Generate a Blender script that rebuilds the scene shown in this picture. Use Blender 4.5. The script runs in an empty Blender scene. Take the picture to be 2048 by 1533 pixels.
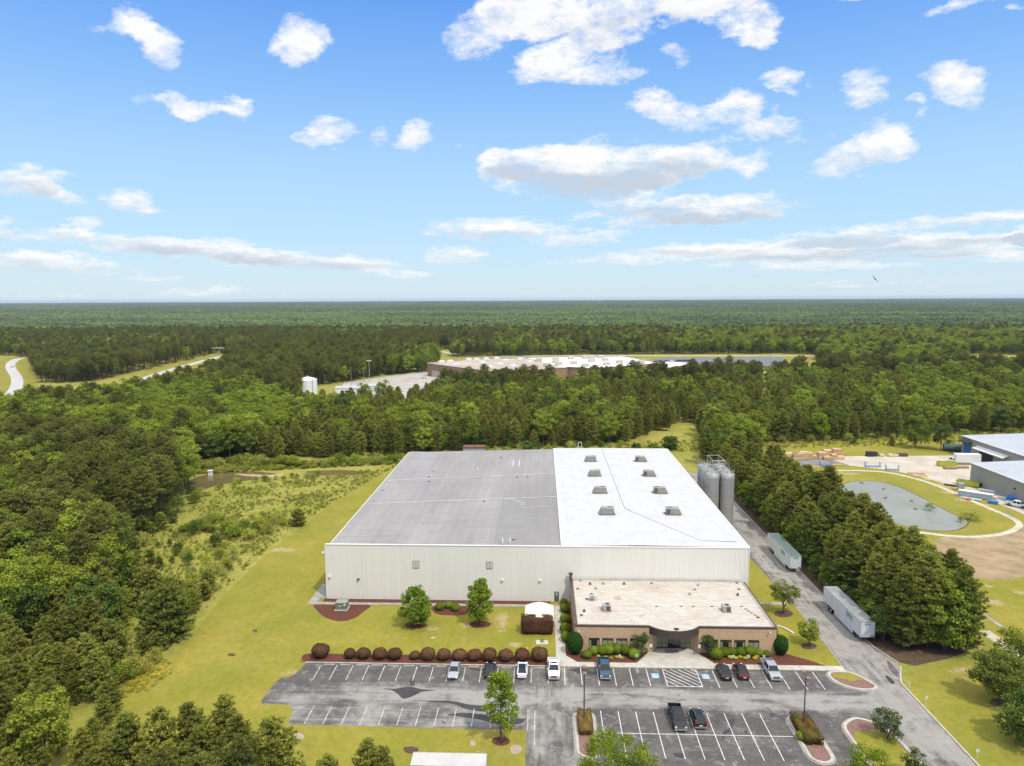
import bpy, math, random
import numpy as np
from mathutils import Vector, Matrix

random.seed(7); rng = np.random.default_rng(7)
scene = bpy.context.scene
COL = scene.collection
R = math.radians

# ------------------------------------------------------------ camera
F_PX, H = 1419.0, 63.0            # focal length in pixels of a 2048 wide picture, height above ground
PITCH, YAW, ROLL = R(6.78), R(2.38), math.atan(10.5 / 2048)
fw = Vector((-math.sin(YAW) * math.cos(PITCH), math.cos(YAW) * math.cos(PITCH), -math.sin(PITCH)))
rt0 = Vector((math.cos(YAW), math.sin(YAW), 0)); up0 = rt0.cross(fw)
rt = rt0 * math.cos(ROLL) - up0 * math.sin(ROLL); up = up0 * math.cos(ROLL) + rt0 * math.sin(ROLL)
cam = bpy.data.cameras.new('camera'); camo = bpy.data.objects.new('camera', cam); COL.objects.link(camo)
m = Matrix((rt, up, -fw)).transposed().to_4x4(); m.translation = Vector((0, 0, H)); camo.matrix_world = m
cam.sensor_width = 36; cam.lens = 36 * F_PX / 2048; cam.clip_start = 0.5; cam.clip_end = 60000
scene.camera = camo

def ray(px, py):
    return fw + rt * ((px - 1024) / F_PX) - up * ((py - 766.5) / F_PX)
def G(px, py, z=0.0):             # ground (or height z) point seen at a photo pixel
    d = ray(px, py); t = (z - H) / d.z
    return (d.x * t, d.y * t)
def GY(px, py, y):                # point on the plane Y=y
    d = ray(px, py); t = y / d.y
    return (d.x * t, H + d.z * t)
def PX(x, y, z):
    v = Vector((x, y, z - H)); w = v.dot(fw)
    return (1024 + F_PX * v.dot(rt) / w, 766.5 - F_PX * v.dot(up) / w)

# ------------------------------------------------------------ exposure, sun
scene.view_settings.view_transform = 'Standard'; scene.view_settings.look = 'None'
scene.view_settings.exposure = 0.26; scene.view_settings.gamma = 1.0
scene.render.engine = 'CYCLES'
cy = scene.cycles
cy.max_bounces = 5; cy.diffuse_bounces = 3; cy.glossy_bounces = 2; cy.transmission_bounces = 2; cy.volume_bounces = 0
cy.transparent_max_bounces = 8; cy.use_denoising = True; cy.caustics_reflective = False; cy.caustics_refractive = False
cy.sample_clamp_indirect = 4.0
SUN_EL = R(57); to_sun = Vector((0.64, -0.74, 0)).normalized() * math.cos(SUN_EL); to_sun.z = math.sin(SUN_EL)
sun = bpy.data.lights.new('sun', 'SUN'); sun.energy = 2.7; sun.angle = R(1.2); sun.color = (1.0, 0.935, 0.81)
suno = bpy.data.objects.new('sun', sun); COL.objects.link(suno); suno.location = (40, -40, 65)
suno.rotation_euler = to_sun.to_track_quat('Z', 'Y').to_euler()

# ------------------------------------------------------------ node helper
class N:
    def __init__(s, tree): s.t = tree; tree.nodes.clear()
    def new(s, typ, **kw):
        n = s.t.nodes.new(typ)
        for k, v in kw.items(): setattr(n, k, v)
        return n
    def link(s, a, b): s.t.links.new(a, b)
    def put(s, sock, v):
        if isinstance(v, bpy.types.NodeSocket): s.link(v, sock)
        elif v is not None:
            if sock.type == 'RGBA' and len(v) == 3: v = (*v, 1)
            sock.default_value = v
    def math(s, op, a, b=None, c=None, clamp=False):
        n = s.new('ShaderNodeMath', operation=op, use_clamp=clamp)
        s.put(n.inputs[0], a); s.put(n.inputs[1], b)
        if c is not None: s.put(n.inputs[2], c)
        return n.outputs[0]
    def vmath(s, op, a, b=None):
        n = s.new('ShaderNodeVectorMath', operation=op); s.put(n.inputs[0], a)
        if b is not None: s.put(n.inputs[1], b)
        return n.outputs[0]
    def maprange(s, v, a, b, c=0.0, d=1.0, smooth=False):
        n = s.new('ShaderNodeMapRange'); n.interpolation_type = 'SMOOTHSTEP' if smooth else 'LINEAR'
        for i, x in enumerate((v, a, b, c, d)): s.put(n.inputs[i], x)
        return n.outputs[0]
    def noise(s, vec, scale, detail=4, rough=0.55, out=0, dist=0.0):
        n = s.new('ShaderNodeTexNoise'); s.put(n.inputs['Vector'], vec)
        n.inputs['Scale'].default_value = scale; n.inputs['Detail'].default_value = detail
        n.inputs['Roughness'].default_value = rough; n.inputs['Distortion'].default_value = dist
        return n.outputs[out]
    def mix(s, f, a, b):
        n = s.new('ShaderNodeMix', data_type='RGBA'); s.put(n.inputs[0], f); s.put(n.inputs[6], a); s.put(n.inputs[7], b)
        return n.outputs[2]
    def mul(s, a, b):
        n = s.new('ShaderNodeMix', data_type='RGBA', blend_type='MULTIPLY'); n.inputs[0].default_value = 1
        s.put(n.inputs[6], a); s.put(n.inputs[7], b); return n.outputs[2]
    def ramp(s, f, stops):
        n = s.new('ShaderNodeValToRGB'); s.put(n.inputs[0], f); e = n.color_ramp.elements
        while len(e) < len(stops): e.new(0.5)
        for el, (p, c) in zip(e, stops): el.position = p; el.color = (*c, 1)
        return n.outputs[0]
    def pos(s): return s.new('ShaderNodeNewGeometry').outputs['Position']
    def sep(s, v):
        n = s.new('ShaderNodeSeparateXYZ'); s.put(n.inputs[0], v); return n.outputs
    def comb(s, x, y, z=0.0):
        n = s.new('ShaderNodeCombineXYZ')
        for i, v in enumerate((x, y, z)): s.put(n.inputs[i], v)
        return n.outputs[0]
    def stretch(s, v, sx, sy, sz=1.0): return s.vmath('MULTIPLY', v, (sx, sy, sz))

# ------------------------------------------------------------ world: sky with broken cumulus
world = bpy.data.worlds.new('World'); scene.world = world; world.use_nodes = True
n = N(world.node_tree)
sky = n.new('ShaderNodeTexSky', sky_type='NISHITA', sun_disc=False, sun_elevation=SUN_EL,
            sun_rotation=math.atan2(to_sun.x, to_sun.y), altitude=60, air_density=1.0, dust_density=0.6, ozone_density=3.0)
d = n.new('ShaderNodeTexCoord').outputs['Generated']
dx, dy, dz = n.sep(d)
ady = n.math('MAXIMUM', n.math('ABSOLUTE', dy), 0.05)
u = n.math('DIVIDE', dx, ady); v = n.math('DIVIDE', dz, ady)
q = n.vmath('DIVIDE', d, n.comb(*(n.math('ADD', n.math('MAXIMUM', dz, 0.0), 0.30),) * 3))
big = n.noise(q, 5.0, 9, 0.62)
fine = n.noise(q, 22.0, 9, 0.70)
wn = n.sep(n.noise(q, 9.0, 5, 0.6, out=1))
vk = n.math('MINIMUM', n.math('ADD', n.math('MULTIPLY', v, 2.2), 0.12), 1.0)
u = n.math('ADD', u, n.math('MULTIPLY', n.math('SUBTRACT', wn[0], 0.5), 0.085))
v = n.math('ADD', v, n.math('MULTIPLY', n.math('MULTIPLY', n.math('SUBTRACT', wn[1], 0.5), 0.085), vk))
warp = n.math('ADD', n.math('MULTIPLY', n.math('SUBTRACT', big, 0.5), 3.4), n.math('MULTIPLY', n.math('SUBTRACT', fine, 0.5), 3.4))
# px, py, rx, ry, tilt(deg, + rises to the right), body weight, underside shade
CL = [(270, 45, 52, 40, -30, 1.0, .1), (320, 85, 55, 34, -25, 1.1, .15), (200, 60, 24, 16, 0, .5, .05), (595, 68, 48, 58, -35, 1.15, .1), (615, 110, 30, 26, 0, .8, .1),
      (290, 203, 30, 12, 0, .8, .1), (350, 207, 42, 17, -5, 1.0, .1), (400, 222, 40, 17, 0, 1.0, .15), (470, 222, 36, 20, -5, 1.1, .15),
      (660, 262, 52, 28, 5, 1.15, .15), (598, 272, 18, 10, 0, .5, .05), (755, 270, 28, 20, -30, .6, .05), (838, 272, 44, 25, 25, 1.15, .1), (928, 292, 25, 12, 30, .4, .05),
      (50, 362, 100, 30, 0, 1.2, .45), (115, 392, 62, 17, -18, .9, .4), (255, 408, 52, 22, -5, 1.0, .45), (310, 423, 30, 8, 0, .7, .3), (172, 446, 36, 18, 0, 1.0, .3),
      (5, 460, 45, 28, 0, 1.0, .4), (120, 470, 70, 13, 0, .9, .6), (280, 487, 120, 19, -3, 1.2, .6), (440, 500, 140, 24, -5, 1.15, .55), (600, 520, 150, 18, -4, 1.1, .6), (720, 527, 90, 14, -4, .8, .4),
      (90, 527, 190, 20, -3, 1.0, .6), (310, 557, 55, 9, 0, .8, .25), (60, 512, 60, 12, 0, .8, .3), (800, 550, 60, 10, -3, .7, .3), (460, 582, 130, 10, 0, .45, .2), (180, 590, 190, 10, 0, .35, .2),
      (985, 458, 150, 21, 0, 1.15, .6), (910, 508, 62, 17, 0, 1.1, .35), (1165, 478, 100, 15, 4, 1.0, .5),
      (960, 62, 80, 48, 35, 1.1, .15), (1060, 25, 90, 45, 0, 1.3, .2), (1190, 45, 110, 50, 0, 1.3, .3), (1330, 12, 140, 36, 5, 1.3, .3), (1480, 25, 85, 45, -20, 1.2, .15), (1530, 65, 36, 32, 0, 1.0, .1),
      (1465, 75, 22, 10, 0, .6, .05), (1180, 100, 80, 30, 0, .7, .25), (1090, 130, 65, 35, 0, 1.3, .15), (1200, 150, 75, 26, 0, 1.0, .2), (1050, 175, 18, 12, 0, .4, .05), (1350, 120, 26, 24, 0, .55, .05),
      (1295, 212, 46, 26, 0, .9, .1), (1370, 232, 85, 30, -8, 1.0, .2), (1475, 212, 48, 26, 0, 1.0, .15), (1540, 256, 72, 28, -10, .95, .25), (1460, 280, 50, 10, 0, .5, .2),
      (1090, 332, 120, 36, 0, 1.25, .6), (1250, 328, 170, 42, 0, 1.4, .75), (1400, 318, 85, 28, 0, 1.05, .4), (1170, 365, 160, 32, 0, 1.3, 1.0), (1020, 325, 50, 30, 0, 1.2, .6), (1505, 325, 38, 26, 0, .9, .1),
      (1300, 412, 120, 24, 0, 1.1, .7), (1450, 415, 145, 28, 3, 1.2, .6), (1370, 438, 150, 16, 2, 1.1, 1.0), (1180, 432, 42, 9, 0, .7, .3),
      (1570, 165, 36, 24, 0, .95, .1), (1630, 155, 14, 8, 0, .4, .0), (1735, 178, 52, 40, 0, 1.15, .15), (1915, 165, 68, 44, -25, 1.15, .1), (1840, 208, 20, 14, 0, .8, .05),
      (1700, 315, 95, 32, 10, 1.2, .3), (1780, 275, 52, 44, 0, 1.05, .1), (1820, 295, 36, 26, 0, .8, .1), (1670, 262, 35, 16, 0, .5, .05),
      (1920, 10, 85, 15, 10, .8, .05), (2045, 5, 30, 14, 0, .8, .05), (1680, 5, 36, 7, 0, .5, 0),
      (1990, 435, 230, 15, 4, 1.1, .45), (1680, 475, 140, 18, 2, 1.1, .9), (1900, 480, 250, 15, 3, 1.05, .95), (1500, 500, 230, 17, 0, 1.0, .7), (1750, 506, 320, 14, 2, .95, 1.0), (1240, 520, 130, 11, 0, .9, .5),
      (1600, 532, 220, 9, 0, .8, .5), (1990, 512, 140, 10, 0, .9, .4), (1750, 570, 170, 9, 0, .5, .4), (2045, 470, 32, 18, 0, 1.2, 1.3), (1390, 500, 120, 10, 0, .7, .3)]
acc = None; shd = None
for (px, py, rx, ry, tilt, wgt, sh) in CL:
    dd = ray(px, py); cu, cv = dd.x / dd.y, dd.z / dd.y
    d2 = ray(px + 10, py); kx = 10 / math.hypot(d2.x / d2.y - cu, d2.z / d2.y - cv)      # px per unit
    a, b = rx * 1.30 / kx, ry * 1.30 / kx; c, s_ = math.cos(R(tilt)), math.sin(R(tilt))
    du = n.math('SUBTRACT', u, cu); dv = n.math('SUBTRACT', v, cv)
    e1 = n.math('ADD', n.math('MULTIPLY', du, c / a), n.math('MULTIPLY', dv, s_ / a))
    e2 = n.math('ADD', n.math('MULTIPLY', du, -s_ / b), n.math('MULTIPLY', dv, c / b))
    g = n.math('SUBTRACT', 1.0, n.math('ADD', n.math('MULTIPLY', e1, e1), n.math('MULTIPLY', e2, e2)), clamp=True)
    gw = n.math('MULTIPLY', g, wgt)
    sw = n.math('MULTIPLY', n.math('MULTIPLY', gw, n.math('SUBTRACT', 0.25, e2)), sh)
    acc = gw if acc is None else n.math('ADD', acc, gw)
    shd = sw if shd is None else n.math('ADD', shd, sw)
body = n.math('MINIMUM', acc, 1.2)
gate = n.maprange(acc, 0.0, 0.36)
dens = n.math('MULTIPLY', n.maprange(n.math('ADD', body, n.math('MULTIPLY', warp, 0.62)), 0.36, 1.28, smooth=False), gate, clamp=True)
shade = n.maprange(n.math('ADD', n.math('MULTIPLY', shd, 1.5), n.math('MULTIPLY', n.math('SUBTRACT', big, 0.46), -1.5)), -0.12, 0.82, smooth=True)
ccol = n.mix(shade, (1.0, 0.995, 0.99), (0.585, 0.645, 0.73))
clear = n.ramp(dz, [(0.0, (.66, .80, .875)), (.04, (.60, .795, .925)), (.085, (.51, .76, .99)), (.17, (.42, .69, .99)), (.28, (.245, .51, .97)), (.40, (.10, .32, .90)), (.75, (.08, .24, .70))])
bg0 = n.new('ShaderNodeBackground'); n.put(bg0.inputs[0], sky.outputs[0]); bg0.inputs[1].default_value = 0.085
bgc = n.new('ShaderNodeBackground'); n.put(bgc.inputs[0], clear); bgc.inputs[1].default_value = 0.91
bg1 = n.new('ShaderNodeMixShader'); bg1.inputs[0].default_value = 0.85; n.link(bg0.outputs[0], bg1.inputs[1]); n.link(bgc.outputs[0], bg1.inputs[2])
# unseen bright cloud above the frame, added to lift and neutralise ambient light
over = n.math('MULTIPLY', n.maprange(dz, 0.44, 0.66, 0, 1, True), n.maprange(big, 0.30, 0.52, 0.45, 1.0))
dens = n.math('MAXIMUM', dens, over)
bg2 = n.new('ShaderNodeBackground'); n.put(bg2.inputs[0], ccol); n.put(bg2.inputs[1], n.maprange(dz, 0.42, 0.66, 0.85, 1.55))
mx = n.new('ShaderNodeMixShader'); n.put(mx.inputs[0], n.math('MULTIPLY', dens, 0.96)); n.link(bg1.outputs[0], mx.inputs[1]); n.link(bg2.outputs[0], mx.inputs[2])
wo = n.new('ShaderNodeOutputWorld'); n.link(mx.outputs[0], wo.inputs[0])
world.cycles.sampling_method = 'MANUAL'; world.cycles.sample_map_resolution = 256
# ------------------------------------------------------------ materials
MATS = {}
def mat(name, base, rough=0.7, metal=0.0, var=0.0, vscale=0.6, bump=0.0, bscale=3.0, spec=0.4, coat=0.0, stretch=(1, 1, 1), alt=None):
    """principled material whose colour drifts with noise between base and alt (or base*(1-var))"""
    if name in MATS: return MATS[name]
    M = bpy.data.materials.new(name); M.use_nodes = True; k = N(M.node_tree)
    b = k.new('ShaderNodeBsdfPrincipled'); o = k.new('ShaderNodeOutputMaterial'); k.link(b.outputs[0], o.inputs[0])
    b.inputs['Roughness'].default_value = rough; b.inputs['Metallic'].default_value = metal
    b.inputs['Specular IOR Level'].default_value = spec; b.inputs['Coat Weight'].default_value = coat
    p = k.stretch(k.pos(), *stretch)
    if var or alt:
        a = alt or tuple(c * (1 - var) for c in base)
        f = k.maprange(k.noise(p, vscale, 6, 0.62), 0.36, 0.66)
        k.put(b.inputs['Base Color'], k.mix(f, base, a))
    else: b.inputs['Base Color'].default_value = (*base, 1)
    if bump:
        bn = k.new('ShaderNodeBump'); bn.inputs['Strength'].default_value = bump; bn.inputs['Distance'].default_value = 0.05
        k.put(bn.inputs['Height'], k.noise(p, bscale, 5)); k.link(bn.outputs[0], b.inputs['Normal'])
    MATS[name] = M; return M
def custom(name, fn, rough=0.8, spec=0.3):
    """fn(k, principled) wires the base colour itself"""
    M = bpy.data.materials.new(name); M.use_nodes = True; k = N(M.node_tree)
    b = k.new('ShaderNodeBsdfPrincipled'); o = k.new('ShaderNodeOutputMaterial'); k.link(b.outputs[0], o.inputs[0])
    b.inputs['Roughness'].default_value = rough; b.inputs['Specular IOR Level'].default_value = spec
    fn(k, b); MATS[name] = M; return M
def foliage(name, c1, c2, c3=None, trans=0.28, tint=0.35):
    """leaf material: colour varies per tree (object random), per clump and in patches along the ground"""
    M = bpy.data.materials.new(name); M.use_nodes = True; k = N(M.node_tree)
    g = k.new('ShaderNodeNewGeometry'); oi = k.new('ShaderNodeObjectInfo')
    base = k.mix(k.maprange(k.noise(g.outputs['Position'], 0.55, 3), 0.35, 0.65), c1, c2)
    base = k.mix(k.math('MULTIPLY', oi.outputs['Random'], tint * 2, clamp=True), base, c3 or c1)
    val = k.math('ADD', k.math('MULTIPLY', g.outputs['Random Per Island'], 0.6), 0.70)
    val2 = k.math('ADD', k.math('MULTIPLY', k.math('FRACT', k.math('MULTIPLY', oi.outputs['Random'], 7.31)), 0.5), 0.75)
    vv = k.math('MULTIPLY', val, val2)
    colr = k.mul(base, k.comb(vv, vv, vv))
    df = k.new('ShaderNodeBsdfDiffuse'); tr = k.new('ShaderNodeBsdfTranslucent'); k.put(df.inputs[0], colr)
    k.put(tr.inputs[0], k.mul(colr, (1.35, 1.25, 0.55)))
    ms = k.new('ShaderNodeMixShader'); ms.inputs[0].default_value = trans
    k.link(df.outputs[0], ms.inputs[1]); k.link(tr.outputs[0], ms.inputs[2])
    o = k.new('ShaderNodeOutputMaterial'); k.link(ms.outputs[0], o.inputs[0]); MATS[name] = M; return M

# ------------------------------------------------------------ mesh building
class MB:
    def __init__(s): s.v = []; s.f = []; s.mi = []; s.m = 0
    def add(s, vs, fs, mi=None):
        o = len(s.v); s.v.extend([tuple(p) for p in vs]); s.f.extend([tuple(i + o for i in f) for f in fs])
        s.mi.extend([s.m if mi is None else mi] * len(fs)); return s
    def box(s, x0, x1, y0, y1, z0, z1, mi=None):
        v = [(x, y, z) for z in (z0, z1) for x, y in ((x0, y0), (x1, y0), (x1, y1), (x0, y1))]
        return s.add(v, [(3, 2, 1, 0), (4, 5, 6, 7), (0, 1, 5, 4), (1, 2, 6, 5), (2, 3, 7, 6), (3, 0, 4, 7)], mi)
    def frustum(s, b, t, z0, z1, mi=None):      # b, t = (x0,x1,y0,y1)
        v = [(x, y, z) for z, q in ((z0, b), (z1, t)) for x, y in ((q[0], q[2]), (q[1], q[2]), (q[1], q[3]), (q[0], q[3]))]
        return s.add(v, [(3, 2, 1, 0), (4, 5, 6, 7), (0, 1, 5, 4), (1, 2, 6, 5), (2, 3, 7, 6), (3, 0, 4, 7)], mi)
    def prism(s, poly, z0, z1, mi=None):
        k = len(poly); v = [(x, y, z0) for x, y in poly] + [(x, y, z1) for x, y in poly]
        return s.add(v, [tuple(range(k - 1, -1, -1)), tuple(range(k, 2 * k))] + [(i, (i + 1) % k, k + (i + 1) % k, k + i) for i in range(k)], mi)
    def sheet(s, poly, z, mi=None):
        return s.add([(x, y, z) for x, y in poly], [tuple(range(len(poly)))], mi)
    def tube(s, pts, r, k=6, mi=None, r2=None):
        pts = [Vector(p) for p in pts]; vs = []; fs = []; nP = len(pts)
        for i, p in enumerate(pts):
            t = (pts[min(i + 1, nP - 1)] - pts[max(i - 1, 0)]).normalized()
            a = t.cross(Vector((0, 0, 1)) if abs(t.z) < 0.9 else Vector((1, 0, 0))).normalized(); b = t.cross(a)
            rr = r if r2 is None else r + (r2 - r) * i / (nP - 1)
            for j in range(k):
                an = 2 * math.pi * j / k; vs.append(p + (a * math.cos(an) + b * math.sin(an)) * rr)
        for i in range(nP - 1):
            for j in range(k):
                fs.append((i * k + j, i * k + (j + 1) % k, (i + 1) * k + (j + 1) % k, (i + 1) * k + j))
        fs.append(tuple(range(k))); fs.append(tuple(range((nP - 1) * k, nP * k)))
        return s.add(vs, fs, mi)
    def lathe(s, prof, k=16, cx=0, cy=0, mi=None, axis='z'):
        vs = []; fs = []
        for (r, z) in prof:
            for j in range(k):
                an = 2 * math.pi * j / k; c, d_ = r * math.cos(an), r * math.sin(an)
                vs.append((cx + c, cy + d_, z) if axis == 'z' else (z, cx + c, cy + d_))
        for i in range(len(prof) - 1):
            for j in range(k): fs.append((i * k + j, i * k + (j + 1) % k, (i + 1) * k + (j + 1) % k, (i + 1) * k + j))
        fs.append(tuple(range(k))); fs.append(tuple(range((len(prof) - 1) * k, len(prof) * k)))
        return s.add(vs, fs, mi)
    def strip(s, pts, w, z, z1=None, mi=None):   # ribbon along a polyline; a kerb when z1 is given
        P = [Vector((p[0], p[1])) for p in pts]; L = []; Rr = []
        for i, p in enumerate(P):
            t = (P[min(i + 1, len(P) - 1)] - P[max(i - 1, 0)]).normalized(); nn = Vector((-t.y, t.x)) * w / 2
            L.append(p + nn); Rr.append(p - nn)
        for i in range(len(P) - 1):
            q = [L[i], Rr[i], Rr[i + 1], L[i + 1]]
            if z1 is None: s.add([(a.x, a.y, z) for a in q], [(0, 1, 2, 3)], mi)
            else:
                v = [(a.x, a.y, zz) for zz in (z, z1) for a in q]
                fs = [(4, 5, 6, 7), (0, 3, 7, 4), (1, 2, 6, 5)]
                if i == 0: fs.append((0, 1, 5, 4))
                if i == len(P) - 2: fs.append((3, 2, 6, 7))
                s.add(v, fs, mi)
        return s
    def build(s, name, m, parent=None, smooth=False, loc=None, rz=0, bevel=0):
        me = bpy.data.meshes.new(name); me.from_pydata(s.v, [], s.f)
        for x in (m if isinstance(m, (list, tuple)) else [m]): me.materials.append(x)
        if len(me.materials) > 1: me.polygons.foreach_set('material_index', s.mi)
        if smooth: me.polygons.foreach_set('use_smooth', [True] * len(s.f))
        me.update()
        import bmesh as bm_
        b = bm_.new(); b.from_mesh(me); bm_.ops.recalc_face_normals(b, faces=b.faces)
        if bevel: bm_.ops.bevel(b, geom=list(b.edges), offset=bevel, segments=2, affect='EDGES', profile=0.6)
        b.to_mesh(me); b.free()
        o = bpy.data.objects.new(name, me); COL.objects.link(o)
        if parent: o.parent = parent
        if loc: o.location = loc
        o.rotation_euler.z = rz
        return o
def tag(o, label=None, cat=None, group=None, kind=None):
    if label: o['label'] = label
    if cat: o['category'] = cat
    if group: o['group'] = group
    if kind: o['kind'] = kind
    return o
def empty(name, loc=(0, 0, 0), rz=0, label=None, cat=None, group=None):
    o = bpy.data.objects.new(name, None); COL.objects.link(o); o.location = loc; o.rotation_euler.z = rz
    o.empty_display_size = 0.3
    return tag(o, label, cat, group)
def kids(o): return [c for c in ALLKIDS.get(o.name, [])]
ALLKIDS = {}
def copy_tree(o, parent=None, lab=None, loc=None, rz=None, scl=None):
    c = o.copy(); COL.objects.link(c)
    if parent: c.parent = parent
    if lab: c['label'] = lab
    if loc is not None: c.location = loc
    if rz is not None: c.rotation_euler.z = rz
    if scl is not None: c.scale = scl if isinstance(scl, tuple) else (scl,) * 3
    for ch in o.children: copy_tree(ch, c)
    return c
def struct(name, mb, m, **kw): return tag(mb.build(name, m, **kw), kind='structure')
def smoothpoly(pts, k=4):
    """Catmull-Rom closed outline"""
    out = []; n_ = len(pts)
    for i in range(n_):
        p0, p1, p2, p3 = (Vector((*pts[(i + j) % n_][:2], 0)) for j in (-1, 0, 1, 2))
        for t in range(k):
            t /= k; q = 0.5 * ((2 * p1) + (p2 - p0) * t + (2 * p0 - 5 * p1 + 4 * p2 - p3) * t * t + (3 * p1 - p0 - 3 * p2 + p3) * t ** 3)
            out.append((q.x, q.y))
    return out
def smoothline(pts, k=6):
    out = []; n_ = len(pts)
    for i in range(n_ - 1):
        p0, p1, p2, p3 = (Vector((*pts[min(max(i + j, 0), n_ - 1)][:2], 0)) for j in (-1, 0, 1, 2))
        for t in range(k):
            t /= k; q = 0.5 * ((2 * p1) + (p2 - p0) * t + (2 * p0 - 5 * p1 + 4 * p2 - p3) * t * t + (3 * p1 - p0 - 3 * p2 + p3) * t ** 3)
            out.append((q.x, q.y))
    return out + [tuple(pts[-1][:2])]
def GP(*pts): return [G(*p) for p in pts]
def tri_sheet(poly, z):
    """concave outline as a clean triangulated sheet"""
    from mathutils.geometry import tessellate_polygon
    mb = MB(); T = tessellate_polygon([[Vector((x, y, 0)) for x, y in poly]])
    mb.add([(x, y, z) for x, y in poly], [tuple(t) for t in T]); return mb
def text_mesh(name, txt, size, m, parent, mtx, extrude=0.004, shear=0.0):
    cu = bpy.data.curves.new(name, 'FONT'); cu.body = txt; cu.size = size; cu.extrude = extrude; cu.shear = shear
    cu.align_x = 'CENTER'; cu.align_y = 'CENTER'; cu.offset = size * 0.025; cu.space_character = 1.08
    tmp = bpy.data.objects.new('tmp_text', cu); COL.objects.link(tmp); bpy.context.view_layer.update()
    me = bpy.data.meshes.new_from_object(tmp.evaluated_get(bpy.context.evaluated_depsgraph_get()))
    bpy.data.objects.remove(tmp); me.materials.clear(); me.materials.append(m)
    o = bpy.data.objects.new(name, me); COL.objects.link(o); o.parent = parent; o.matrix_local = mtx
    return o
# ============================================================ SETTING: ground, paving, water
def bandf(k, c, a, b, soft):      # 1 inside a<c<b
    return k.math('MULTIPLY', k.maprange(c, a - soft, a + soft, 0, 1, True), k.maprange(c, b - soft, b + soft, 1, 0, True))
def ground_col(k, b):
    p = k.pos(); f1 = k.noise(p, 0.045, 6, 0.66); f2 = k.noise(p, 0.35, 9, 0.78)
    c = k.mix(k.maprange(f1, 0.38, 0.62), (0.250, 0.255, 0.042), (0.360, 0.300, 0.080))
    c = k.mix(k.maprange(f2, 0.44, 0.66), c, (0.165, 0.190, 0.032))
    c = k.mix(k.math('MULTIPLY', k.maprange(k.noise(p, 0.16, 6, 0.7), 0.60, 0.74), 0.6), c, (0.25, 0.19, 0.10))
    k.put(b.inputs['Base Color'], c)
    bn = k.new('ShaderNodeBump'); bn.inputs['Strength'].default_value = 0.9; bn.inputs['Distance'].default_value = 0.35
    k.put(bn.inputs['Height'], k.noise(p, 1.6, 6, 0.7)); k.link(bn.outputs[0], b.inputs['Normal'])
custom('rough_grass', ground_col, 0.95, 0.1)
SPOTS = [(985 + 18, 1240, 16, 17), (1005, 1262, 10, 4), (1030, 1290, 16, 6), (865, 1258, 16, 4), (960, 1510, 12, 10), (1890, 972, 26, 5), (1865, 958, 30, 4), (1905, 985, 26, 5), (1930, 1000, 22, 5), (1978, 1172, 12, 4), (1990, 1205, 20, 7), (1950, 1342, 60, 9), (1860, 945, 30, 4), (2040, 1185, 14, 5), (935, 1252, 22, 5), (580, 1345, 16, 6), (1965, 1010, 16, 3), (1700, 948, 30, 3), (560, 1100, 40, 5), (1620, 1265, 14, 6), (1000, 1180, 1, 1)]
def spot_mask(k, p, x, y):
    acc = None
    for (px, py, rx, ry) in SPOTS:
        cx, cy = G(px, py); ax = abs(G(px + rx, py)[0] - cx); ay = abs(G(px, py - ry)[1] - cy)
        a = k.math('MULTIPLY', k.math('SUBTRACT', x, cx), 1 / ax); b_ = k.math('MULTIPLY', k.math('SUBTRACT', y, cy), 1 / ay)
        g = k.math('SUBTRACT', 1.0, k.math('MULTIPLY', k.math('ADD', k.math('MULTIPLY', a, a), k.math('MULTIPLY', b_, b_)), .45), clamp=True)
        acc = g if acc is None else k.math('MAXIMUM', acc, g)
    return k.maprange(k.math('ADD', acc, k.math('MULTIPLY', k.math('SUBTRACT', k.noise(p, 0.9, 8, 0.75), 0.5), 3.0)), 0.62, 1.05, 0, 1)
def lawn_col(k, b):
    p = k.pos(); x, y, z = k.sep(p); f1 = k.noise(p, 0.07, 7, 0.68); f2 = k.noise(p, 0.8, 9, 0.80); f3 = k.noise(k.stretch(p, 1.6, 0.12, 1), 0.9, 4, 0.6)
    c = k.mix(k.maprange(f1, 0.38, 0.62), (0.205, 0.203, 0.024), (0.300, 0.252, 0.042))
    c = k.mix(k.math('MULTIPLY', k.maprange(f2, 0.45, 0.68), 0.75), c, (0.128, 0.150, 0.020))
    c = k.mix(k.math('MULTIPLY', k.maprange(f3, 0.45, 0.62), 0.40), c, (0.225, 0.20, 0.055))
    c = k.mix(k.math('MULTIPLY', k.maprange(k.noise(p, 0.22, 8, 0.72), 0.56, 0.68), 0.50), c, (0.30, 0.23, 0.10))
    c = k.mix(k.math('MULTIPLY', spot_mask(k, p, x, y), 0.85), c, (0.40, 0.31, 0.19))
    c = k.mix(k.math('MULTIPLY', k.math('MULTIPLY', k.maprange(k.math('ABSOLUTE', k.math('SUBTRACT', k.math('FRACT', k.math('MULTIPLY', k.math('ADD', x, k.math('MULTIPLY', k.noise(p, .03, 3), 14.0)), 1 / 3.4)), .5)), .38, .47), k.maprange(k.noise(p, .10, 3), .45, .6)), .22), c, (0.27, 0.235, 0.07))
    k.put(b.inputs['Base Color'], c)
    bn = k.new('ShaderNodeBump'); bn.inputs['Strength'].default_value = 0.55; bn.inputs['Distance'].default_value = 0.12
    k.put(bn.inputs['Height'], k.noise(p, 3.5, 6, 0.75)); k.link(bn.outputs[0], b.inputs['Normal'])
custom('mown_grass', lawn_col, 0.95, 0.1)
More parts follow.
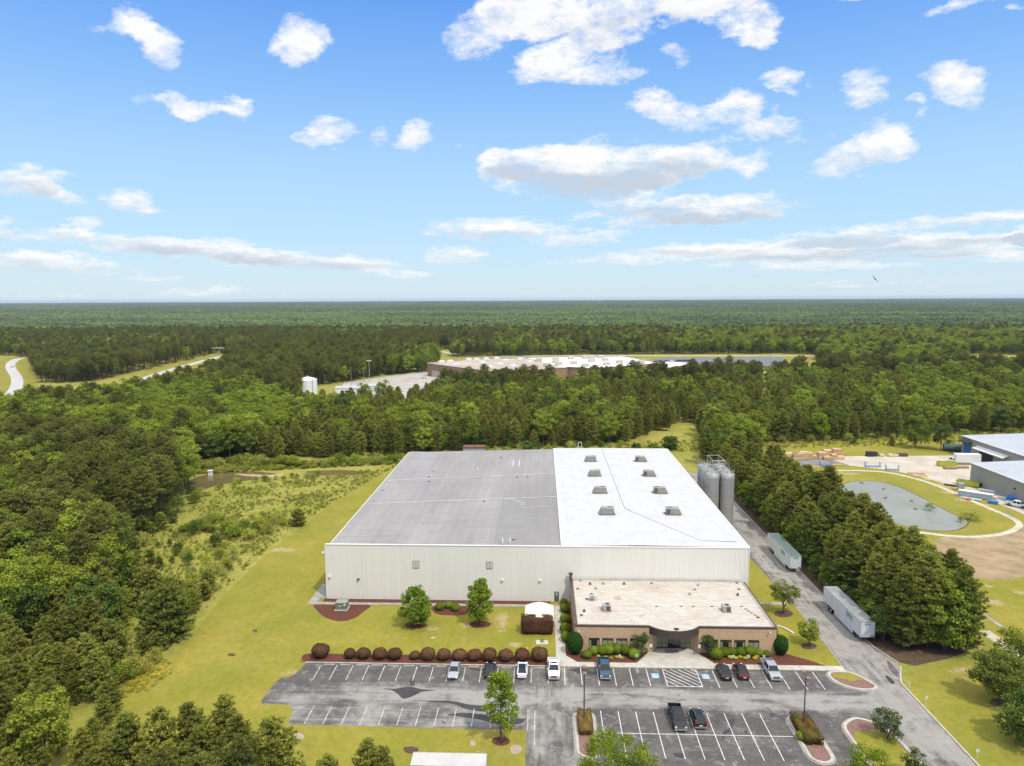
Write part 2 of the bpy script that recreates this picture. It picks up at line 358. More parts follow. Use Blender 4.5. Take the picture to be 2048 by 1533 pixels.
def asphalt_col(k, b):
    p = k.pos(); x, y, z = k.sep(p)
    fine = k.noise(p, 5.0, 5, 0.7)
    dark = k.mix(fine, (0.048, 0.045, 0.042), (0.105, 0.098, 0.090))
    # pale dried silt dragged along the aisles by traffic
    streak = k.noise(k.stretch(p, 0.055, 0.85, 1), 1.0, 7, 0.66)
    streak2 = k.noise(k.stretch(p, 0.85, 0.10, 1), 1.0, 6, 0.62)
    blot = k.noise(p, 0.13, 7, 0.66, dist=0.6); cr = k.noise(p, 0.75, 7, 0.72)
    aisle = k.math('MULTIPLY', bandf(k, y, 103.6, 109.2, 1.6), k.maprange(x, -50, -22, 0.25, 1.0))
    left = k.math('MULTIPLY', bandf(k, x, -40, 3.5, 1.5), bandf(k, y, 97, 110, 1.0))
    side = bandf(k, x, -2, 5.5, 1.2)
    drive = k.maprange(x, 50.0, 53.0)
    w = k.math('MAXIMUM', k.math('MULTIPLY', aisle, 0.86), k.math('MULTIPLY', k.math('MAXIMUM', drive, k.math('MULTIPLY', side, 0.6)), 0.80))
    w = k.math('MAXIMUM', w, k.math('MULTIPLY', left, 0.58))
    sk = k.mix(k.math('MAXIMUM', drive, side), k.comb(streak, streak, streak), k.comb(streak2, streak2, streak2))
    amt = k.math('ADD', k.math('MULTIPLY', k.sep(sk)[0], 1.1), k.math('MULTIPLY', blot, 1.5))
    amt = k.math('ADD', amt, k.math('MULTIPLY', w, 0.62)); amt = k.math('ADD', amt, k.math('MULTIPLY', cr, 0.42))
    m_ = k.maprange(amt, 1.58, 2.14, 0, 1, True)
    light = k.mix(cr, (0.225, 0.212, 0.192), (0.385, 0.362, 0.33))
    c = k.mix(k.math('MULTIPLY', m_, 0.88), dark, light)
    md = k.maprange(k.noise(p, 0.24, 8, 0.74), 0.42, 0.62); c = k.mix(k.math('MULTIPLY', md, 0.30), c, (0.22, 0.205, 0.185))
    # small pale scuffs and oil spots in the bays
    sc = k.maprange(k.noise(p, 0.42, 8, 0.78, dist=1.4), 0.55, 0.68)
    c = k.mix(k.math('MULTIPLY', sc, 0.70), c, (0.34, 0.33, 0.30))
    oil = k.maprange(k.noise(p, 0.42, 4, 0.6, dist=0.8), 0.30, 0.25)
    c = k.mix(k.math('MULTIPLY', oil, 0.8), c, (0.018, 0.018, 0.020))
    vor = k.new('ShaderNodeTexVoronoi'); vor.feature = 'DISTANCE_TO_EDGE'; vor.inputs['Scale'].default_value = 0.20
    k.put(vor.inputs['Vector'], k.vmath('ADD', p, k.vmath('MULTIPLY', k.noise(p, 0.5, 5, out=1), (3, 3, 0))))
    crack = k.math('MULTIPLY', k.maprange(vor.outputs[0], 0.0, 0.012, 1, 0), k.maprange(k.noise(p, 0.08, 3), 0.45, 0.6))
    c = k.mix(k.math('MULTIPLY', crack, 0.7), c, (0.02, 0.02, 0.02))
    k.put(b.inputs['Base Color'], c)
custom('asphalt', asphalt_col, 0.85, 0.3)
def road_col(k, b):
    p = k.pos(); f = k.noise(k.stretch(p, 0.9, 0.12, 1), 0.8, 6, 0.65); g = k.noise(p, 0.2, 7, 0.7); h = k.noise(p, 3, 5, 0.7)
    a = k.maprange(k.math('ADD', f, k.math('MULTIPLY', g, 1.3)), 0.98, 1.28)
    c = k.mix(a, (0.085, 0.082, 0.080), (0.36, 0.35, 0.325)); c = k.mix(k.math('MULTIPLY', k.maprange(h, 0.4, 0.8), 0.35), c, (0.10, 0.095, 0.09))
    k.put(b.inputs['Base Color'], c)
custom('worn_road', road_col, 0.9, 0.25)
mat('concrete', (0.50, 0.475, 0.41), 0.9, var=0.28, vscale=0.5, bump=0.1)
mat('concrete_dirty', (0.36, 0.34, 0.30), 0.9, var=0.35, vscale=0.8)
mat('kerb', (0.47, 0.44, 0.38), 0.9, var=0.3, vscale=0.9)
mat('yard_concrete', (0.52, 0.46, 0.37), 0.9, alt=(0.36, 0.32, 0.26), vscale=0.12)
mat('highway', (0.46, 0.45, 0.43), 0.9, var=0.15, vscale=0.1)
mat('mulch', (0.130, 0.040, 0.022), 0.95, alt=(0.075, 0.026, 0.016), vscale=2.2, bump=0.8, bscale=9)
mat('mulch_brown', (0.115, 0.060, 0.040), 0.95, alt=(0.06, 0.035, 0.025), vscale=2.0, bump=0.8, bscale=9)
mat('gravel_pink', (0.26, 0.145, 0.115), 0.95, alt=(0.15, 0.085, 0.07), vscale=5.0, bump=0.8, bscale=12)
mat('paint_white', (0.78, 0.78, 0.75), 0.7, alt=(0.45, 0.44, 0.42), vscale=1.5)
mat('paint_worn', (0.62, 0.61, 0.58), 0.8, alt=(0.28, 0.27, 0.26), vscale=1.2)
mat('paint_blue', (0.16, 0.36, 0.62), 0.7, alt=(0.30, 0.45, 0.60), vscale=4)
mat('dirt', (0.36, 0.255, 0.150), 0.95, alt=(0.22, 0.17, 0.085), vscale=0.22, bump=0.4, bscale=1.5)
mat('bare_soil', (0.42, 0.32, 0.20), 0.95, alt=(0.26, 0.20, 0.10), vscale=0.6)
mat('path_gravel', (0.56, 0.50, 0.41), 0.95, alt=(0.34, 0.33, 0.22), vscale=0.5)
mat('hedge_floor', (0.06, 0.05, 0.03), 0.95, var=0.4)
MATS['puddle'] = mat('puddle_m', (0.055, 0.052, 0.050), 0.6, var=0.3, vscale=0.7, spec=0.3)
MATS['mud_puddle'] = mat('mud_puddle_m', (0.40, 0.33, 0.23), 0.25, var=0.25, vscale=1)
def water_mat(name, c, rough):
    def fn(k, b):
        p = k.pos(); k.put(b.inputs['Base Color'], k.mix(k.maprange(k.noise(p, 0.09, 5, 0.6), 0.35, 0.65), c, tuple(x * 0.82 for x in c)))
        bn = k.new('ShaderNodeBump'); bn.inputs['Strength'].default_value = 0.12; bn.inputs['Distance'].default_value = 0.05
        k.put(bn.inputs['Height'], k.noise(p, 2.5, 4)); k.link(bn.outputs[0], b.inputs['Normal'])
    return custom(name, fn, rough, 0.5)
water_mat('pond_water', (0.265, 0.265, 0.205), 0.35); water_mat('swamp_water', (0.15, 0.115, 0.05), 0.12)

E_ = 0.004
# ground: one sheet to the horizon (rings so the far part stays light)
gm = MB(); rings = [0, 150, 400, 1000, 3000, 8000, 16600]; K = 48
vs = [(0, 150, 0)]
for r in rings[1:]: vs += [(r * math.cos(2 * math.pi * j / K), 150 + r * math.sin(2 * math.pi * j / K), 0) for j in range(K)]
fs = [(0, 1 + j, 1 + (j + 1) % K) for j in range(K)]
for i in range(len(rings) - 2):
    a, b_ = 1 + i * K, 1 + (i + 1) * K
    fs += [(a + j, b_ + j, b_ + (j + 1) % K, a + (j + 1) % K) for j in range(K)]
gm.add(vs, fs); struct('ground', gm, MATS['rough_grass'])

lawn = [(-36, 62), (-44, 80), (-60, 88), (-66, 97)] + GP((222, 1395), (330, 1320), (390, 1265), (440, 1200), (520, 1120), (600, 1055), (690, 990), (770, 940), (800, 922)) + \
       [(-50, 262), (48, 262), (58, 250), (58.4, 230), (58.4, 112), (58.4, 60)]
struct('lawn', tri_sheet(lawn, E_), MATS['mown_grass'])
struct('lawn', tri_sheet([(59.2, 55), (150, 55), (150, 118), (118, 148), (100, 160), (84, 165), (80, 122), (64, 117), (59.2, 111)], E_), MATS['mown_grass'])
struct('lawn', tri_sheet([(84, 165), (100, 160), (118, 148), (150, 140), (240, 150), (240, 325), (80, 325), (82, 200)], E_), MATS['mown_grass'])
# the dirt field and bare patches
struct('dirt_field', tri_sheet(smoothpoly(GP((1868, 1088), (1900, 1072), (1990, 1070), (2080, 1050), (2120, 1120), (2040, 1155), (1960, 1158), (1890, 1140))), 2 * E_), MATS['dirt'])
None and struct('dirt_patch', tri_sheet(smoothpoly(GP((985, 1235), (1003, 1222), (1020, 1228), (1012, 1245), (1018, 1256), (998, 1255), (988, 1248))), 2 * E_), MATS['bare_soil'])
for (px, py, rx, ry, mm) in [(1005, 1262, 9, 2.5, 'bare_soil'), (1030, 1290, 14, 4, 'bare_soil'), (865, 1258, 14, 3, 'bare_soil'), (597, 1473, 13, 7, 'mud_puddle'), (945, 1487, 6, 6, 'mud_puddle'),
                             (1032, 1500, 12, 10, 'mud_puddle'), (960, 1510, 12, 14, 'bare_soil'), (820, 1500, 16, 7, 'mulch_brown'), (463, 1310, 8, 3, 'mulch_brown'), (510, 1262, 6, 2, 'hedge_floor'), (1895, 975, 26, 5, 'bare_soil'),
                             (1870, 1002, 30, 5, 'bare_soil'), (1978, 1172, 10, 4, 'bare_soil'), (1990, 1205, 18, 6, 'bare_soil'), (1960, 1345, 50, 8, 'bare_soil'), (2040, 1185, 12, 4, 'bare_soil'), (905, 1340, 0, 0, None)]:
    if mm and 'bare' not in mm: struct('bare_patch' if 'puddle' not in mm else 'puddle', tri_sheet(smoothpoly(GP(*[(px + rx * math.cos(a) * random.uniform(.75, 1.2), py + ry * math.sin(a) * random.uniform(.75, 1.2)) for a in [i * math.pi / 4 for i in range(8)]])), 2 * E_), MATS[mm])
# parking lot with the driveway up the east side
lot = GP((612, 1327), (592, 1347), (580, 1354), (560, 1357), (545, 1372), (522, 1402), (524, 1408), (560, 1408), (578, 1411), (587, 1420), (575, 1449)) + \
      [(-2.2, 97.5), (-2.2, 60), (58.8, 60), (58.8, 112.5)] + [(61.2, 116.5), (61.5, 119), (59.9, 124.5), (59.7, 240), (57.5, 250), (53, 257), (47, 261.5), (40, 262), (40, 255), (46, 251), (49.5, 245), (50.5, 238), (44.5, 236), (44.5, 186), (47.5, 183), (50.6, 174), (52, 140), (51.6, 115.8), (-41.2, 115.8)]
struct('parking_lot', tri_sheet(lot, 2 * E_), MATS['asphalt'])
# wet patches, oil and the seal seam
def blot(name, pts, m, z=3 * E_): return struct(name, tri_sheet(smoothpoly(GP(*pts)), z), MATS[m])
blot('puddle', [(765, 1377), (790, 1378), (818, 1374), (845, 1379), (872, 1381), (845, 1384), (832, 1390), (808, 1398), (795, 1388), (783, 1381)], 'puddle')
blot('puddle', [(820, 1361), (825, 1357), (830, 1361), (828, 1370), (822, 1372)], 'puddle')
blot('puddle', [(820, 1401), (860, 1402), (900, 1402), (940, 1410), (975, 1413), (970, 1424), (930, 1418), (905, 1408), (870, 1405)], 'puddle')
blot('puddle', [(893, 1430), (930, 1426), (970, 1430), (1010, 1436), (1048, 1438), (1040, 1448), (1000, 1450), (960, 1440), (920, 1434)], 'puddle')
blot('puddle', [(1136, 1340), (1150, 1338), (1163, 1335), (1180, 1343), (1193, 1345), (1190, 1350), (1160, 1348), (1146, 1342)], 'puddle')
blot('puddle', [(938, 1336), (960, 1338), (975, 1335), (965, 1342), (945, 1341)], 'puddle')
mat('wet_asphalt', (.085, .08, .075), .7, alt=(.14, .13, .12), vscale=.8)
blot('puddle', [(1773, 1322), (1783, 1328), (1795, 1343), (1797, 1354), (1790, 1352), (1780, 1340)], 'wet_asphalt')
blot('puddle', [(1770, 1352), (1780, 1355), (1790, 1367), (1780, 1366)], 'puddle')
blot('oil_stain', [(1457, 1442), (1465, 1438), (1471, 1441), (1466, 1453), (1462, 1463), (1452, 1468), (1447, 1480), (1444, 1478), (1447, 1464), (1459, 1456)], 'puddle')
blot('oil_stain', [(1488, 1460), (1493, 1463), (1495, 1468), (1490, 1467)], 'puddle')
blot('oil_stain', [(1346, 1508), (1360, 1506), (1372, 1512), (1365, 1517), (1352, 1514)], 'puddle')
# painted bay lines
pw = MB()
def vline(mb, x, y0, y1, w=0.11): mb.box(x - w / 2, x + w / 2, y0, y1, 0, 3.6 * E_)
TOPX = [1128.5, 1161, 1193.8, 1226.2, 1258.4, 1291.5, 1324]
for t in TOPX: vline(pw, G(t, 1337)[0], 110.1, 115.6)
for t in [1422.5, 1455.6, 1488, 1521, 1554, 1587, 1620]: vline(pw, G(t, 1338)[0], 110.0, 115.5)
hx0, hx1 = G(1324, 1337)[0], G(1390.5, 1338)[0]
vline(pw, hx1, 110.1, 115.6); pw.box(hx0, hx1, 110.1, 110.22, 0, 3.7 * E_)
struct('bay_marking', pw, MATS['paint_white'])
hm = MB()                                   # hatched aisle, clipped diagonals
for i in range(-3, 9):
    x0 = hx0 + 0.1 + i * 1.22; L = 5.35; kk = 1.0
    a0, a1 = 0.0, L
    # stripe from top (y=115.55) left to bottom right
    pts = [(x0 + t * kk, 115.55 - t) for t in (0, L)]
    t0 = max(0, (hx0 + .08 - x0) / kk); t1 = min(L, (hx1 - .08 - x0) / kk)
    if t1 - t0 < 0.25: continue
    hm.strip([(x0 + t0 * kk, 115.55 - t0), (x0 + t1 * kk, 115.55 - t1)], 0.13, 3.2 * E_)
struct('hatched_marking', hm, MATS['paint_white'])
pw = MB()
for i in range(10):
    x = 33.2 - 2.68 * i; vline(pw, x, 91.7, 102.8)
pw.box(8.4, 36.3, 97.2, 97.31, 0, 3.7 * E_); pw.box(8.0, 8.1, 91.7, 97.2, 0, 3.6 * E_)
struct('bay_marking', pw, MATS['paint_white'])
pw = MB()
for t in [643, 675, 707, 738.5, 770.5, 803, 835.5, 868, 900, 932, 964, 997, 1030, 1063, 1096]: vline(pw, G(t, 1330)[0], 110.4, 115.2, 0.12)
for i in range(13):
    x = G(629.6 + 35.57 * i, 1410)[0]; vline(pw, x, 98.0 if i < 12 else 97.6, 102.8, 0.11)
vline(pw, -1.0, 94, 102.6, 0.12)
struct('bay_marking', pw, MATS['paint_worn'])
for (px, py) in ((1310.5, 1352), (1411.5, 1353.5)):    # blue wheelchair squares
    x, y = G(px, py); b_ = MB(); b_.sheet([(x - .62, y - .75), (x + .62, y - .75), (x + .62, y + .75), (x - .62, y + .75)], 3 * E_); struct('accessible_bay_symbol', b_, MATS['paint_blue'])
    w_ = MB(); z_ = 4 * E_
    w_.strip([(x + .24 * math.cos(a) - .02, y - .22 + .30 * math.sin(a)) for a in [R(t) for t in range(120, 400, 20)]], .09, z_)
    w_.strip([(x - .1, y + .30), (x - .08, y - .1), (x + .2, y - .1), (x + .34, y - .42)], .10, z_ + .001)
    w_.sheet([(x - .1 + .1 * math.cos(R(t)), y + .48 + .12 * math.sin(R(t))) for t in range(0, 360, 45)], z_)
    struct('accessible_bay_symbol', w_, MATS['paint_white'])
# concrete walks (150 mm) and aprons
SW = 0.10
wk = MB()
wk.box(3.6, 51.6, 115.85, 117.38, 0, SW)                         # along the bays
wk.box(2.6, 4.35, 117.36, 139.5, 0, SW); wk.prism([(4.352, 117.352), (6.3, 117.352), (4.352, 119.6)], 0, SW)
wk.prism([(2.6, 115.85), (3.598, 115.85), (3.598, 117.35), (2.6, 117.35)], 0, SW)
struct('sidewalk', wk, MATS['concrete'])
wk = MB(); wk.prism([(G(1273, 1323)[0], 117.385)] + GP((1303, 1300), (1312, 1297), (1384, 1297), (1392, 1305)) + [(G(1428, 1324)[0], 117.385)], 0, SW)
struct('entrance_apron', wk, MATS['concrete'])
wk = MB(); wk.box(-46.8, 4.4, 139.52, 140.6, 0, SW * .6); wk.box(-48.8, -46.82, 139.52, 150, 0, SW * .6); wk.box(-46.8, -45.7, 142.6, 150, 0, SW * .5); wk.box(42.6, 52, 142.0, 143.1, 0, SW * .6)
struct('sidewalk', wk, MATS['concrete_dirty'])
jt = MB()
for i in range(32): jt.box(3.6 + 1.5 * i, 3.63 + 1.5 * i, 115.86, 117.34, SW - .02, SW + .003)
for i in range(15): jt.box(2.62, 4.33, 117.5 + 1.5 * i, 117.53 + 1.5 * i, SW - .02, SW + .003)
for i in range(34): jt.box(-46.8 + 1.5 * i, -46.77 + 1.5 * i, 139.54, 140.58, .02, SW * .6 + .003)
struct('sidewalk_joints', jt, mat('joint', (0.16, 0.15, 0.13), 0.9))
# mulch beds
bd = MB(); z_ = 0.05
bd.box(-45.9, 1.9, 140.62, 142.3, 0, z_)
struct('mulch_bed', bd, MATS['mulch'])
struct('mulch_bed', MB().prism(smoothpoly(GP((628, 1211), (634, 1221), (650, 1235), (680, 1243), (708, 1237), (728, 1223), (741, 1211), (700, 1210.5), (660, 1210.5))), 0, z_), MATS['mulch'])
struct('mulch_bed', MB().prism(smoothpoly(GP((604, 1314), (620, 1308), (700, 1309), (900, 1311), (1090, 1314), (1101, 1318), (1103, 1329), (1050, 1330), (850, 1327), (620, 1324), (606, 1322))), 0, z_), MATS['mulch'])
struct('mulch_bed', MB().prism(smoothpoly(GP((862, 1216), (880, 1210), (915, 1209), (935, 1214), (932, 1229), (895, 1231), (872, 1228))), 0, z_), MATS['mulch'])
for (px, py, rx, ry) in ((832, 1251, 23, 7), (960, 1249, 22, 7), (1002, 1483, 18, 9)):
    struct('mulch_bed', MB().prism(GP(*[(px + rx * math.cos(a), py + ry * math.sin(a)) for a in [i * math.pi / 8 for i in range(16)]]), 0, z_), MATS['mulch'])
for (px, py, rx, ry) in ((1567, 1228, 19, 7), (1618, 1293, 16, 6), (1998, 1405, 18, 8), (1777, 1482, 13, 8), (1885, 1304, 40, 5)):
    struct('mulch_bed', MB().prism(GP(*[(px + rx * math.cos(a), py + ry * math.sin(a)) for a in [i * math.pi / 8 for i in range(16)]]), 0, z_), MATS['mulch_brown'])
beds = MB()
beds.prism([(4.4, 119.7), (6.4, 117.385), (G(1270, 1323)[0], 117.385)] + GP((1300, 1302), (1305, 1299)) + [(20.0, 121.2), (6.2, 121.2), (5.9, 139.4), (4.4, 139.4)], 0, z_)
beds.prism(GP((1391, 1301), (1395, 1306)) + [(G(1431, 1324)[0], 117.385), (49.0, 117.385), (46.5, 119.5), (43.6, 121.4), (43.6, 142), (41.5, 142), (41.4, 121.2), (27, 121.2)], 0, z_)
struct('mulch_bed', beds, MATS['mulch'])
bd = MB(); bd.prism([(59.9, 124), (61.5, 119.5), (64, 118.0), (72, 121), (80, 126), (84, 160), (80, 262), (60, 262), (59.8, 240)], 0, .02)
struct('pine_straw', bd, mat('pine_straw', (0.115, 0.062, 0.036), 0.95, alt=(0.05, 0.045, 0.02), vscale=0.8))
# kerbs
kb = MB(); kb.strip([(59.0, 60), (59.0, 112.4), (60.2, 115.0), (61.5, 117.6)], 0.28, 0, .14)
kb.strip([(61.7, 119), (60.1, 124.6), (59.85, 150), (59.85, 238)], 0.22, 0, .13)
kb.strip([(-41.2, 115.93), (2.5, 115.93)], 0.24, 0, .08)
kb.strip([(51.62, 117.4), (52.1, 128), (52.1, 141)], 0.12, 0, .03)
struct('kerb', kb, MATS['kerb'])
def capsule(x0, x1, y0, y1, k=10):
    r = (x1 - x0) / 2; cx = (x0 + x1) / 2
    return [(cx + r * math.cos(a), y1 - r + r * math.sin(a)) for a in [math.pi * i / k for i in range(k + 1)]] + \
           [(cx + r * math.cos(a), y0 + r + r * math.sin(a)) for a in [math.pi + math.pi * i / k for i in range(k + 1)]]
def ringmesh(outer, inner, z0, z1):
    mb = MB(); k = len(outer)
    v = [(x, y, z0) for x, y in outer] + [(x, y, z1) for x, y in outer] + [(x, y, z1) for x, y in inner] + [(x, y, z0) for x, y in inner]
    f = []
    for i in range(k):
        j = (i + 1) % k
        f += [(i, j, k + j, k + i), (k + i, k + j, 2 * k + j, 2 * k + i), (2 * k + i, 2 * k + j, 3 * k + j, 3 * k + i)]
    return mb.add(v, f)
def shrink(poly, w):
    cx = sum(p[0] for p in poly) / len(poly); n_ = len(poly); out = []
    for i in range(n_):
        a, b_ = Vector(poly[i - 1]), Vector(poly[(i + 1) % n_]); t = (b_ - a).normalized(); out.append((poly[i][0] - t.y * w, poly[i][1] + t.x * w))
    return out
def island(poly, inner_mat, w=0.45):
    inn = shrink(poly, w)
    gut = MB(); gut.prism(shrink(poly, -0.25), 0, 0.018); struct('gutter', gut, MATS['concrete_dirty'])
    struct('kerb', ringmesh(poly, inn, 0, .15), MATS['kerb'])
    struct('mulch_bed', MB().prism(inn, 0, .11), MATS[inner_mat])
ISL1 = capsule(4.9, 8.0, 91.3, 102.6); island(ISL1, 'gravel_pink')
ISL2 = capsule(36.8, 40.3, 91.2, 102.6); island(ISL2, 'gravel_pink')
isl3 = smoothpoly([(45.6, 101.3), (44.4, 99.6), (44.3, 96), (44.4, 80), (49.0, 78), (51.6, 80), (51.5, 92), (51.2, 97), (50.0, 100.6), (47.6, 102.2)], 3); island(isl3, 'gravel_pink')
struct('lawn', tri_sheet([(44.9, 97.2), (45.9, 99), (47.3, 98.6), (48.6, 99.4), (50.6, 97.5), (50.9, 92), (51.0, 82), (48.5, 79), (45.0, 81)], .12), MATS['mown_grass'])
isl4 = smoothpoly([(48.6, 115.4), (47.9, 113.9), (48.6, 111.8), (50.5, 110.2), (53.2, 109.9), (54.6, 111.0), (53.9, 113.2), (52.3, 115.4), (50.4, 115.7)], 3); island(isl4, 'gravel_pink')
struct('lawn', tri_sheet([(48.9, 115.0), (48.6, 113.6), (50.2, 113.2), (51.2, 112.4), (52.4, 113.0), (53.4, 112.9), (52.2, 115.0)], .12), MATS['mown_grass'])
# ponds, gravel path and the neighbour's yard
Z4 = lambda x, y: (x / 3.606 + 1480, y / 3.606 + 820)
pond = smoothpoly(GP(*[Z4(*p) for p in [(700, 560), (790, 525), (870, 515), (1000, 520), (1150, 560), (1300, 630), (1450, 710), (1550, 760), (1620, 785), (1637, 822), (1560, 865), (1400, 870), (1200, 840), (1060, 790), (900, 700), (760, 620)]]), 4)
struct('pond_bank', tri_sheet(shrink(pond, 0.35) if False else [(x, y) for x, y in shrink(pond, 0.45)], 2 * E_), mat('mud_bank', (0.12, 0.10, 0.045), 0.9, var=0.4, vscale=0.5))
struct('pond_water', tri_sheet(pond, 3 * E_), MATS['pond_water'])
pp = smoothline(GP(*[Z4(*p) for p in [(500, 470), (600, 446), (750, 438), (900, 440), (1100, 458), (1350, 522), (1560, 605), (1750, 690), (1930, 765), (2010, 815), (2000, 850), (1900, 893), (1700, 916), (1500, 908), (1300, 885), (1100, 862), (900, 850)]]), 5)
struct('path', MB().strip(pp, 1.7, 2.4 * E_), MATS['path_gravel'])
struct('yard_paving', tri_sheet(GP((1440, 917), (1560, 916), (1685, 913), (1921, 911.5), (1990, 905), (2300, 905), (2300, 1110), (2120, 1050), (2050, 1030), (2007, 1012), (1960, 993), (1896, 970), (1850, 956), (1796, 943), (1740, 936), (1691, 931), (1640, 934), (1591, 938), (1500, 950)), 2.2 * E_), MATS['yard_concrete'])
struct('yard_asphalt', tri_sheet(GP((1570, 919), (1660, 918), (1700, 931), (1640, 934), (1591, 937), (1540, 940)), 3.2 * E_), mat('yard_asphalt', (0.22, 0.21, 0.20), .9, var=.3, vscale=.3))
struct('path', MB().strip(GP((1968, 1262), (2012, 1292), (2060, 1322)), 2.2, 2.6 * E_), MATS['path_gravel'])
struct('path', MB().strip(GP((1960, 1225), (2060, 1290)), 0.8, 2.4 * E_), MATS['concrete_dirty'])
# swamp pool in the meadow
struct('swamp_water', tri_sheet(smoothpoly(GP((385, 958), (410, 950), (440, 944), (500, 943), (548, 947), (560, 951), (520, 957), (470, 966), (440, 970), (405, 980), (380, 984), (370, 970))), 1.6 * E_), MATS['swamp_water'])
struct('swamp_water', tri_sheet(smoothpoly(GP((612, 944), (650, 941), (700, 941), (740, 946), (690, 951), (640, 951))), 1.6 * E_), MATS['swamp_water'])
struct('mud_patch', tri_sheet(smoothpoly(GP((470, 948), (540, 950), (566, 946), (555, 955), (500, 953))), 2.2 * E_), MATS['bare_soil'])

# far roads
def road(name, pts, w, m, z=3 * E_): return struct(name, MB().strip(smoothline(GP(*pts), 6), w, z), MATS[m])
struct('verge', tri_sheet(GP((-300, 830), (90, 835), (110, 790), (75, 770), (58, 714), (-300, 712)), E_), MATS['mown_grass'])
road('highway', [(-40, 830), (10, 800), (32, 775), (33, 755), (22, 738), (22, 727), (35, 719), (58, 716), (120, 714)], 8, 'highway')
struct('verge', tri_sheet(GP((270, 760), (290, 742), (400, 716), (460, 703), (520, 700), (520, 712), (440, 740), (330, 775)), E_), MATS['mown_grass'])
road('highway', [(250, 770), (340, 741), (400, 724), (450, 712), (520, 700)], 8.5, 'highway')
road('road', [(600, 700), (740, 703), (870, 703), (930, 711), (1000, 713), (1180, 711), (1300, 712), (1570, 712), (1800, 713), (2100, 716)], 8, 'highway')
struct('verge', tri_sheet(GP((900, 712), (1180, 707), (1640, 708), (1640, 722), (900, 724)), E_), MATS['mown_grass'])
struct('car_park', tri_sheet(GP((1250, 735), (1290, 722), (1330, 716), (1565, 714), (1575, 726), (1480, 745), (1250, 745)), 3.5 * E_), mat('far_asphalt', (0.17, 0.17, 0.18), .9, var=.25, vscale=.1))
struct('yard_paving', tri_sheet(GP((672, 800), (688, 765), (760, 755), (855, 742), (900, 760), (960, 800)), 2 * E_), mat('plant_yard', (0.42, 0.39, 0.34), .9, var=.3, vscale=.06))
# ============================================================ BUILDINGS
def metal_roof(k, b):
    p = k.pos(); x, y, z = k.sep(p)
    f = k.noise(k.stretch(p, 1, 0.25, 1), 0.12, 6, 0.6); g = k.noise(k.stretch(p, 0.15, 1.2, 1), 0.5, 5, 0.6)
    c = k.mix(k.maprange(f, 0.35, 0.65), (0.262, 0.248, 0.240), (0.335, 0.322, 0.312))
    c = k.mix(k.math('MULTIPLY', k.maprange(g, 0.45, 0.7), 0.35), c, (0.205, 0.20, 0.195))
    # purlin lines telegraphing through, and a darker east bay
    s = k.math('FRACT', k.math('MULTIPLY', x, 1 / 2.35)); c = k.mix(k.math('MULTIPLY', k.maprange(k.math('ABSOLUTE', k.math('SUBTRACT', s, 0.5)), 0.30, 0.5), 0.13), c, (0.43, 0.42, 0.41))
    c = k.mix(k.math('MULTIPLY', k.maprange(x, -10.2, -10.0), k.maprange(y, 205, 175, 0, .42)), c, (0.20, 0.195, 0.18))
    k.put(b.inputs['Base Color'], c)
custom('grey_metal_roof', metal_roof, 0.62, 0.3)
def white_roof(k, b):
    p = k.pos(); x, y, z = k.sep(p)
    g = k.noise(p, 0.25, 7, 0.7); c = k.mix(k.maprange(g, 0.40, 0.72), (0.51, 0.512, 0.505), (0.44, 0.44, 0.43))
    lx = k.maprange(k.math('ABSOLUTE', k.math('SUBTRACT', k.math('FRACT', k.math('MULTIPLY', x, 1 / 3.05)), 0.5)), 0.488, 0.497)
    ly = k.maprange(k.math('ABSOLUTE', k.math('SUBTRACT', k.math('FRACT', k.math('MULTIPLY', y, 1 / 6.1)), 0.5)), 0.493, 0.498)
    l = k.math('MULTIPLY', k.math('MAXIMUM', lx, ly), k.maprange(k.noise(p, 0.8, 4), 0.3, 0.6, 0.35, 0.95))
    c = k.mix(l, c, (0.28, 0.27, 0.255))
    k.put(b.inputs['Base Color'], c)
custom('white_membrane', white_roof, 0.6, 0.3)
def stained_roof(k, b):
    p = k.pos(); g = k.noise(k.stretch(p, 0.5, 1.6, 1), 0.9, 7, 0.72); h = k.noise(p, 0.16, 6, 0.65); r_ = k.noise(k.stretch(p, 1, 1, 1), 0.45, 6, 0.7)
    c = k.mix(k.maprange(g, 0.42, 0.68), (0.50, 0.465, 0.415), (0.39, 0.335, 0.275))
    c = k.mix(k.math('MULTIPLY', k.maprange(h, 0.52, 0.70), 0.45), c, (0.37, 0.27, 0.19))
    c = k.mix(k.math('MULTIPLY', k.maprange(r_, 0.62, 0.72), 0.55), c, (0.20, 0.145, 0.10))
    k.put(b.inputs['Base Color'], c)
custom('stained_membrane', stained_roof, 0.8, 0.2)
def panel_wall(k, b):
    p = k.pos(); x, y, z = k.sep(p)
    t = k.math('FRACT', k.math('MULTIPLY', k.math('ADD', x, 50.0), 1 / 1.02)); seam = k.maprange(k.math('ABSOLUTE', k.math('SUBTRACT', t, 0.5)), 0.455, 0.49)
    pan = k.math('FLOOR', k.math('MULTIPLY', k.math('ADD', x, 50.0), 1 / 1.02)); wn = k.new('ShaderNodeTexWhiteNoise'); wn.noise_dimensions = '1D'; k.put(wn.inputs['W'], pan)
    c = k.mix(wn.outputs['Value'], (0.725, 0.695, 0.62), (0.75, 0.72, 0.645))
    c = k.mix(k.math('MULTIPLY', seam, 0.14), c, (0.45, 0.43, 0.38))
    st = k.maprange(k.noise(k.stretch(p, 3, 1, 0.15), 1.0, 6, 0.7), 0.5, 0.8); c = k.mix(k.math('MULTIPLY', st, 0.22), c, (0.48, 0.45, 0.38))
    k.put(b.inputs['Base Color'], c)
custom('cream_panel', panel_wall, 0.55, 0.35)
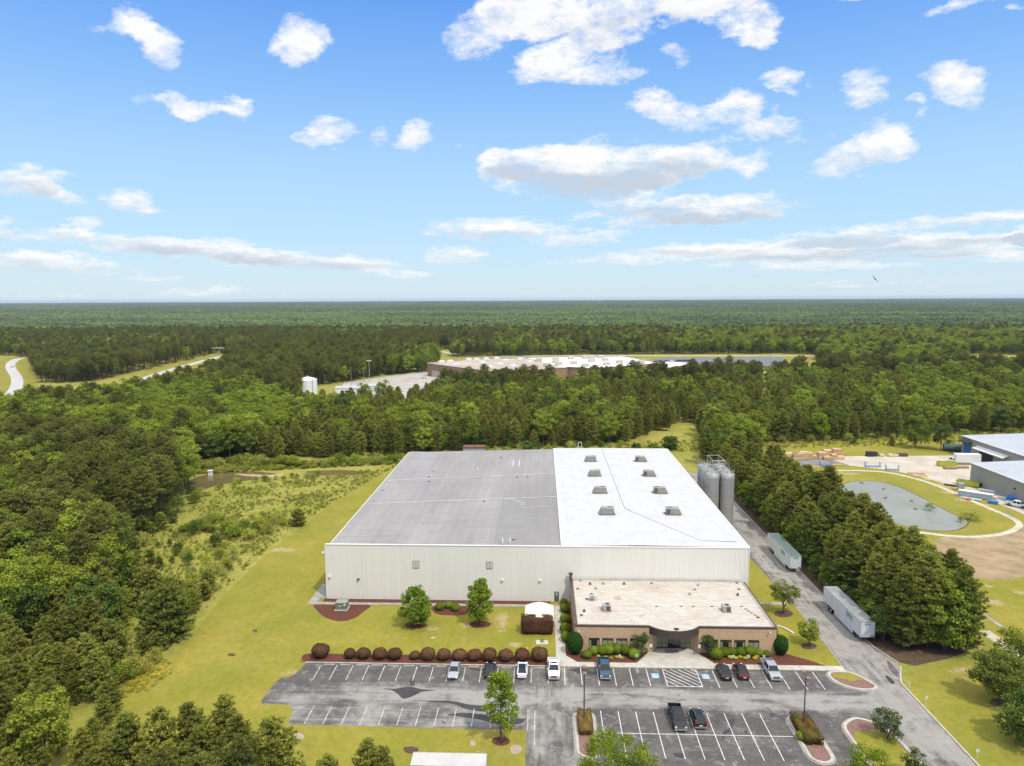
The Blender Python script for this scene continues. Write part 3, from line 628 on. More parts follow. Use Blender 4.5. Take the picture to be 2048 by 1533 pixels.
def brick_wall(k, b):
    bt = k.new('ShaderNodeTexBrick'); p = k.pos(); x, y, z = k.sep(p)
    k.put(bt.inputs['Vector'], k.comb(k.math('ADD', x, y), z)); bt.inputs['Scale'].default_value = 1.0
    bt.inputs['Brick Width'].default_value = 0.42; bt.inputs['Row Height'].default_value = 0.2; bt.inputs['Mortar Size'].default_value = 0.012
    for i, c in enumerate(((0.50, 0.325, 0.195, 1), (0.57, 0.385, 0.235, 1), (0.40, 0.27, 0.17, 1))): bt.inputs[i + 1].default_value = c
    course = k.maprange(k.math('ABSOLUTE', k.math('SUBTRACT', k.math('FRACT', k.math('MULTIPLY', z, 1 / 1.35)), 0.5)), 0.465, 0.485)
    c = k.mix(k.math('MULTIPLY', course, 0.45), bt.outputs[0], (0.27, 0.18, 0.115))
    c = k.mix(k.math('MULTIPLY', k.maprange(k.noise(p, 0.7, 6), 0.5, 0.75), 0.25), c, (0.60, 0.45, 0.31)); k.put(b.inputs['Base Color'], c)
custom('tan_brick', brick_wall, 0.9, 0.2)
mat('red_brick', (0.34, 0.215, 0.14), 0.9, alt=(0.27, 0.17, 0.11), vscale=0.3)
mat('bronze_trim', (0.105, 0.080, 0.062), 0.5, metal=0.2, var=0.2, vscale=1)
mat('trim_white', (0.72, 0.71, 0.68), 0.5)
mat('dark_glass', (0.015, 0.016, 0.014), 0.08, spec=0.9)
mat('curtain', (0.34, 0.31, 0.19), 0.8, var=0.5, vscale=3, stretch=(3, 1, .2))
mat('door_grey', (0.10, 0.115, 0.13), 0.5); mat('steel', (0.37, 0.36, 0.335), 0.55, metal=0.3, var=0.15, vscale=1)
mat('galv', (0.42, 0.43, 0.41), 0.5, metal=0.3, var=0.25, vscale=1.2); mat('hvac', (0.30, 0.295, 0.245), 0.6, var=0.25, vscale=1.5)
mat('hvac_dark', (0.105, 0.075, 0.055), 0.7, var=0.3, vscale=6); mat('rust', (0.19, 0.085, 0.045), 0.9, var=0.4, vscale=3); mat('black', (0.02, 0.02, 0.02), 0.6)
mat('pole_bronze', (0.07, 0.055, 0.045), 0.5); mat('white_metal', (0.74, 0.73, 0.70), 0.45, var=0.08)

WX0, WX1, WM, WY0, WY1 = -45.4, 42.6, 4.2, 142.4, 239.0
wh = empty('warehouse', ((WX0 + WX1) / 2, WY0, 0), 0, 'huge cream metal-clad warehouse with one half of its roof grey and the other half white', 'warehouse')
wh.location = (0, 0, 0)
# front wall with real standing ribs on top of the panels
w = MB(); w.box(WX0, WX1, WY0, WY0 + .3, 0, 11.85)
i = 0
x = WX0 + 0.5
while x < WX1 - .2: w.box(x, x + .05, WY0 - .022, WY0 + .02, .05, 11.83); x += 1.02
w.build('wall', MATS['cream_panel'], wh)['label'] = 'cream ribbed front wall'
w = MB(); w.box(WX0, WX0 + .3, WY0 + .3, WY1, 0, 10.3); w.box(WX1 - .3, WX1, WY0 + .3, WY1, 0, 11.5); w.box(WX0 + .3, WX1 - .3, WY1 - .3, WY1, 0, 10.3)
w.build('wall', MATS['cream_panel'], wh)
# grey roof: low pitch rising to the white half, with raised seams running across
w = MB(); zl, zr, yf = 10.45, 11.72, WY0 + .3
w.add([(WX0 - .25, yf, zl), (WM, yf, zr), (WM, WY1 + .2, zr), (WX0 - .25, WY1 + .2, zl)], [(0, 1, 2, 3)])
w.add([(WX0 - .25, yf, zl - .25), (WX0 - .25, yf, zl), (WX0 - .25, WY1 + .2, zl), (WX0 - .25, WY1 + .2, zl - .25)], [(0, 1, 2, 3)])
y = yf + .5
while y < WY1:
    w.add([(WX0 - .2, y, zl + .01), (WM - .02, y, zr + .01), (WM - .02, y + .05, zr + .075), (WX0 - .2, y + .05, zl + .075), (WX0 - .2, y + .10, zl + .01), (WM - .02, y + .10, zr + .01)], [(0, 1, 2, 3), (3, 2, 5, 4)]); y += 0.92
w.build('roof', MATS['grey_metal_roof'], wh)['label'] = 'ribbed grey metal roof'
mat('seal_white', (0.70, 0.69, 0.66), .7, var=.3, vscale=2)
w = MB()
def rz_(x): return zl + (zr - zl) * (x - WX0) / (WM - WX0)
def rstrip(pts, wd):
    w = MB(); P = [G(px, py, 11.2) for px, py in pts]
    for a, b_ in zip(P[:-1], P[1:]):
        n_ = max(1, int(abs(a[0] - b_[0]) / 6))
        for q in range(n_):
            p0 = [a[j] + (b_[j] - a[j]) * q / n_ for j in (0, 1)]; p1 = [a[j] + (b_[j] - a[j]) * (q + 1) / n_ for j in (0, 1)]
            t = (Vector(p1) - Vector(p0)).normalized(); nn = Vector((-t.y, t.x)) * wd / 2
            w.add([(p[0] + s_ * nn.x, p[1] + s_ * nn.y, rz_(p[0]) + .095) for p, s_ in ((p0, 1), (p0, -1), (p1, -1), (p1, 1))], [(0, 1, 2, 3)])
    w.build('roof_sealant', MATS['seal_white'], wh)
rstrip([(776, 957), (900, 955), (1108, 951)], .35); rstrip([(737, 1003.5), (900, 1001), (1113, 998)], .3)
rstrip([(1018, 998), (1050, 1012), (1040, 1014)], .22); rstrip([(1035, 1019), (1108, 1017)], .16); rstrip([(1027, 922), (1026, 935)], .2); rstrip([(1039, 922), (1038, 935), ], .2); rstrip([(956, 936), (955, 941)], .2)
# white roof with a slight ridge
w = MB(); rx = 20.5
w.add([(WM, yf, 11.95), (rx, yf, 12.2), (WX1 + .1, yf, 11.95), (WX1 + .1, WY1 + .2, 11.95), (rx, WY1 + .2, 12.2), (WM, WY1 + .2, 11.95)], [(0, 1, 4, 5), (1, 2, 3, 4)])
w.build('roof', MATS['white_membrane'], wh)['label'] = 'white membrane roof'
w = MB()
w.box(WX0 - .06, WX1 + .06, WY0 - .1, WY0 + .36, 11.853, 11.98); w.box(WX0 - .12, WX0 + .02, WY0 - .1, WY0 + .1, .1, 11.85); w.box(WX1 - .02, WX1 + .12, WY0 - .1, WY0 + .1, .1, 11.85)
w.box(WM - .12, WM - .003, WY0 + .37, WY1, 11.6, 12.03); w.box(WX1 + .11, WX1 + .3, WY0 + .37, WY1, 11.7, 12.02); w.box(WX0 - .42, WX0 - .26, yf, WY1 + .2, zl - .25, zl + .06)
w.box(WM, WX1, WY1 + .21, WY1 + .35, 11.7, 12.05); w.box(WX0, WM - .2, WY1 + .21, WY1 + .3, 10.2, 10.6)
w.build('roof_trim', MATS['trim_white'], wh)
w = MB(); P = [(20.5, WY1 - 1), (20.6, 215), (20.8, 190), (21.5, 168)]
for a, b_ in (((20.5, 238), (20.3, 168.5)), ((20.3, 168.5), (33.5, 146.5)), ((33.5, 146.5), (41, 145.8))):
    w.tube([(a[0], a[1], 12.24 if a[0] < 30 else 12.06), (b_[0], b_[1], 12.24 if b_[0] < 30 else 12.06)], .05, 5)
w.build('roof_conduit', mat('conduit', (.20, .18, .14), .7), wh)
# doors, wall hatches, lamps on the front wall
def wx(px, py): return GY(px, py, WY0)
for (pl, pr, pt, pb, lab) in ((1109, 1118, 1183, 1201.5, 'grey door with two small white notices at the office end'), (812, 820.5, 1179, 1200, 'grey door half hidden behind a tree')):
    x0, x1 = wx(pl, pt)[0], wx(pr, pt)[0]
    dr = MB().box(x0, x1, WY0 - .09, WY0 + .01, .05, 2.15).build('door', MATS['door_grey'], wh); dr['label'] = lab
    MB().box(x0 + .36 * (x1 - x0), x0 + .64 * (x1 - x0), WY0 - .10, WY0 - .085, 1.35, 1.62).box(x0 + .36 * (x1 - x0), x0 + .64 * (x1 - x0), WY0 - .10, WY0 - .085, 1.70, 1.95).build('notice', MATS['white_metal'], dr)
    MB().box(x0 + .08, x0 + .16, WY0 - .13, WY0 - .085, .95, 1.08).build('handle', MATS['steel'], dr)
for (pl, pr, pt, pb) in ((826, 838, 1122, 1136), (973, 985, 1123.5, 1137)):
    x0, zt = wx(pl, pt); x1, zb = wx(pr, pb)
    hb = MB().box(x0, x1, WY0 - .10, WY0, zb, zt).build('wall_vent', mat('vent_grey', (.52, .51, .47), .5), wh)
    fr = MB()
    for q in (0, .5, 1): fr.box(x0 + (x1 - x0) * q - .04, x0 + (x1 - x0) * q + .04, WY0 - .13, WY0 - .08, zb, zt)
    for q in (0, 1): fr.box(x0, x1, WY0 - .125, WY0 - .085, zb + (zt - zb) * q - .04, zb + (zt - zb) * q + .04)
    fr.build('frame', mat('vent_frame', (.25, .25, .24), .5), hb)
for (px, py) in ((717, 1158), (1005, 1160), (1080.5, 1161), (646.5, 1105), (660, 1153)):
    x0, zt = wx(px, py)
    MB().box(x0 - .22, x0 + .22, WY0 - .35, WY0 - .05, zt - .14, zt + .14).box(x0 - .1, x0 + .1, WY0 - .4, WY0 - .3, zt - .1, zt + .06, ).build('wall_light', MATS['white_metal'] if px > 900 or px < 661 else MATS['hvac_dark'], wh)
w = MB()
for px in (1005, 1020):
    x0 = G(px, 1086, 11.9)[0]
    for py in (1082, 1086.5): x_, y_ = G(px, py, 11.7); MB().lathe([(.16, 11.5), (.16, 12.1), (.2, 12.1), (.2, 12.25)], 8, x_, y_).build('roof_pipe', MATS['white_metal'], wh)
w = MB()
for (px, py) in ((968, 1004), (866, 942), (858, 952), (857, 961), (1034, 957), (1055, 957), (1001, 916), (764, 977), (1027, 1083)):
    x_, y_ = G(px, py, 11.2); MB().box(x_ - .35, x_ + .35, y_ - .12, y_ + .12, rz_(x_) + .05, rz_(x_) + .2).build('roof_patch', mat('patch_dark', (.10, .10, .10), .8), wh)

# ---- rooftop units on the warehouse
def rooftop_unit(side):
    r = empty('rooftop_unit', (0, 0, 0), 0, 'x', 'air conditioner', 'grey air handling units on the white roof')
    MB().box(-1.45, 1.45, -1.0, 1.0, .22, 1.62).build('cabinet', MATS['hvac'], r, bevel=.03)
    b_ = MB().box(-1.7, 1.75, -1.05, 1.05, 0, .2).build('curb', mat('hvac_base', (.16, .15, .13), .8), r)
    hd = MB(); s = side; hd.add([(s * 1.46, -.9, .25), (s * 2.15, -.9, .25), (s * 1.46, -.9, 1.5), (s * 1.46, .9, .25), (s * 2.15, .9, .25), (s * 1.46, .9, 1.5)], [(0, 1, 2), (5, 4, 3), (1, 4, 5, 2), (0, 3, 4, 1)])
    hd.build('intake_hood', MATS['hvac'], r)
    g = MB(); xx = -s
    g.box(min(xx * .7, xx * 1.38), max(xx * .7, xx * 1.38), -1.03, -1.001, .32, 1.52); g.build('coil_grille', MATS['hvac_dark'], r) if s > 0 else None
    ln = MB()
    for q in (-.5, .1, .7): MB().box(q, q + .03, -1.015, -1.001, .25, 1.58).build('panel_seam', mat('seam', (.14, .13, .11), .7), r)
    fn = MB()
    for q in (-.9, -.3): fn.lathe([(.28, 1.62), (.28, 1.68), (.22, 1.69), (.05, 1.69)], 12, xx * abs(q), .35)
    fn.build('fan', mat('fan_dark', (.06, .06, .06), .6), r)
    return r
uL, uR = rooftop_unit(-1), rooftop_unit(1)
rows = ((925, 1183, 1281, 'farthest back'), (954.5, 1191, 1298, 'second from the back edge'), (989, 1202, 1320, 'third from the back edge'), (1032, 1216, 1346, 'nearest to the front'))
for i, (py, pl, pr, wd) in enumerate(rows):
    for s, px, src in ((-1, pl, uL), (1, pr, uR)):
        x_, y_ = G(px, py, 12.0); lab = f"grey rooftop unit {wd} in the {'left' if s < 0 else 'right'} column on the white roof"
        o = src if i == 0 else copy_tree(src)
        o['label'] = lab; o.location = (x_, y_ + 1, 12.18 - abs(x_ - rx) * .0113 * 1.0); o.scale = (1.0, 1, 1.0)
# ---- office building
OX0, OX1, OY0, OY1, OH = 6.1, 41.6, 121.3, 142.2, 4.95
of = empty('office_building', (0, 0, 0), 0, 'single-storey tan brick office with flat stained white roof and curved brown entrance canopy', 'office')
cxl, cxr = GY(1311, 1290, 122.8)[0], GY(1384, 1290, 122.8)[0]; ncl, ncr = cxl - 0.75, cxr + 0.75
w = MB()
wins = []
for a, b_ in ((255, 353), (375, 477), (500, 600), (622, 722), (1305, 1405), (1428, 1528), (1550, 1652), (1675, 1775)):
    wins.append((GY(a / 4.452 + 1120, 1283, OY0)[0], GY(b_ / 4.452 + 1120, 1283, OY0)[0]))
zw0, zw1 = 1.05, 2.58
def wall_with(x0, x1, ws):
    w.box(x0, x1, OY0, OY0 + .3, 0, zw0); w.box(x0, x1, OY0, OY0 + .3, zw1, OH - .25); xs = x0
    for a, b_ in ws: w.box(xs, a, OY0, OY0 + .3, zw0, zw1); xs = b_
    w.box(xs, x1, OY0, OY0 + .3, zw0, zw1)
wall_with(OX0, ncl, wins[:4]); wall_with(ncr, OX1, wins[4:])
w.prism([(ncl, OY0), (ncl, OY0 + .3), (cxl, 122.9), (cxl + .25, 122.8)], 0, 4.2); w.prism([(ncr, OY0 + .3), (ncr, OY0), (cxr - .25, 122.8), (cxr, 122.9)], 0, 4.2)
w.box(ncl, ncr, 122.7, 123.0, 2.32, 4.2)
w.box(OX0, OX0 + .3, OY0 + .3, OY1, 0, OH - .25); w.box(OX1 - .3, OX1, OY0 + .3, OY1, 0, OH - .25)
w.build('wall', MATS['tan_brick'], of)
arc = []; ax0, ax1 = GY(1298.6, 1250, OY0)[0], GY(1398.5, 1250, OY0)[0]; half = (ax1 - ax0) / 2; sag = 2.15; rr = (half ** 2 + sag ** 2) / (2 * sag); cyy = OY0 - sag + rr; cxx = (ax0 + ax1) / 2
th = math.asin(half / rr)
for q in range(25): t = -th + 2 * th * q / 24; arc.append((cxx + rr * math.sin(t), cyy - rr * math.cos(t)))
MB().prism([(OX0 + .4, OY0 + .3), (ax0 + .1, OY0 + .3)] + [(x, y + .28) for x, y in arc[1:-1]] + [(ax1 - .1, OY0 + .3), (OX1 - .4, OY0 + .3), (OX1 - .4, OY1 - .1), (OX0 + .4, OY1 - .1)], OH - .5, OH - .06).build('roof', MATS['stained_membrane'], of)
w = MB(); w.box(OX0 - .08, ax0 - .01, OY0 - .08, OY0 + .32, OH - .24, OH + .04); w.box(ax1 + .01, OX1 + .08, OY0 - .08, OY0 + .32, OH - .24, OH + .04)
w.box(OX0 - .22, OX0 + .4, OY0 + .33, OY1, OH - .24, OH + .06); w.box(OX1 - .3, OX1 + .12, OY0 + .33, OY1 - .6, OH - .24, OH + .06); w.build('parapet_cap', MATS['bronze_trim'], of)
MB().box(OX1 - .52, OX1 - .31, OY0 + .33, OY1 - .6, OH - .24, OH + .10).box(OX0 + .42, OX1 - .55, OY1 - .28, OY1 - .02, OH - .1, OH + .28).build('roof_curb', MATS['stained_membrane'], of)
w = MB(); n_ = len(arc)
for i in range(n_ - 1):
    (xa, ya), (xb, yb) = arc[i], arc[i + 1]
    w.add([(xa, ya, OH - 1.35), (xb, yb, OH - 1.35), (xb, yb, OH + .05), (xa, ya, OH + .05), (xa, ya + .25, OH + .05), (xb, yb + .25, OH + .05), (xa, ya + .25, OH - 1.35), (xb, yb + .25, OH - 1.35)], [(0, 1, 2, 3), (3, 2, 5, 4), (0, 6, 7, 1)])
    t = -th + 2 * th * (i + .5) / 24
    for q in (0, .5):
        xm, ym = xa + (xb - xa) * q, ya + (yb - ya) * q
        w.tube([(xm, ym - .01, OH - 1.33), (xm, ym - .01, OH + .0)], .02, 4)
w.build('entrance_canopy', MATS['bronze_trim'], of)
MB().prism([(x, y + .02) for x, y in arc] + [(ax1, OY0 + 1.4), (ax0, OY0 + 1.4)], OH - 1.32, OH - 1.25).build('canopy_soffit', mat('soffit', (.45, .40, .33), .8), of)
for i, (a, b_) in enumerate(wins):
    fr = MB(); y0 = OY0 + .05
    for q in (0, 1): fr.box(a + (b_ - a - .07) * q, a + .07 + (b_ - a - .07) * q, y0, y0 + .12, zw0, zw1)
    for z_ in (zw0, zw1 - .07, zw1 - .42): fr.box(a + .07, b_ - .07, y0, y0 + .12, z_, z_ + .07)
    fr.box((a + b_) / 2 - .03, (a + b_) / 2 + .03, y0 + .001, y0 + .12, zw0 + .07, zw1 - .43)
    wn_ = fr.build('window', mat('bronze_frame', (.05, .042, .034), .4), of)
    MB().box(a + .02, b_ - .02, y0 + .07, y0 + .09, zw0 + .02, zw1 - .02).build('glass', MATS['dark_glass'], wn_)
    cu = MB()
    if i not in (0, 5, 6): cu.box(a + .1, b_ - .1, y0 + .055, y0 + .069, zw0 + .1, zw1 - .44)
    else:
        MB().box(a + .1, a + .45, y0 + .055, y0 + .069, zw0 + .1, zw1 - .44).build('curtain', MATS['curtain'], wn_); cu.box(b_ - .45, b_ - .1, y0 + .055, y0 + .069, zw0 + .1, zw1 - .44)
    cu.build('curtain', MATS['curtain'], wn_)
    MB().box(a - .03, b_ + .03, OY0 - .05, OY0 + .045, zw0 - .07, zw0 - .003).build('sill', mat('sill', (.42, .33, .24), .9), wn_)
ye = 122.95
sb = MB(); 
for q in (0, .168, .335, .5, .665, .832, 1.0): xx = cxl + (cxr - cxl) * q; sb.box(xx - .04, xx + .04, ye - .25, ye - .13, .1, 2.31)
for z_ in (.1, 1.1, 2.24):
    for a, b_ in ((0, .335), (.665, 1)): sb.box(cxl + (cxr - cxl) * a + .045, cxl + (cxr - cxl) * b_ - .045, ye - .24, ye - .14, z_, z_ + .07)
en = sb.build('entrance', MATS['bronze_frame'], of)
MB().box(cxl, cxr, ye - .17, ye - .15, .1, 2.3).build('glass', MATS['dark_glass'], en)
MB().box(cxl + .15, cxl + (cxr - cxl) * .33, ye - .19, ye - .172, .3, 2.2).box(cxl + (cxr - cxl) * .68, cxr - .15, ye - .19, ye - .172, .3, 2.2).build('blind', MATS['curtain'], en)
MB().box((cxl + cxr) / 2 - .16, (cxl + cxr) / 2 - .08, ye - .30, ye - .26, .9, 1.3).box((cxl + cxr) / 2 + .08, (cxl + cxr) / 2 + .16, ye - .30, ye - .26, .9, 1.3).build('handle', MATS['steel'], en)
x0, y0 = G(952 / 4.452 + 1120, 1305, .1)[0], 0
MB().box(cxx - 1.5, cxx + .9, 121.0, 122.2, .101, .125).build('door_mat', mat('mat_pink', (.24, .19, .17), .95), of)
tt = MB(); tt.box(-.42, .42, -.2, .2, .12, .3); tt.box(-.05, .05, -.05, .05, -.25, .12)
tt.build('floodlight', MATS['black'], of, loc=(cxx, arc[12][1] + .12, OH + .3))
for (px, py, s) in ((1157.5, 1262, 1), (1539, 1264, -1)):
    x_, z_ = GY(px, py, OY0); MB().tube([(x_, OY0, z_), (x_, OY0 - .3, z_ + .05)], .06, 6).box(x_ - .1, x_ + .1, OY0 - .5, OY0 - .28, z_ - .08, z_ + .12).build('security_camera', MATS['white_metal'], of)
RV = [(187, 100, 0), (268, 130, 1), (385, 130, 0), (320, 172, 0), (570, 130, 1), (818, 125, 0), (1230, 143, 0), (1203, 181, 0), (1155, 222, 0), (1582, 228, 1), (215, 372, 1), (1592, 174, 2), (1762, 425, 2), (190, 404, 2), (157, 170, 2), (237, 260, 2), (1575, 118, 2), (280, 216, 2)]
for (a, b_, kd) in RV:
    x_, y_ = G(a / 4.452 + 1120, b_ / 4.452 + 1140, OH - .06)
    if kd == 0: MB().lathe([(.16, 0), (.16, .28), (.27, .30), (.27, .42), (.1, .52)], 10).build('roof_vent', MATS['galv'], of, loc=(x_, y_, OH - .06))
    elif kd == 1: MB().lathe([(.3, 0), (.26, .12), (.15, .14), (.15, .3), (.25, .32), (.2, .42)], 10).build('roof_vent', MATS['rust'], of, loc=(x_, y_, OH - .06))
    else: MB().lathe([(.34, 0), (.34, .06), (.2, .08)], 10).build('roof_drain', mat('drain', (.09, .06, .045), .8), of, loc=(x_, y_, OH - .06))
w = MB(); x_, y_ = G(1184, 1200, OH)
w.box(-.5, .5, -.5, .5, .45, .95)
for a in (-.4, .4):
    for b_ in (-.4, .4): w.box(a - .04, a + .04, b_ - .04, b_ + .04, 0, .45)
w.tube([(.3, 0, .8), (.9, 0, .8), (.9, 0, 0)], .06); w.build('roof_fan_box', MATS['galv'], of, loc=(x_, y_, OH - .06))
w = MB(); x_, y_ = G(1235, 1196, OH); w.lathe([(.75, 0), (.7, .06), (.3, .10)], 14); w.build('roof_patch', mat('tan_patch', (.45, .36, .26), .9, var=.3), of, loc=(x_, y_, OH - .06)).scale = (1, 1.4, 1)
w = MB(); seamz = OH - .05
for (a, b_) in (((1230, 1211.5), (1500, 1213)), ((1290, 1213), (1312, 1231)), ((1312, 1231), (1340, 1248)), ((1160, 1231), (1222, 1230)), ((1490, 1190), (1530, 1236)), ((1245, 1199), (1290, 1213))): w.strip(GP((*a, OH), (*b_, OH)), .09, seamz)
w.build('roof_seam', mat('roofseam', (.40, .35, .28), .9), of)
w = MB()
for (px, py) in ((1497, 1222), (1503, 1226), (1510, 1230), (1492, 1218), (1483, 1213), (1362, 1213), (1387, 1213), (1424, 1213), (1313, 1213)): x_, y_ = G(px, py, OH); MB().box(x_ - .25, x_ + .25, y_ - .12, y_ + .12, OH - .07, OH + .02).build('roof_debris', mat('drain2', (.10, .07, .05), .9), of)
mt = MB(); mt.box(OX0 - .25, OX0 + .2, OY1 - .8, OY1 - .4, OH - .2, OH + 1.3); mt.box(OX0 - .45, OX0 + .4, OY1 - .9, OY1 - .3, OH + 1.3, OH + 1.6); mt.build('corner_post', MATS['bronze_trim'], of)
def small_unit():
    r = empty('rooftop_unit', (0, 0, 0), 0, 'x', 'air conditioner', 'small square air conditioners on the office roof')
    MB().box(-.72, .72, -.75, .75, .12, 1.15).build('cabinet', MATS['galv'], r, bevel=.02)
    MB().box(-.05, .66, -.78, -.751, .2, 1.05).build('coil_grille', mat('coil', (.15, .065, .045), .8), r)
    MB().lathe([(.42, 1.15), (.42, 1.2), (.36, 1.2), (.1, 1.19)], 16, .15, .05).build('fan', MATS['fan_dark'], r)
    MB().box(-.8, -.6, -.8, .8, 0, .119).box(.6, .8, -.8, .8, 0, .119).build('skid', MATS['rust'], r)
    return r
a = small_unit(); x_, y_ = G(1213.5, 1223, OH); a.location = (x_, y_ + .75, OH - .06); a['label'] = 'small boxy air conditioner on the left part of the tan office roof'
b_ = copy_tree(a); x_, y_ = G(1454, 1225, OH); b_.location = (x_, y_ + .75, OH - .06); b_['label'] = 'small boxy air conditioner on the right part of the tan office roof'

# ---- silos beside the warehouse
def silo():
    r = empty('silo', (0, 0, 0), 0, 'x', 'silo', 'tall silver silos beside the white roof')
    pr = [(1.9, 0)]
    for q in range(13): pr += [(1.9, 1.15 * q + .05), (1.905, 1.15 * q + .08), (1.9, 1.15 * q + .11)]
    MB().lathe(pr + [(1.9, 15.0), (1.6, 15.12), (.5, 15.35), (.3, 15.38)], 28).build('tank', MATS['steel'], r, smooth=False)
    for po in (r.children[0],): po.data.polygons.foreach_set('use_smooth', [len(p.vertices) == 4 for p in po.data.polygons])
    MB().lathe([(.35, 15.36), (.35, 15.75), (.2, 15.8)], 10).box(.7, 1.1, -.2, .2, 15.2, 15.6).build('hatch', MATS['galv'], r)
    rl = MB()
    for zz in (15.5, 15.95): rl.tube([(1.85 * math.cos(R(t)), 1.85 * math.sin(R(t)), zz) for t in range(0, 361, 24)], .035, 4)
    for t in range(0, 360, 36): rl.tube([(1.85 * math.cos(R(t)), 1.85 * math.sin(R(t)), 15.0), (1.85 * math.cos(R(t)), 1.85 * math.sin(R(t)), 15.95)], .03, 4)
    rl.build('railing', MATS['galv'], r)
    return r
sl = silo(); nm = [('right', 51.0), ('left', 46.9)]; rw = [('front', 192.6), ('middle', 197.4), ('back', 202.2)]; first = True
for rn, yy in rw:
    for cn, xx in nm:
        o = sl if first else copy_tree(sl); first = False
        o.location = (xx, yy, .05); o['label'] = f'tall silver silo in the {rn} row, {cn} side of the cluster'; 
for o in bpy.data.objects:
    pass
cw = MB()
for (x_, y_) in ((47.4, 194), (50.6, 194), (47.4, 201), (50.6, 201)): cw.tube([(x_, y_, 15.3), (x_, y_, 18.3)], .09, 5)
for a_, b2 in (((47.4, 194), (50.6, 194)), ((50.6, 194), (50.6, 201)), ((50.6, 201), (47.4, 201)), ((47.4, 201), (47.4, 194))): cw.tube([(*a_, 18.3), (*b2, 18.3)], .09, 5); cw.tube([(*a_, 16.6), (*b2, 16.6)], .04, 4)
cw.tube([(47.4, 194, 15.4), (49, 194, 18.2)], .05, 4); cw.tube([(50.6, 194, 15.4), (49, 194, 18.2)], .05, 4); cw.tube([(46, 194, 17), (47.4, 194, 18.3)], .06, 4); cw.tube([(52, 194, 17), (50.6, 194, 18.3)], .06, 4)
cwo = cw.build('catwalk', MATS['galv']); tag(cwo, 'raised pipe framework and catwalk standing on top of the silos', 'catwalk')
lg = MB()
for (x_, y_, z_) in ((48.9, 197.5, 15.3), (48.9, 201.0, 15.3), (48.9, 194.5, 15.3)): lg.box(x_ - 1.0, x_ + 1.0, y_ - .4, y_ + .4, z_, z_ + .08)
lg.build('walkway', MATS['galv'], cwo)

# ---- neighbouring tan buildings on the right
mat('tan_metal', (0.33, 0.315, 0.265), 0.6, var=.1, vscale=.5, stretch=(2, 2, .2)); mat('blue_roof_metal', (0.42, 0.44, 0.46), 0.5, var=.12, vscale=.15)
nb = empty('storage_building', (0, 0, 0), 0, 'long tan metal building with pale blue-grey roof nearest on the right edge', 'building')
nx, ny = G(1940, 965.5); nh = 6.9
MB().box(nx, nx + 45, ny - 62, ny, 0, nh - .01).build('wall', MATS['tan_metal'], nb)
MB().add([(nx - .2, ny - 62, nh), (nx + 22, ny - 62, nh + 1), (nx + 45, ny - 62, nh), (nx + 45, ny + .2, nh), (nx + 22, ny + .2, nh + 1), (nx - .2, ny + .2, nh)], [(0, 1, 4, 5), (1, 2, 3, 4)]).build('roof', MATS['blue_roof_metal'], nb)
MB().box(nx - .35, nx - .02, ny - 62, ny + .25, nh - .22, nh + .1).box(nx - .02, nx + 45, ny + .02, ny + .3, nh - .2, nh + .06).build('eave_trim', MATS['trim_white'], nb)
MB().box(nx - .02, nx + 5, ny + .01, ny + .1, .1, 4.2).build('door', mat('dark_door', (.08, .07, .06), .6), nb)
MB().box(nx - .4, nx, ny - 23, ny - 22.5, 3.9, 4.2).build('wall_light', MATS['black'], nb)
fb = empty('storage_building', (0, 0, 0), 0, 'farther tan metal building with blue roll-up door and pale roof', 'building')
fx, fy = G(1922, 908); 
MB().box(fx, fx + 60, fy - 45, fy, 0, 7.4).build('wall', MATS['tan_metal'], fb)
MB().add([(fx - .3, fy - 45, 7.5), (fx + 30, fy - 45, 8.6), (fx + 60, fy - 45, 7.5), (fx + 60, fy + .3, 7.5), (fx + 30, fy + .3, 8.6), (fx - .3, fy + .3, 7.5)], [(0, 1, 4, 5), (1, 2, 3, 4)]).build('roof', MATS['blue_roof_metal'], fb)
MB().box(fx - .5, fx - .05, fy - 45, fy + .3, 7.3, 7.62).build('eave_trim', MATS['trim_white'], fb)
MB().box(fx - .12, fx, fy - 6.2, fy - 1.6, .1, 5.2).build('roller_door', mat('blue_door', (.03, .17, .42), .5, var=.1), fb)
MB().box(fx - .12, fx, fy - 20, fy - 12, .1, 3.6).build('dock_opening', MATS['black'], fb)
MB().add([(fx - 2.2, fy - 29, 4.7), (fx, fy - 29, 5.6), (fx, fy - 10.5, 5.6), (fx - 2.2, fy - 10.5, 4.7)], [(0, 1, 2, 3)]).box(fx - 2.25, fx - 2.1, fy - 29, fy - 10.5, 4.55, 4.75).build('awning', MATS['white_metal'], fb)
MB().box(fx - 1.8, fx, fy - 7, fy - .8, 5.4, 6.0).build('door_hood', MATS['bronze_trim'], fb)

# ---- brick plant far behind the woods
pl_ = empty('brick_plant', (0, 0, 0), 0, 'wide low brown brick factory with tan and white roof beyond the pine woods', 'factory')
A = G(854.8, 728, 10); B = G(992, 746, 10); C_ = G(1131, 737, 10); D = G(1186, 738.5, 10); E2 = G(1322, 727.5, 10)
BL = G(935, 720, 10); BR = (G(1250, 714, 10)); T0 = G(1055, 716.5, 10)
wl = MB(); outl = [A, B, C_, (C_[0] + 2, C_[1] + 6), D, E2, BR, T0, BL]
for a_, b2 in zip(outl, outl[1:] + outl[:1]): wl.add([(*a_, 0), (*b2, 0), (*b2, 10.6), (*a_, 10.6)], [(0, 1, 2, 3)])
wl.build('wall', MATS['red_brick'], pl_)
def inner(P_, t=.985):
    cx_ = sum(p[0] for p in outl) / len(outl); cy_ = sum(p[1] for p in outl) / len(outl); return (cx_ + (P_[0] - cx_) * t, cy_ + (P_[1] - cy_) * t)
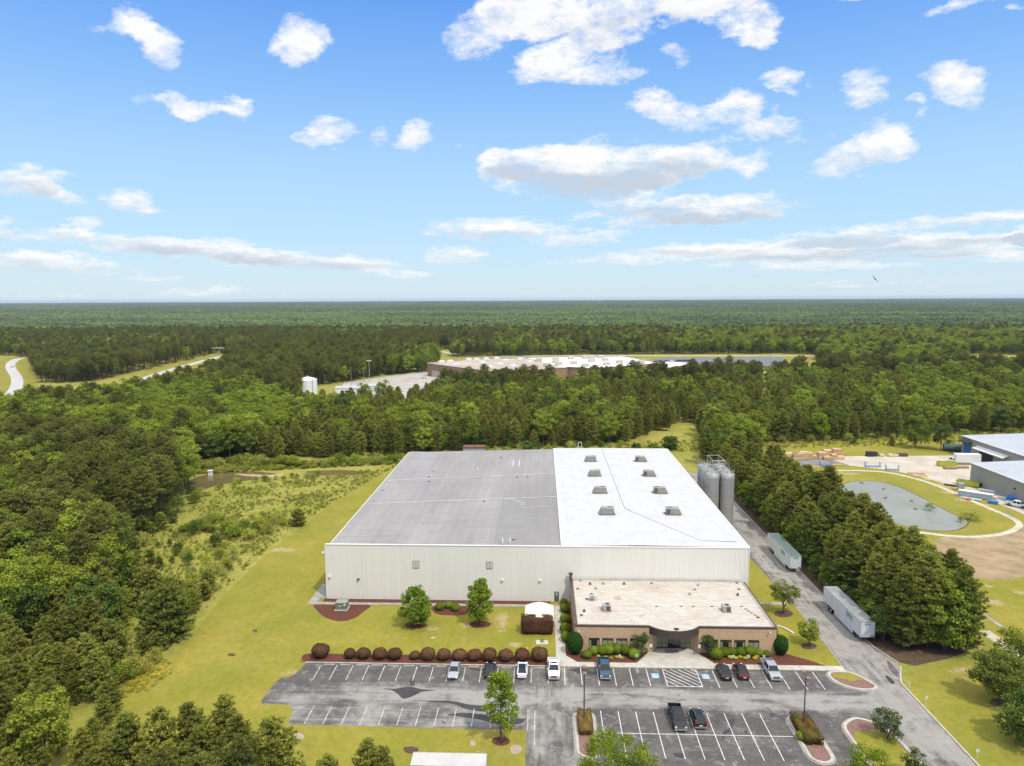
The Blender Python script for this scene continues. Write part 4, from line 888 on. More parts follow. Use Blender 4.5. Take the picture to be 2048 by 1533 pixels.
tri_sheet([inner(p) for p in [A, B, C_, T0, BL]], 10.2).build('roof', mat('tan_gravel_roof', (.46, .38, .31), .9, alt=(.34, .28, .23), vscale=.05), pl_)['label'] = 'tan gravel roof'
tri_sheet([inner(p) for p in [C_, (C_[0] + 2, C_[1] + 6), D, E2, BR, T0]], 10.25).build('roof', mat('white_plant_roof', (.78, .78, .77), .8, var=.2, vscale=.05), pl_)['label'] = 'white roof'
cap_ = MB().strip(outl + [A], 1.0, 10.4, 10.75); cap_.build('parapet_cap', mat('coping', (.52, .44, .38), .8), pl_)
u_ = MB(); u2 = MB()
for (px, py) in [(884, 727), (901, 726), (938, 722), (954, 722), (966, 728), (973, 721), (980, 738), (994, 720), (1001, 732), (1027, 735), (912, 733), (1012, 724), (1060, 728), (1041, 721)]:
    x_, y_ = G(px, py, 10.2); MB().box(x_ - 2.4, x_ + 2.4, y_ - 2, y_ + 2, 10.3, 12.2).box(x_ - 1.2, x_ + 1.2, y_ - 1, y_ + 1, 12.21, 12.7).build('roof_machinery', MATS['trim_white'], pl_)
for (px, py) in [(1078, 723), (1112, 721), (1112, 727), (1118, 731), (1143, 719), (1148, 729), (1171, 734), (1184, 724), (1184, 717), (1211, 722), (1240, 727), (1214, 731), (1171, 718), (1283, 727), (1095, 733), (1202, 717)]:
    x_, y_ = G(px, py, 10.25); MB().box(x_ - 2.6, x_ + 2.6, y_ - 2.2, y_ + 2.2, 10.3, 12.9).box(x_ - 3.2, x_ - 2.61, y_ - 1.5, y_ + 1.5, 10.3, 12).build('roof_machinery', mat('machine_beige', (.48, .45, .38), .7), pl_)
an = MB(); a0 = G(864, 752.5, 0); a1 = GP((864, 740.5, 5.4), (942, 751.5, 5.4), (958, 748, 5.4), (884, 739, 5.4))
for p, q in zip(a1, a1[1:] + a1[:1]): an.add([(*p, 0), (*q, 0), (*q, 5.3), (*p, 5.3)], [(0, 1, 2, 3)])
an.build('wall', mat('cream_wall', (.50, .44, .34), .8), pl_)['label'] = 'cream wall of the low annex'
MB().prism(a1, 5.3, 5.6).build('roof', mat('annex_roof', (.06, .06, .06), .8), pl_)['label'] = 'black annex roof'
an = MB(); a2 = GP((1270, 740, 5.5), (1302, 746, 5.5), (1340, 735, 5.5), (1385, 727, 5.5), (1330, 724, 5.5))
for p, q in zip(a2, a2[1:] + a2[:1]): an.add([(*p, 0), (*q, 0), (*q, 5.2), (*p, 5.2)], [(0, 1, 2, 3)])
an.build('wall', mat('brown_wall', (.24, .15, .10), .9), pl_); MB().prism(a2, 5.2, 5.7).build('roof', MATS['white_plant_roof'], pl_)['label'] = 'white roof of the entrance wing'
# ---- white storage tank and low sheds near it
tk = empty('storage_tank', (*G(616, 788), 0), 0, 'round white water tank with shallow domed lid among the trees', 'tank')
MB().lathe([(6.2, 0), (6.2, 9.5), (6.3, 9.6), (4.5, 10.6), (2, 11.3), (.3, 11.6)], 36).build('tank', mat('tank_white', (.72, .74, .74), .5, var=.05), tk)
lad = MB()
for s in (-.3, .3): lad.tube([(4.9 + s * .5, -4.4 + s * .5, 0), (4.9 + s * .5, -4.4 + s * .5, 10)], .08, 4)
for q in range(0, 26): lad.tube([(4.75, -4.55, q * .4), (5.05, -4.25, q * .4)], .04, 4)
lad.tube([(6.3 * math.cos(R(t)), 6.3 * math.sin(R(t)), 10.3) for t in range(0, 361, 20)], .07, 4); lad.build('ladder', mat('ladder_grey', (.35, .36, .36), .5), tk)
MB().lathe([(.35, 11.5), (.35, 12.1), (.5, 12.15), (.1, 12.3)], 8).build('lid_vent', MATS['trim_white'], tk)
for (px, py, wd, dp, hh, lab) in ((703, 775, 20, 12, 3.2, 'long white low shed roof at the left end of the factory yard'), (738, 771, 10, 6, 3.0, 'short pale shed between the factory yard and a long white shed')):
    x_, y_ = G(px, py, 3); r = empty('shed', (x_, y_, 0), R(6), lab, 'shed')
    MB().box(-wd / 2, wd / 2, -dp / 2, dp / 2, 0, hh).build('wall', MATS['trim_white'], r)
    MB().add([(-wd / 2 - .4, -dp / 2 - .4, hh), (wd / 2 + .4, -dp / 2 - .4, hh), (wd / 2 + .4, 0, hh + 1), (-wd / 2 - .4, 0, hh + 1), (wd / 2 + .4, dp / 2 + .4, hh), (-wd / 2 - .4, dp / 2 + .4, hh)], [(0, 1, 2, 3), (3, 2, 4, 5)]).build('roof', MATS['blue_roof_metal'], r)
# overpass
ov = empty('overpass', (*G(430, 707), 0), R(3), 'grey concrete road bridge over the highway on the left', 'bridge')
MB().box(-19, 19, -5, 5, 5.4, 6.6).build('deck', MATS['kerb'], ov); MB().box(-19, 19, -5.3, -5.01, 6.0, 7.5).build('parapet', mat('pale_concrete', (.42, .41, .38), .9), ov)
MB().box(-8, -6, -4, 4, 0, 5.4).box(6, 8, -4, 4, 0, 5.4).build('pier', MATS['concrete_dirty'], ov)
MB().box(G(947, 897, 3)[0], G(983, 897, 3)[0], 243.5, 247, 0, 11.1).build('wall', mat('block_grey', (.36, .36, .36), .8), wh)
MB().box(G(947, 897, 3)[0] - .2, G(983, 897, 3)[0] + .2, 243.3, 247.2, 11.11, 11.45).build('roof', MATS['rust'], wh)
w = MB(); x_ = 12.6; w.tube([(x_, 240, 11), (x_, 240, 13.6), (x_ + .3, 240, 14.0), (x_ + .9, 240, 14.0), (x_ + 1.2, 240, 13.6), (x_ + 1.2, 240, 11)], .1, 6); w.build('access_ladder', MATS['white_metal'], wh)
# ============================================================ VEHICLES
mat('tyre', (0.018, 0.018, 0.018), 0.85); mat('rim', (0.42, 0.42, 0.43), 0.35, metal=0.6); mat('car_glass', (0.012, 0.015, 0.017), 0.10, spec=0.5)
mat('lamp_clear', (0.62, 0.63, 0.64), 0.15, spec=0.8); mat('lamp_red', (0.35, 0.012, 0.012), 0.2, spec=0.7); mat('plastic_black', (0.022, 0.022, 0.024), 0.55); mat('plate', (0.70, 0.70, 0.68), 0.5); mat('chrome', (0.6, 0.6, 0.6), 0.2, metal=0.8)
def paint(name, c, metal=0.25): return mat(name, c, 0.34, metal=metal, coat=0.25, spec=0.4)
paint('silver_paint', (0.36, 0.375, 0.40)); paint('black_paint', (0.010, 0.010, 0.011), 0); paint('white_paint', (0.80, 0.80, 0.78), 0); paint('blue_paint', (0.040, 0.085, 0.130)); paint('red_paint', (0.075, 0.012, 0.018)); paint('grey_paint', (.022, .022, .024)); paint('suv_paint', (0.025, 0.023, 0.023))
def loft(stations, m, name, parent):
    """stations: (y, [(x, z) half outline bottom->top]) mirrored in x; y grows to the rear"""
    mb = MB(); rings_ = []
    for y, pr in stations:
        ring = [(-x, y, z) for x, z in pr] + [(x, y, z) for x, z in reversed(pr)]; rings_.append(ring)
    k = len(rings_[0]); vs = [p for r in rings_ for p in r]; fs = []
    for i in range(len(rings_) - 1):
        for j in range(k): fs.append((i * k + j, i * k + (j + 1) % k, (i + 1) * k + (j + 1) % k, (i + 1) * k + j))
    fs.append(tuple(range(k))); fs.append(tuple(range((len(rings_) - 1) * k, len(rings_) * k)))
    mb.add(vs, fs); o = mb.build(name, m, parent); return o
def car_body(L, Wd, prof, m, r):
    st = []
    for (t, top, nar, low) in prof:      # t 0 front..1 rear
        hw = Wd / 2 * nar; y = -L / 2 + L * t; zm = low + (top - low) * .55
        st.append((y, [(hw * .90, low), (hw * .985, low + .10), (hw, zm), (hw * .955, top - .05), (hw * .80, top), (hw * .35, top + .02)]))
    return loft(st, m, 'body', r)
def wheels(r, L, Wd, wb_, rad=.33, wide=.22):
    for sy in (-1, 1):
        for sx in (-1, 1):
            y = sy * wb_ / 2; x = sx * (Wd / 2 - .10)
            o = empty('wheel', (x, y, rad)); o.parent = r
            a, b_ = -wide / 2, wide / 2
            MB().lathe([(rad * .60, a), (rad * .95, a), (rad, a + .03), (rad, b_ - .03), (rad * .95, b_), (rad * .6, b_)], 18, axis='x').build('tyre', MATS['tyre'], o)
            MB().lathe([(rad * .2, a - .005), (rad * .58, a + .01), (rad * .62, 0), (rad * .58, b_ - .01), (rad * .2, b_ + .005)], 12, axis='x').build('rim', MATS['rim'], o)
    ar = MB()
    for sy in (-1, 1):
        for sx in (-1, 1):
            y = sy * wb_ / 2; x = sx * (Wd / 2 + .004); rr2 = rad * 1.22
            pts = [(x, y + rr2 * math.cos(R(t)), rad + rr2 * math.sin(R(t))) for t in range(-20, 201, 20)]
            ar.add(pts, [tuple(range(len(pts)))])
    ar.build('wheel_arch', MATS['plastic_black'], r)
def cabin(r, Wd, zb, zt, y0, y1, y2, y3, m, glass_roof=False, sunroof=False, roofm=None):
    wb_, wt = Wd / 2 * .90, Wd / 2 * .70
    V = [(-wb_, y0, zb), (wb_, y0, zb), (wb_, y3, zb), (-wb_, y3, zb), (-wt, y1, zt), (wt, y1, zt), (wt, y2, zt), (-wt, y2, zt)]
    MB().add(V, [(0, 1, 5, 4), (1, 2, 6, 5), (2, 3, 7, 6), (3, 0, 4, 7), (4, 5, 6, 7)]).build('window_glass', MATS['car_glass'], r)
    rp = MB(); e = .03
    ym = (y1 + y2) / 2
    if not glass_roof:
        for (a, b_, z0, z1) in ((y1 - .04, y2 + .04, zt - .02, zt + .035),):
            rp.frustum((-wt - e, wt + e, a, b_), (-wt + .10, wt - .10, a + .12, b_ - .12), z0 + .02, z1 + .02)
    def bar(p, q, w_=.055): rp.tube([p, q], w_, 5)
    for s in (-1, 1):
        bar((s * wb_, y0, zb), (s * wt, y1, zt), .045); bar((s * wb_, y3, zb), (s * wt, y2, zt), .075)
        yb = (y0 * .42 + y3 * .58); bar((s * (wb_ + .005), yb, zb), (s * (wt + .005), (y1 * .45 + y2 * .55), zt), .045)
        bar((s * (wt + .005), y1, zt), (s * (wt + .005), y2, zt), .045)
    rp.build('roof', roofm or m, r)
    if sunroof: MB().box(-wt + .14, wt - .14, y1 + .25, y1 + .75, zt + .056, zt + .066).build('sunroof', MATS['car_glass'], r)
    mr = MB()
    for s in (-1, 1): mr.box(min(s * (wb_ + .05), s * (wb_ + .25)), max(s * (wb_ + .05), s * (wb_ + .25)), y0 + .35, y0 + .45, zb + .02, zb + .17)
    mr.build('mirror', m, r)
def sedan(label, m, L=4.75, Wd=1.83, glass_roof=False, bump='clear', hatch=False, Ht=1.45, roofm=None):
    r = empty('car', (0, 0, 0), 0, label, 'car')
    car_body(L, Wd, [(0, .52, .74, .30), (.03, .62, .88, .20), (.12, .76, .97, .18), (.30, .90, 1, .18), (.55, .94, 1, .18), (.80, .96, .99, .18), (.95, .93, .92, .22), (1.0, .80, .80, .32)], m, r)
    y = lambda t: -L / 2 + L * t
    if hatch: cabin(r, Wd, .90, Ht, y(.27), y(.45), y(.80), y(.93), m, glass_roof)
    else: cabin(r, Wd, .90, Ht, y(.28), y(.44), y(.70), y(.87), m, glass_roof, roofm=roofm)
    wheels(r, L, Wd, L * .585)
    for s in (-1, 1):
        MB().box(min(s * .48, s * .82), max(s * .48, s * .82), y(0) + .10, y(.06), .56, .68).build('headlight', MATS['lamp_clear'], r)
        MB().box(min(s * .50, s * .84), max(s * .50, s * .84), y(.94), y(1) - .02, .66, .84).build('tail_light', MATS['lamp_red'], r)
    MB().box(-.45, .45, y(0) - .01, y(0) + .1, .34, .50).build('grille', MATS['plastic_black'], r)
    MB().box(-.26, .26, y(1) - .02, y(1) + .02, .56, .70).build('number_plate', MATS['plate'], r)
    MB().box(-.80, .80, y(1) - .12, y(1) - .005, .24, .36).box(-.80, .80, y(0) + .03, y(0) + .14, .20, .30).build('bumper', MATS['plastic_black'], r)
    return r
def suv(label, m):
    r = empty('car', (0, 0, 0), 0, label, 'car'); L, Wd = 4.5, 1.83; y = lambda t: -L / 2 + L * t
    car_body(L, Wd, [(0, .62, .78, .32), (.03, .80, .92, .24), (.12, .96, .98, .22), (.30, 1.04, 1, .22), (.6, 1.08, 1, .22), (.92, 1.08, .98, .24), (1.0, 1.0, .90, .34)], m, r)
    cabin(r, Wd, 1.04, 1.66, y(.24), y(.40), y(.86), y(.97), m); wheels(r, L, Wd, 2.65, .36)
    for s in (-1, 1):
        MB().box(min(s * .48, s * .84), max(s * .48, s * .84), y(0) + .08, y(.05), .70, .84).build('headlight', MATS['lamp_clear'], r)
        MB().box(min(s * .66, s * .84), max(s * .66, s * .84), y(.955), y(1) - .01, .80, 1.40).build('tail_light', MATS['lamp_red'], r)
    MB().box(-.26, .26, y(1) - .02, y(1) + .02, .66, .80).build('number_plate', MATS['plate'], r)
    MB().box(-.86, .86, y(1) - .10, y(1) + .06, .36, .56).build('bumper', MATS['rim'], r)
    rr_ = MB()
    for s in (-1, 1): rr_.tube([(s * .60, y(.42), 1.75), (s * .60, y(.84), 1.75)], .025, 5)
    rr_.build('roof_rail', MATS['chrome'], r)
    MB().box(-.42, .42, y(.46), y(.66), 1.716, 1.726).build('sunroof', MATS['car_glass'], r)
    return r
def pickup(label, m, L=5.85, Wd=1.98, sunroof=False, bed=None, H_=1.85):
    r = empty('pickup_truck', (0, 0, 0), 0, label, 'pickup truck'); y = lambda t: -L / 2 + L * t
    car_body(L, Wd, [(0, .80, .86, .40), (.02, .98, .94, .32), (.08, 1.06, .98, .30), (.22, 1.12, 1, .30), (.30, 1.14, 1, .30), (.665, 1.14, 1, .30)], m, r)
    cabin(r, Wd, 1.10, H_, y(.235), y(.345), y(.63), y(.675), m, sunroof=sunroof)
    bd = MB(); yb, ye_ = y(.667), y(.985); t_ = .09
    bd.box(-Wd / 2, -Wd / 2 + t_, yb, ye_, .45, 1.18); bd.box(Wd / 2 - t_, Wd / 2, yb, ye_, .45, 1.18); bd.box(-Wd / 2 + t_, Wd / 2 - t_, yb, yb + .06, .45, 1.18)
    bd.box(-Wd / 2 + t_, Wd / 2 - t_, ye_ - .08, ye_, .50, 1.18); bd.build('bed_wall', m, r)
    MB().box(-Wd / 2 + t_, Wd / 2 - t_, yb + .06, ye_ - .08, .45, .62).build('bed_liner', MATS['plastic_black'], r)
    MB().box(-Wd / 2 + .03, Wd / 2 - .03, ye_ + .01, ye_ + .14, .42, .60).build('bumper', MATS['chrome'], r)
    MB().frustum((-Wd / 2 + .06, Wd / 2 - .06, y(0) - .12, y(0) + .05), (-Wd / 2 + .1, Wd / 2 - .1, y(0) - .08, y(0) + .05), .38, .60).build('bumper', MATS['chrome'], r)
    wheels(r, L, Wd, L * .62, .40, .26)
    MB().box(-.52, .52, y(0) - .03, y(0) + .08, .62, .92).build('grille', MATS['plastic_black'], r)
    gb = MB()
    for z_ in (.68, .78, .88): gb.box(-.5, .5, y(0) - .045, y(0) - .031, z_ - .02, z_ + .02)
    gb.build('grille_bar', MATS['chrome'], r)
    for s in (-1, 1):
        MB().box(min(s * .56, s * .88), max(s * .56, s * .88), y(0) - .02, y(.03), .68, .90).build('headlight', MATS['lamp_clear'], r)
        MB().box(min(s * .90, s * .975), max(s * .90, s * .975), ye_ - .01, ye_ + .03, .80, 1.12).build('tail_light', MATS['lamp_red'], r)
    return r
Z0 = 0.012
def park(o, px, py, face_cam=True, L=4.7, dz=0):
    """px,py: photo point of the bottom edge nearest the camera"""
    x, y = G(px, py); o.location = (x, y + L / 2, Z0 + dz); o.rotation_euler.z = 0 if face_cam else math.pi
    return o
park(sedan('silver sedan parked nose out in front of the round purple shrubs', MATS['silver_paint']), 905.5, 1362)
park(sedan('black sedan showing its rear, half behind the bright green young tree in the lot', MATS['black_paint'], roofm=MATS['black_paint']), 978, 1361, False)
park(sedan('white hatchback with a black glass roof and rounded tail', MATS['white_paint'], glass_roof=True, hatch=True), 1044, 1360, False)
park(pickup('white crew-cab pickup with sunroof parked nose out by the walkway', MATS['white_paint'], sunroof=True), 1108, 1363, True, 5.85)
park(pickup('dark blue pickup with black bed parked nose out before the office shrubs', MATS['blue_paint']), 1211.5, 1362.5, True, 5.85)
park(sedan('black-brown sedan with dark roof glass, left one of the two cars right of the entrance', MATS['suv_paint']), 1454.5, 1364, False)
park(sedan('dark red sedan beside a black sedan, right of the entrance', MATS['red_paint'], roofm=MATS['grey_paint']), 1489.5, 1363, False)
park(pickup('silver pickup with open black bed parked at the right end of the front row', MATS['silver_paint']), 1553, 1365, True, 5.85)
park(pickup('black pickup parked nose down in the middle of the lot', MATS['grey_paint']), 1362, 1466, True, 5.85)
park(suv('small black utility car beside the black pickup in the middle of the lot', MATS['black_paint']), 1402, 1461.5, False, 4.5)
o = pickup('white pickup with open bed parked on the neighbouring yard at right edge', MATS['white_paint']); o.location = (*G(2034, 1014), .02); o.rotation_euler.z = R(38)
# far vehicles
def far_car(label, m, px, py, rz):
    o = sedan(label, m); o.location = (*G(px, py), .03); o.rotation_euler.z = rz; return o
far_car('white car driving on the curved highway at the far left', MATS['white_paint'], 25, 735, R(170))
far_car('dark car driving on the highway before the overpass', MATS['grey_paint'], 425, 720, R(-60))
far_car('white and blue car standing in the factory yard', MATS['white_paint'], 849, 757.5, R(80))
proto = None; cols_ = ['white_paint', 'silver_paint', 'black_paint', 'blue_paint', 'red_paint', 'grey_paint']
names = {'white_paint': 'white', 'silver_paint': 'silver', 'black_paint': 'black', 'blue_paint': 'blue', 'red_paint': 'dark red', 'grey_paint': 'dark grey'}
protos = {}
rr = random.Random(5)
for (pa, pb, cnt, rw_) in (((1318, 724), (1385, 722.5), 18, 'back'), ((1352, 729), (1425, 727), 18, 'middle'), ((1390, 733), (1440, 731.5), 12, 'front')):
    for i in range(cnt):
        t = i / (cnt - 1); px, py = pa[0] + (pb[0] - pa[0]) * t, pa[1] + (pb[1] - pa[1]) * t; c = rr.choice(cols_)
        if rr.random() < .12: continue
        if c not in protos:
            o = protos[c] = empty('parked_car', (0, 0, 0), 0, 'x', 'car', 'cars in the far factory car park')
            car_body(4.6, 1.83, [(0, .55, .8, .25), (.1, .78, 1, .2), (.5, .95, 1, .2), (.9, .95, 1, .2), (1, .8, .85, .3)], MATS[c], o); cabin(o, 1.83, .9, 1.45, -.95, -.3, 1.0, 1.8, MATS[c])
        else: o = copy_tree(protos[c])
        o.location = (*G(px, py), .04); o.rotation_euler.z = rr.choice((0, math.pi)) + rr.uniform(-.04, .04)
        o['label'] = f'{names[c]} car in the {rw_} row of the far factory car park'
# ---- semi-trailers
mat('trailer_white', (0.60, 0.62, 0.63), 0.5, var=0.12, vscale=0.4, stretch=(1, 1, .3)); mat('trailer_roof_green', (0.115, 0.155, 0.155), 0.6, var=.2, vscale=.5); mat('trailer_roof_grey', (0.30, 0.31, 0.31), 0.6, alt=(.20, .21, .21), vscale=.3); mat('logo_green', (0.02, 0.22, 0.15), 0.5)
def trailer(label, roofm, text=True, L=16.2, W_=2.6):
    r = empty('semi_trailer', (0, 0, 0), 0, label, 'trailer'); y0, y1, z0, z1 = -L / 2, L / 2, 1.15, 4.08; hw = W_ / 2
    b = MB(); b.box(-hw, hw, y0, y1, z0, z1)
    q = y0 + .6
    while q < y1: b.box(-hw - .012, -hw, q, q + .04, z0 + .12, z1 - .1); b.box(hw, hw + .012, q, q + .04, z0 + .12, z1 - .1); q += .6
    bo = b.build('box_body', MATS['trailer_white'], r)
    MB().box(-hw + .06, hw - .06, y0 + .06, y1 - .06, z1 + .003, z1 + .03).build('roof_panel', roofm, r)
    MB().box(-hw - .02, -hw + .04, y0 - .02, y1 + .02, z1 - .02, z1 + .045).box(hw - .04, hw + .02, y0 - .02, y1 + .02, z1 - .02, z1 + .045).box(-hw, hw, y0 - .03, y0, z1 - .12, z1 + .02).box(-hw - .02, -hw + .03, y0 - .04, y0 + .03, z0, z1 - .12).box(hw - .03, hw + .02, y0 - .04, y0 + .03, z0, z1 - .12).build('edge_rail', MATS['galv'], r)
    sk = MB(); sk.box(-hw + .03, -hw + .06, y0 + 3.0, y1 - 5.2, .42, z0); sk.box(hw - .06, hw - .03, y0 + 3.0, y1 - 5.2, .42, z0); sk.build('side_skirt', MATS['trailer_white'], r)
    MB().box(-.5, -.38, y0 + .5, y1 - .3, .9, z0).box(.38, .5, y0 + .5, y1 - .3, .9, z0).build('frame_rail', MATS['plastic_black'], r)
    for s in (-1, 1):
        for yy in (y1 - 2.3, y1 - 3.6):
            o = empty('wheel', (s * (hw - .3), yy, .52)); o.parent = r
            MB().lathe([(.3, -.27), (.5, -.27), (.52, -.22), (.52, .22), (.5, .27), (.3, .27)], 18, axis='x').build('tyre', MATS['tyre'], o)
            MB().lathe([(.1, -.29), (.28, -.26), (.3, 0), (.28, .26), (.1, .29)], 12, axis='x').build('rim', MATS['plate'], o)
        MB().box(min(s * .9, s * 1.02), max(s * .9, s * 1.02), y0 + 2.4, y0 + 2.52, .05, z0).box(min(s * .82, s * 1.1), max(s * .82, s * 1.1), y0 + 2.3, y0 + 2.62, 0, .05).build('landing_gear', MATS['plastic_black'], r)
    MB().box(-1.05, -.9, y0 - .035, y0 - .002, 1.35, 1.6).box(.62, 1.1, y0 - .035, y0 - .002, 1.25, 1.45).build('marker_lamp', MATS['rust'], r)
    if text:
        # writing on the nose and on the long side facing the lot
        text_mesh('lettering', 'EPES', .52, MATS['logo_green'], r, Matrix.Translation((0, y0 - .012, 3.55)) @ Matrix.Rotation(R(90), 4, 'X'), shear=.12)
        text_mesh('lettering', 'EPES', 1.25, MATS['logo_green'], r, Matrix.Translation((-hw - .02, y0 + 4.6, 3.1)) @ Matrix.Rotation(R(-90), 4, 'Z') @ Matrix.Rotation(R(90), 4, 'X'), shear=.12)
    return r
t2 = trailer('white semi-trailer with light grey roof, nearer one on the driveway', MATS['trailer_roof_grey']); x, y = G(1732, 1287); t2.location = (x, y + 8.1, Z0); t2.rotation_euler.z = R(1.2)
t1 = trailer('white semi-trailer with dark green roof, farther one on the driveway', MATS['trailer_roof_green']); x, y = G(1590, 1147); t1.location = (x, y + 8.1, Z0)
t3 = trailer('white box trailer of which only the long pale roof shows at the bottom edge', mat('trailer_roof_white', (.50, .49, .46), .6, var=.15, vscale=.6), False, 9.6, 2.7)
a_, b2 = G(834, 1505, 4.1), G(967, 1507.5, 4.1); t3.location = ((a_[0] + b2[0]) / 2, (a_[1] + b2[1]) / 2 - 1.35, .02); t3.rotation_euler.z = math.pi / 2

# ============================================================ SMALL THINGS
def lamp_post(label, px, py):
    x, y = G(px, py); r = empty('street_lamp', (x, y, .1), 0, label, 'lamp post', 'tall brown parking lot lamps')
    MB().lathe([(.30, 0), (.30, .5), (.28, .52)], 14).build('base', MATS['concrete_dirty'], r)
    MB().tube([(0, 0, .5), (0, 0, 8.2)], .11, 10, r2=.075).build('pole', MATS['pole_bronze'], r)
    MB().box(-.04, .04, -.9, .9, 8.05, 8.15).build('arm', MATS['pole_bronze'], r)
    for s in (-1, 1): MB().box(-.30, .30, min(s * .55, s * 1.25), max(s * .55, s * 1.25), 8.15, 8.38).build('lamp_head', mat('lamp_brown', (.20, .14, .10), .5), r, bevel=.03)
    return r
lamp_post('tall brown twin-head lamp post on the left planted island', 1168, 1447); lamp_post('tall brown twin-head lamp post on the right planted island', 1607, 1458)
# transformer
x, y = G(682, 1222); r = empty('transformer', (x, y + .9, .05), 0, 'grey-green electrical transformer box on the mulch half circle', 'transformer')
mat('tf_green', (0.17, 0.205, 0.15), 0.6, var=.15); MB().box(-1.15, 1.15, -.9, .9, .15, 1.55).build('cabinet', MATS['tf_green'], r, bevel=.03)
MB().box(-1.2, 1.2, -.95, .95, 1.55, 1.62).build('lid', mat('tf_lid', (.25, .28, .22), .6), r); MB().box(-1.35, 1.35, -1.15, 1.15, 0, .15).build('pad', MATS['concrete'], r)
MB().box(-.3, 0, -.93, -.901, .8, 1.05).box(.55, .95, -.93, -.901, 1.0, 1.4).build('warning_label', MATS['plate'], r); MB().box(-.02, .02, -.92, -.901, .2, 1.5).build('door_seam', MATS['black'], r)
# carport
x0, x1 = G(1048, 1243, 2.4)[0], G(1109, 1243, 2.4)[0]; yc0, yc1 = G(1078, 1240, 2.4)[1], G(1078, 1205, 2.9)[1]
cp = empty('carport', ((x0 + x1) / 2, yc0, 0), 0, 'small open shelter with rusty ribbed white metal roof beside the walkway', 'carport'); hw = (x1 - x0) / 2; dp = yc1 - yc0
def cproof(k, b):
    p = k.pos(); g = k.noise(p, .9, 6, .7); c = k.mix(k.maprange(g, .55, .68), (.72, .69, .60), (.42, .24, .12)); xx, yy, zz = k.sep(p)
    s = k.math('FRACT', k.math('MULTIPLY', xx, 3.2)); c = k.mix(k.math('MULTIPLY', k.maprange(s, .75, .95), .5), c, (.42, .38, .31)); k.put(b.inputs['Base Color'], c)
custom('rusty_white', cproof, .6)
rf = MB(); prf = [(-hw, 1.3), (-hw + .12, 2.25), (-hw * .5, 2.75), (0, 3.0), (hw * .5, 2.75), (hw - .12, 2.25), (hw, 1.3)]
for (xa, za), (xb, zb) in zip(prf[:-1], prf[1:]):
    rf.add([(xa, 0, za), (xb, 0, zb), (xb, dp, zb), (xa, dp, za)], [(0, 1, 2, 3)])
    nrb = max(1, int(abs(xb - xa) / .3))
    for q in range(nrb):
        t = (q + .5) / nrb; xm, zm = xa + (xb - xa) * t, za + (zb - za) * t; rf.tube([(xm, -.02, zm + .01), (xm, dp, zm + .01)], .03, 4)
rf.build('roof', MATS['rusty_white'], cp)
fr = MB()
for s in (-1, 1):
    for q in (0.05, .5, .97): fr.tube([(s * (hw - .15), dp * q, 0), (s * (hw - .15), dp * q, 2.2)], .05, 5)
fr.tube([(-hw + .12, .02, 2.22), (0, .02, 2.95), (hw - .12, .02, 2.22)], .06, 5); fr.build('frame', MATS['white_metal'], cp)
MB().box(-hw + .4, hw - .5, .6, dp - .8, .02, 1.3).build('stored_equipment', mat('dark_gear', (.08, .055, .045), .8, var=.4), cp)
# utility pad with pipes
x, y = G(1084, 1286); r = empty('utility_pad', (x, y, 0), 0, 'pale concrete pad with small dark valve pipes on the lawn', 'pad')
MB().box(-1.1, 1.1, -.75, .75, 0, .12).build('slab', MATS['concrete'], r); MB().tube([(-.25, 0, .12), (-.25, 0, .6), (.3, 0, .6), (.3, 0, .12)], .06, 6).lathe([(.12, .12), (.12, .5), (.2, .5), (.2, .55)], 8).build('valve_pipe', mat('dark_iron', (.05, .045, .04), .6), r)
x, y = G(866, 1277); tag(MB().box(-.35, .35, -.2, .2, 0, .14).build('valve_cover', MATS['concrete'], loc=(x, y, 0)), 'small white valve cover lying in the lawn', 'valve cover')
# hydrant
x, y = G(1053.5, 1303.5); r = empty('fire_hydrant', (x, y, 0), 0, 'yellow fire hydrant behind the round purple shrubs', 'hydrant'); mat('hyd_yellow', (.70, .48, .06), .5)
MB().lathe([(.18, 0), (.18, .06), (.13, .07), (.12, .62), (.17, .63), (.17, .68), (.12, .78), (.04, .86), (.04, .92)], 14).build('barrel', MATS['hyd_yellow'], r)
MB().lathe([(.07, -.28), (.07, .28)], 10, 0, .48, axis='x').build('outlet', MATS['hyd_yellow'], r)
# signs
def sign(name, label, px, py, hh, w_, ht, m, grp=None, cat='sign', pole=None, deco=None):
    x, y = G(px, py); r = empty(name, (x, y, 0), 0, label, cat, grp)
    MB().tube([(0, 0, 0), (0, 0, hh)], .03, 5).build('post', pole or MATS['galv'], r)
    pt = MB().box(-w_ / 2, w_ / 2, -.05, -.03, hh - ht, hh).build('sign_plate', m, r)
    if deco: deco(pt, hh, ht, w_)
    return r
mat('sign_white', (.80, .80, .78), .5); mat('sign_green', (.03, .20, .10), .5); mat('sign_blue', (.05, .18, .45), .5)
def hc(pt, hh, ht, w_):
    m = MB(); s = w_
    m.strip([(0, 0), (1, 0)], .01, 0) if False else None
    def q(a, b_, c, d_): m.box(a * s, b_ * s, -.056, -.051, hh - ht + c * ht, hh - ht + d_ * ht)
    q(-.08, .0, .45, .80); q(-.08, .14, .42, .50); q(.10, .17, .22, .45); q(-.18, -.11, .25, .5); q(-.13, .1, .18, .26); q(-.1, .0, .83, .92); m.build('symbol', MATS['sign_blue'], pt)
def rsv(pt, hh, ht, w_):
    MB().box(-w_ * .34, w_ * .34, -.056, -.051, hh - ht * .42, hh - ht * .22).box(-w_ * .30, w_ * .30, -.056, -.051, hh - ht * .75, hh - ht * .6).build('lettering', MATS['sign_green'], pt)
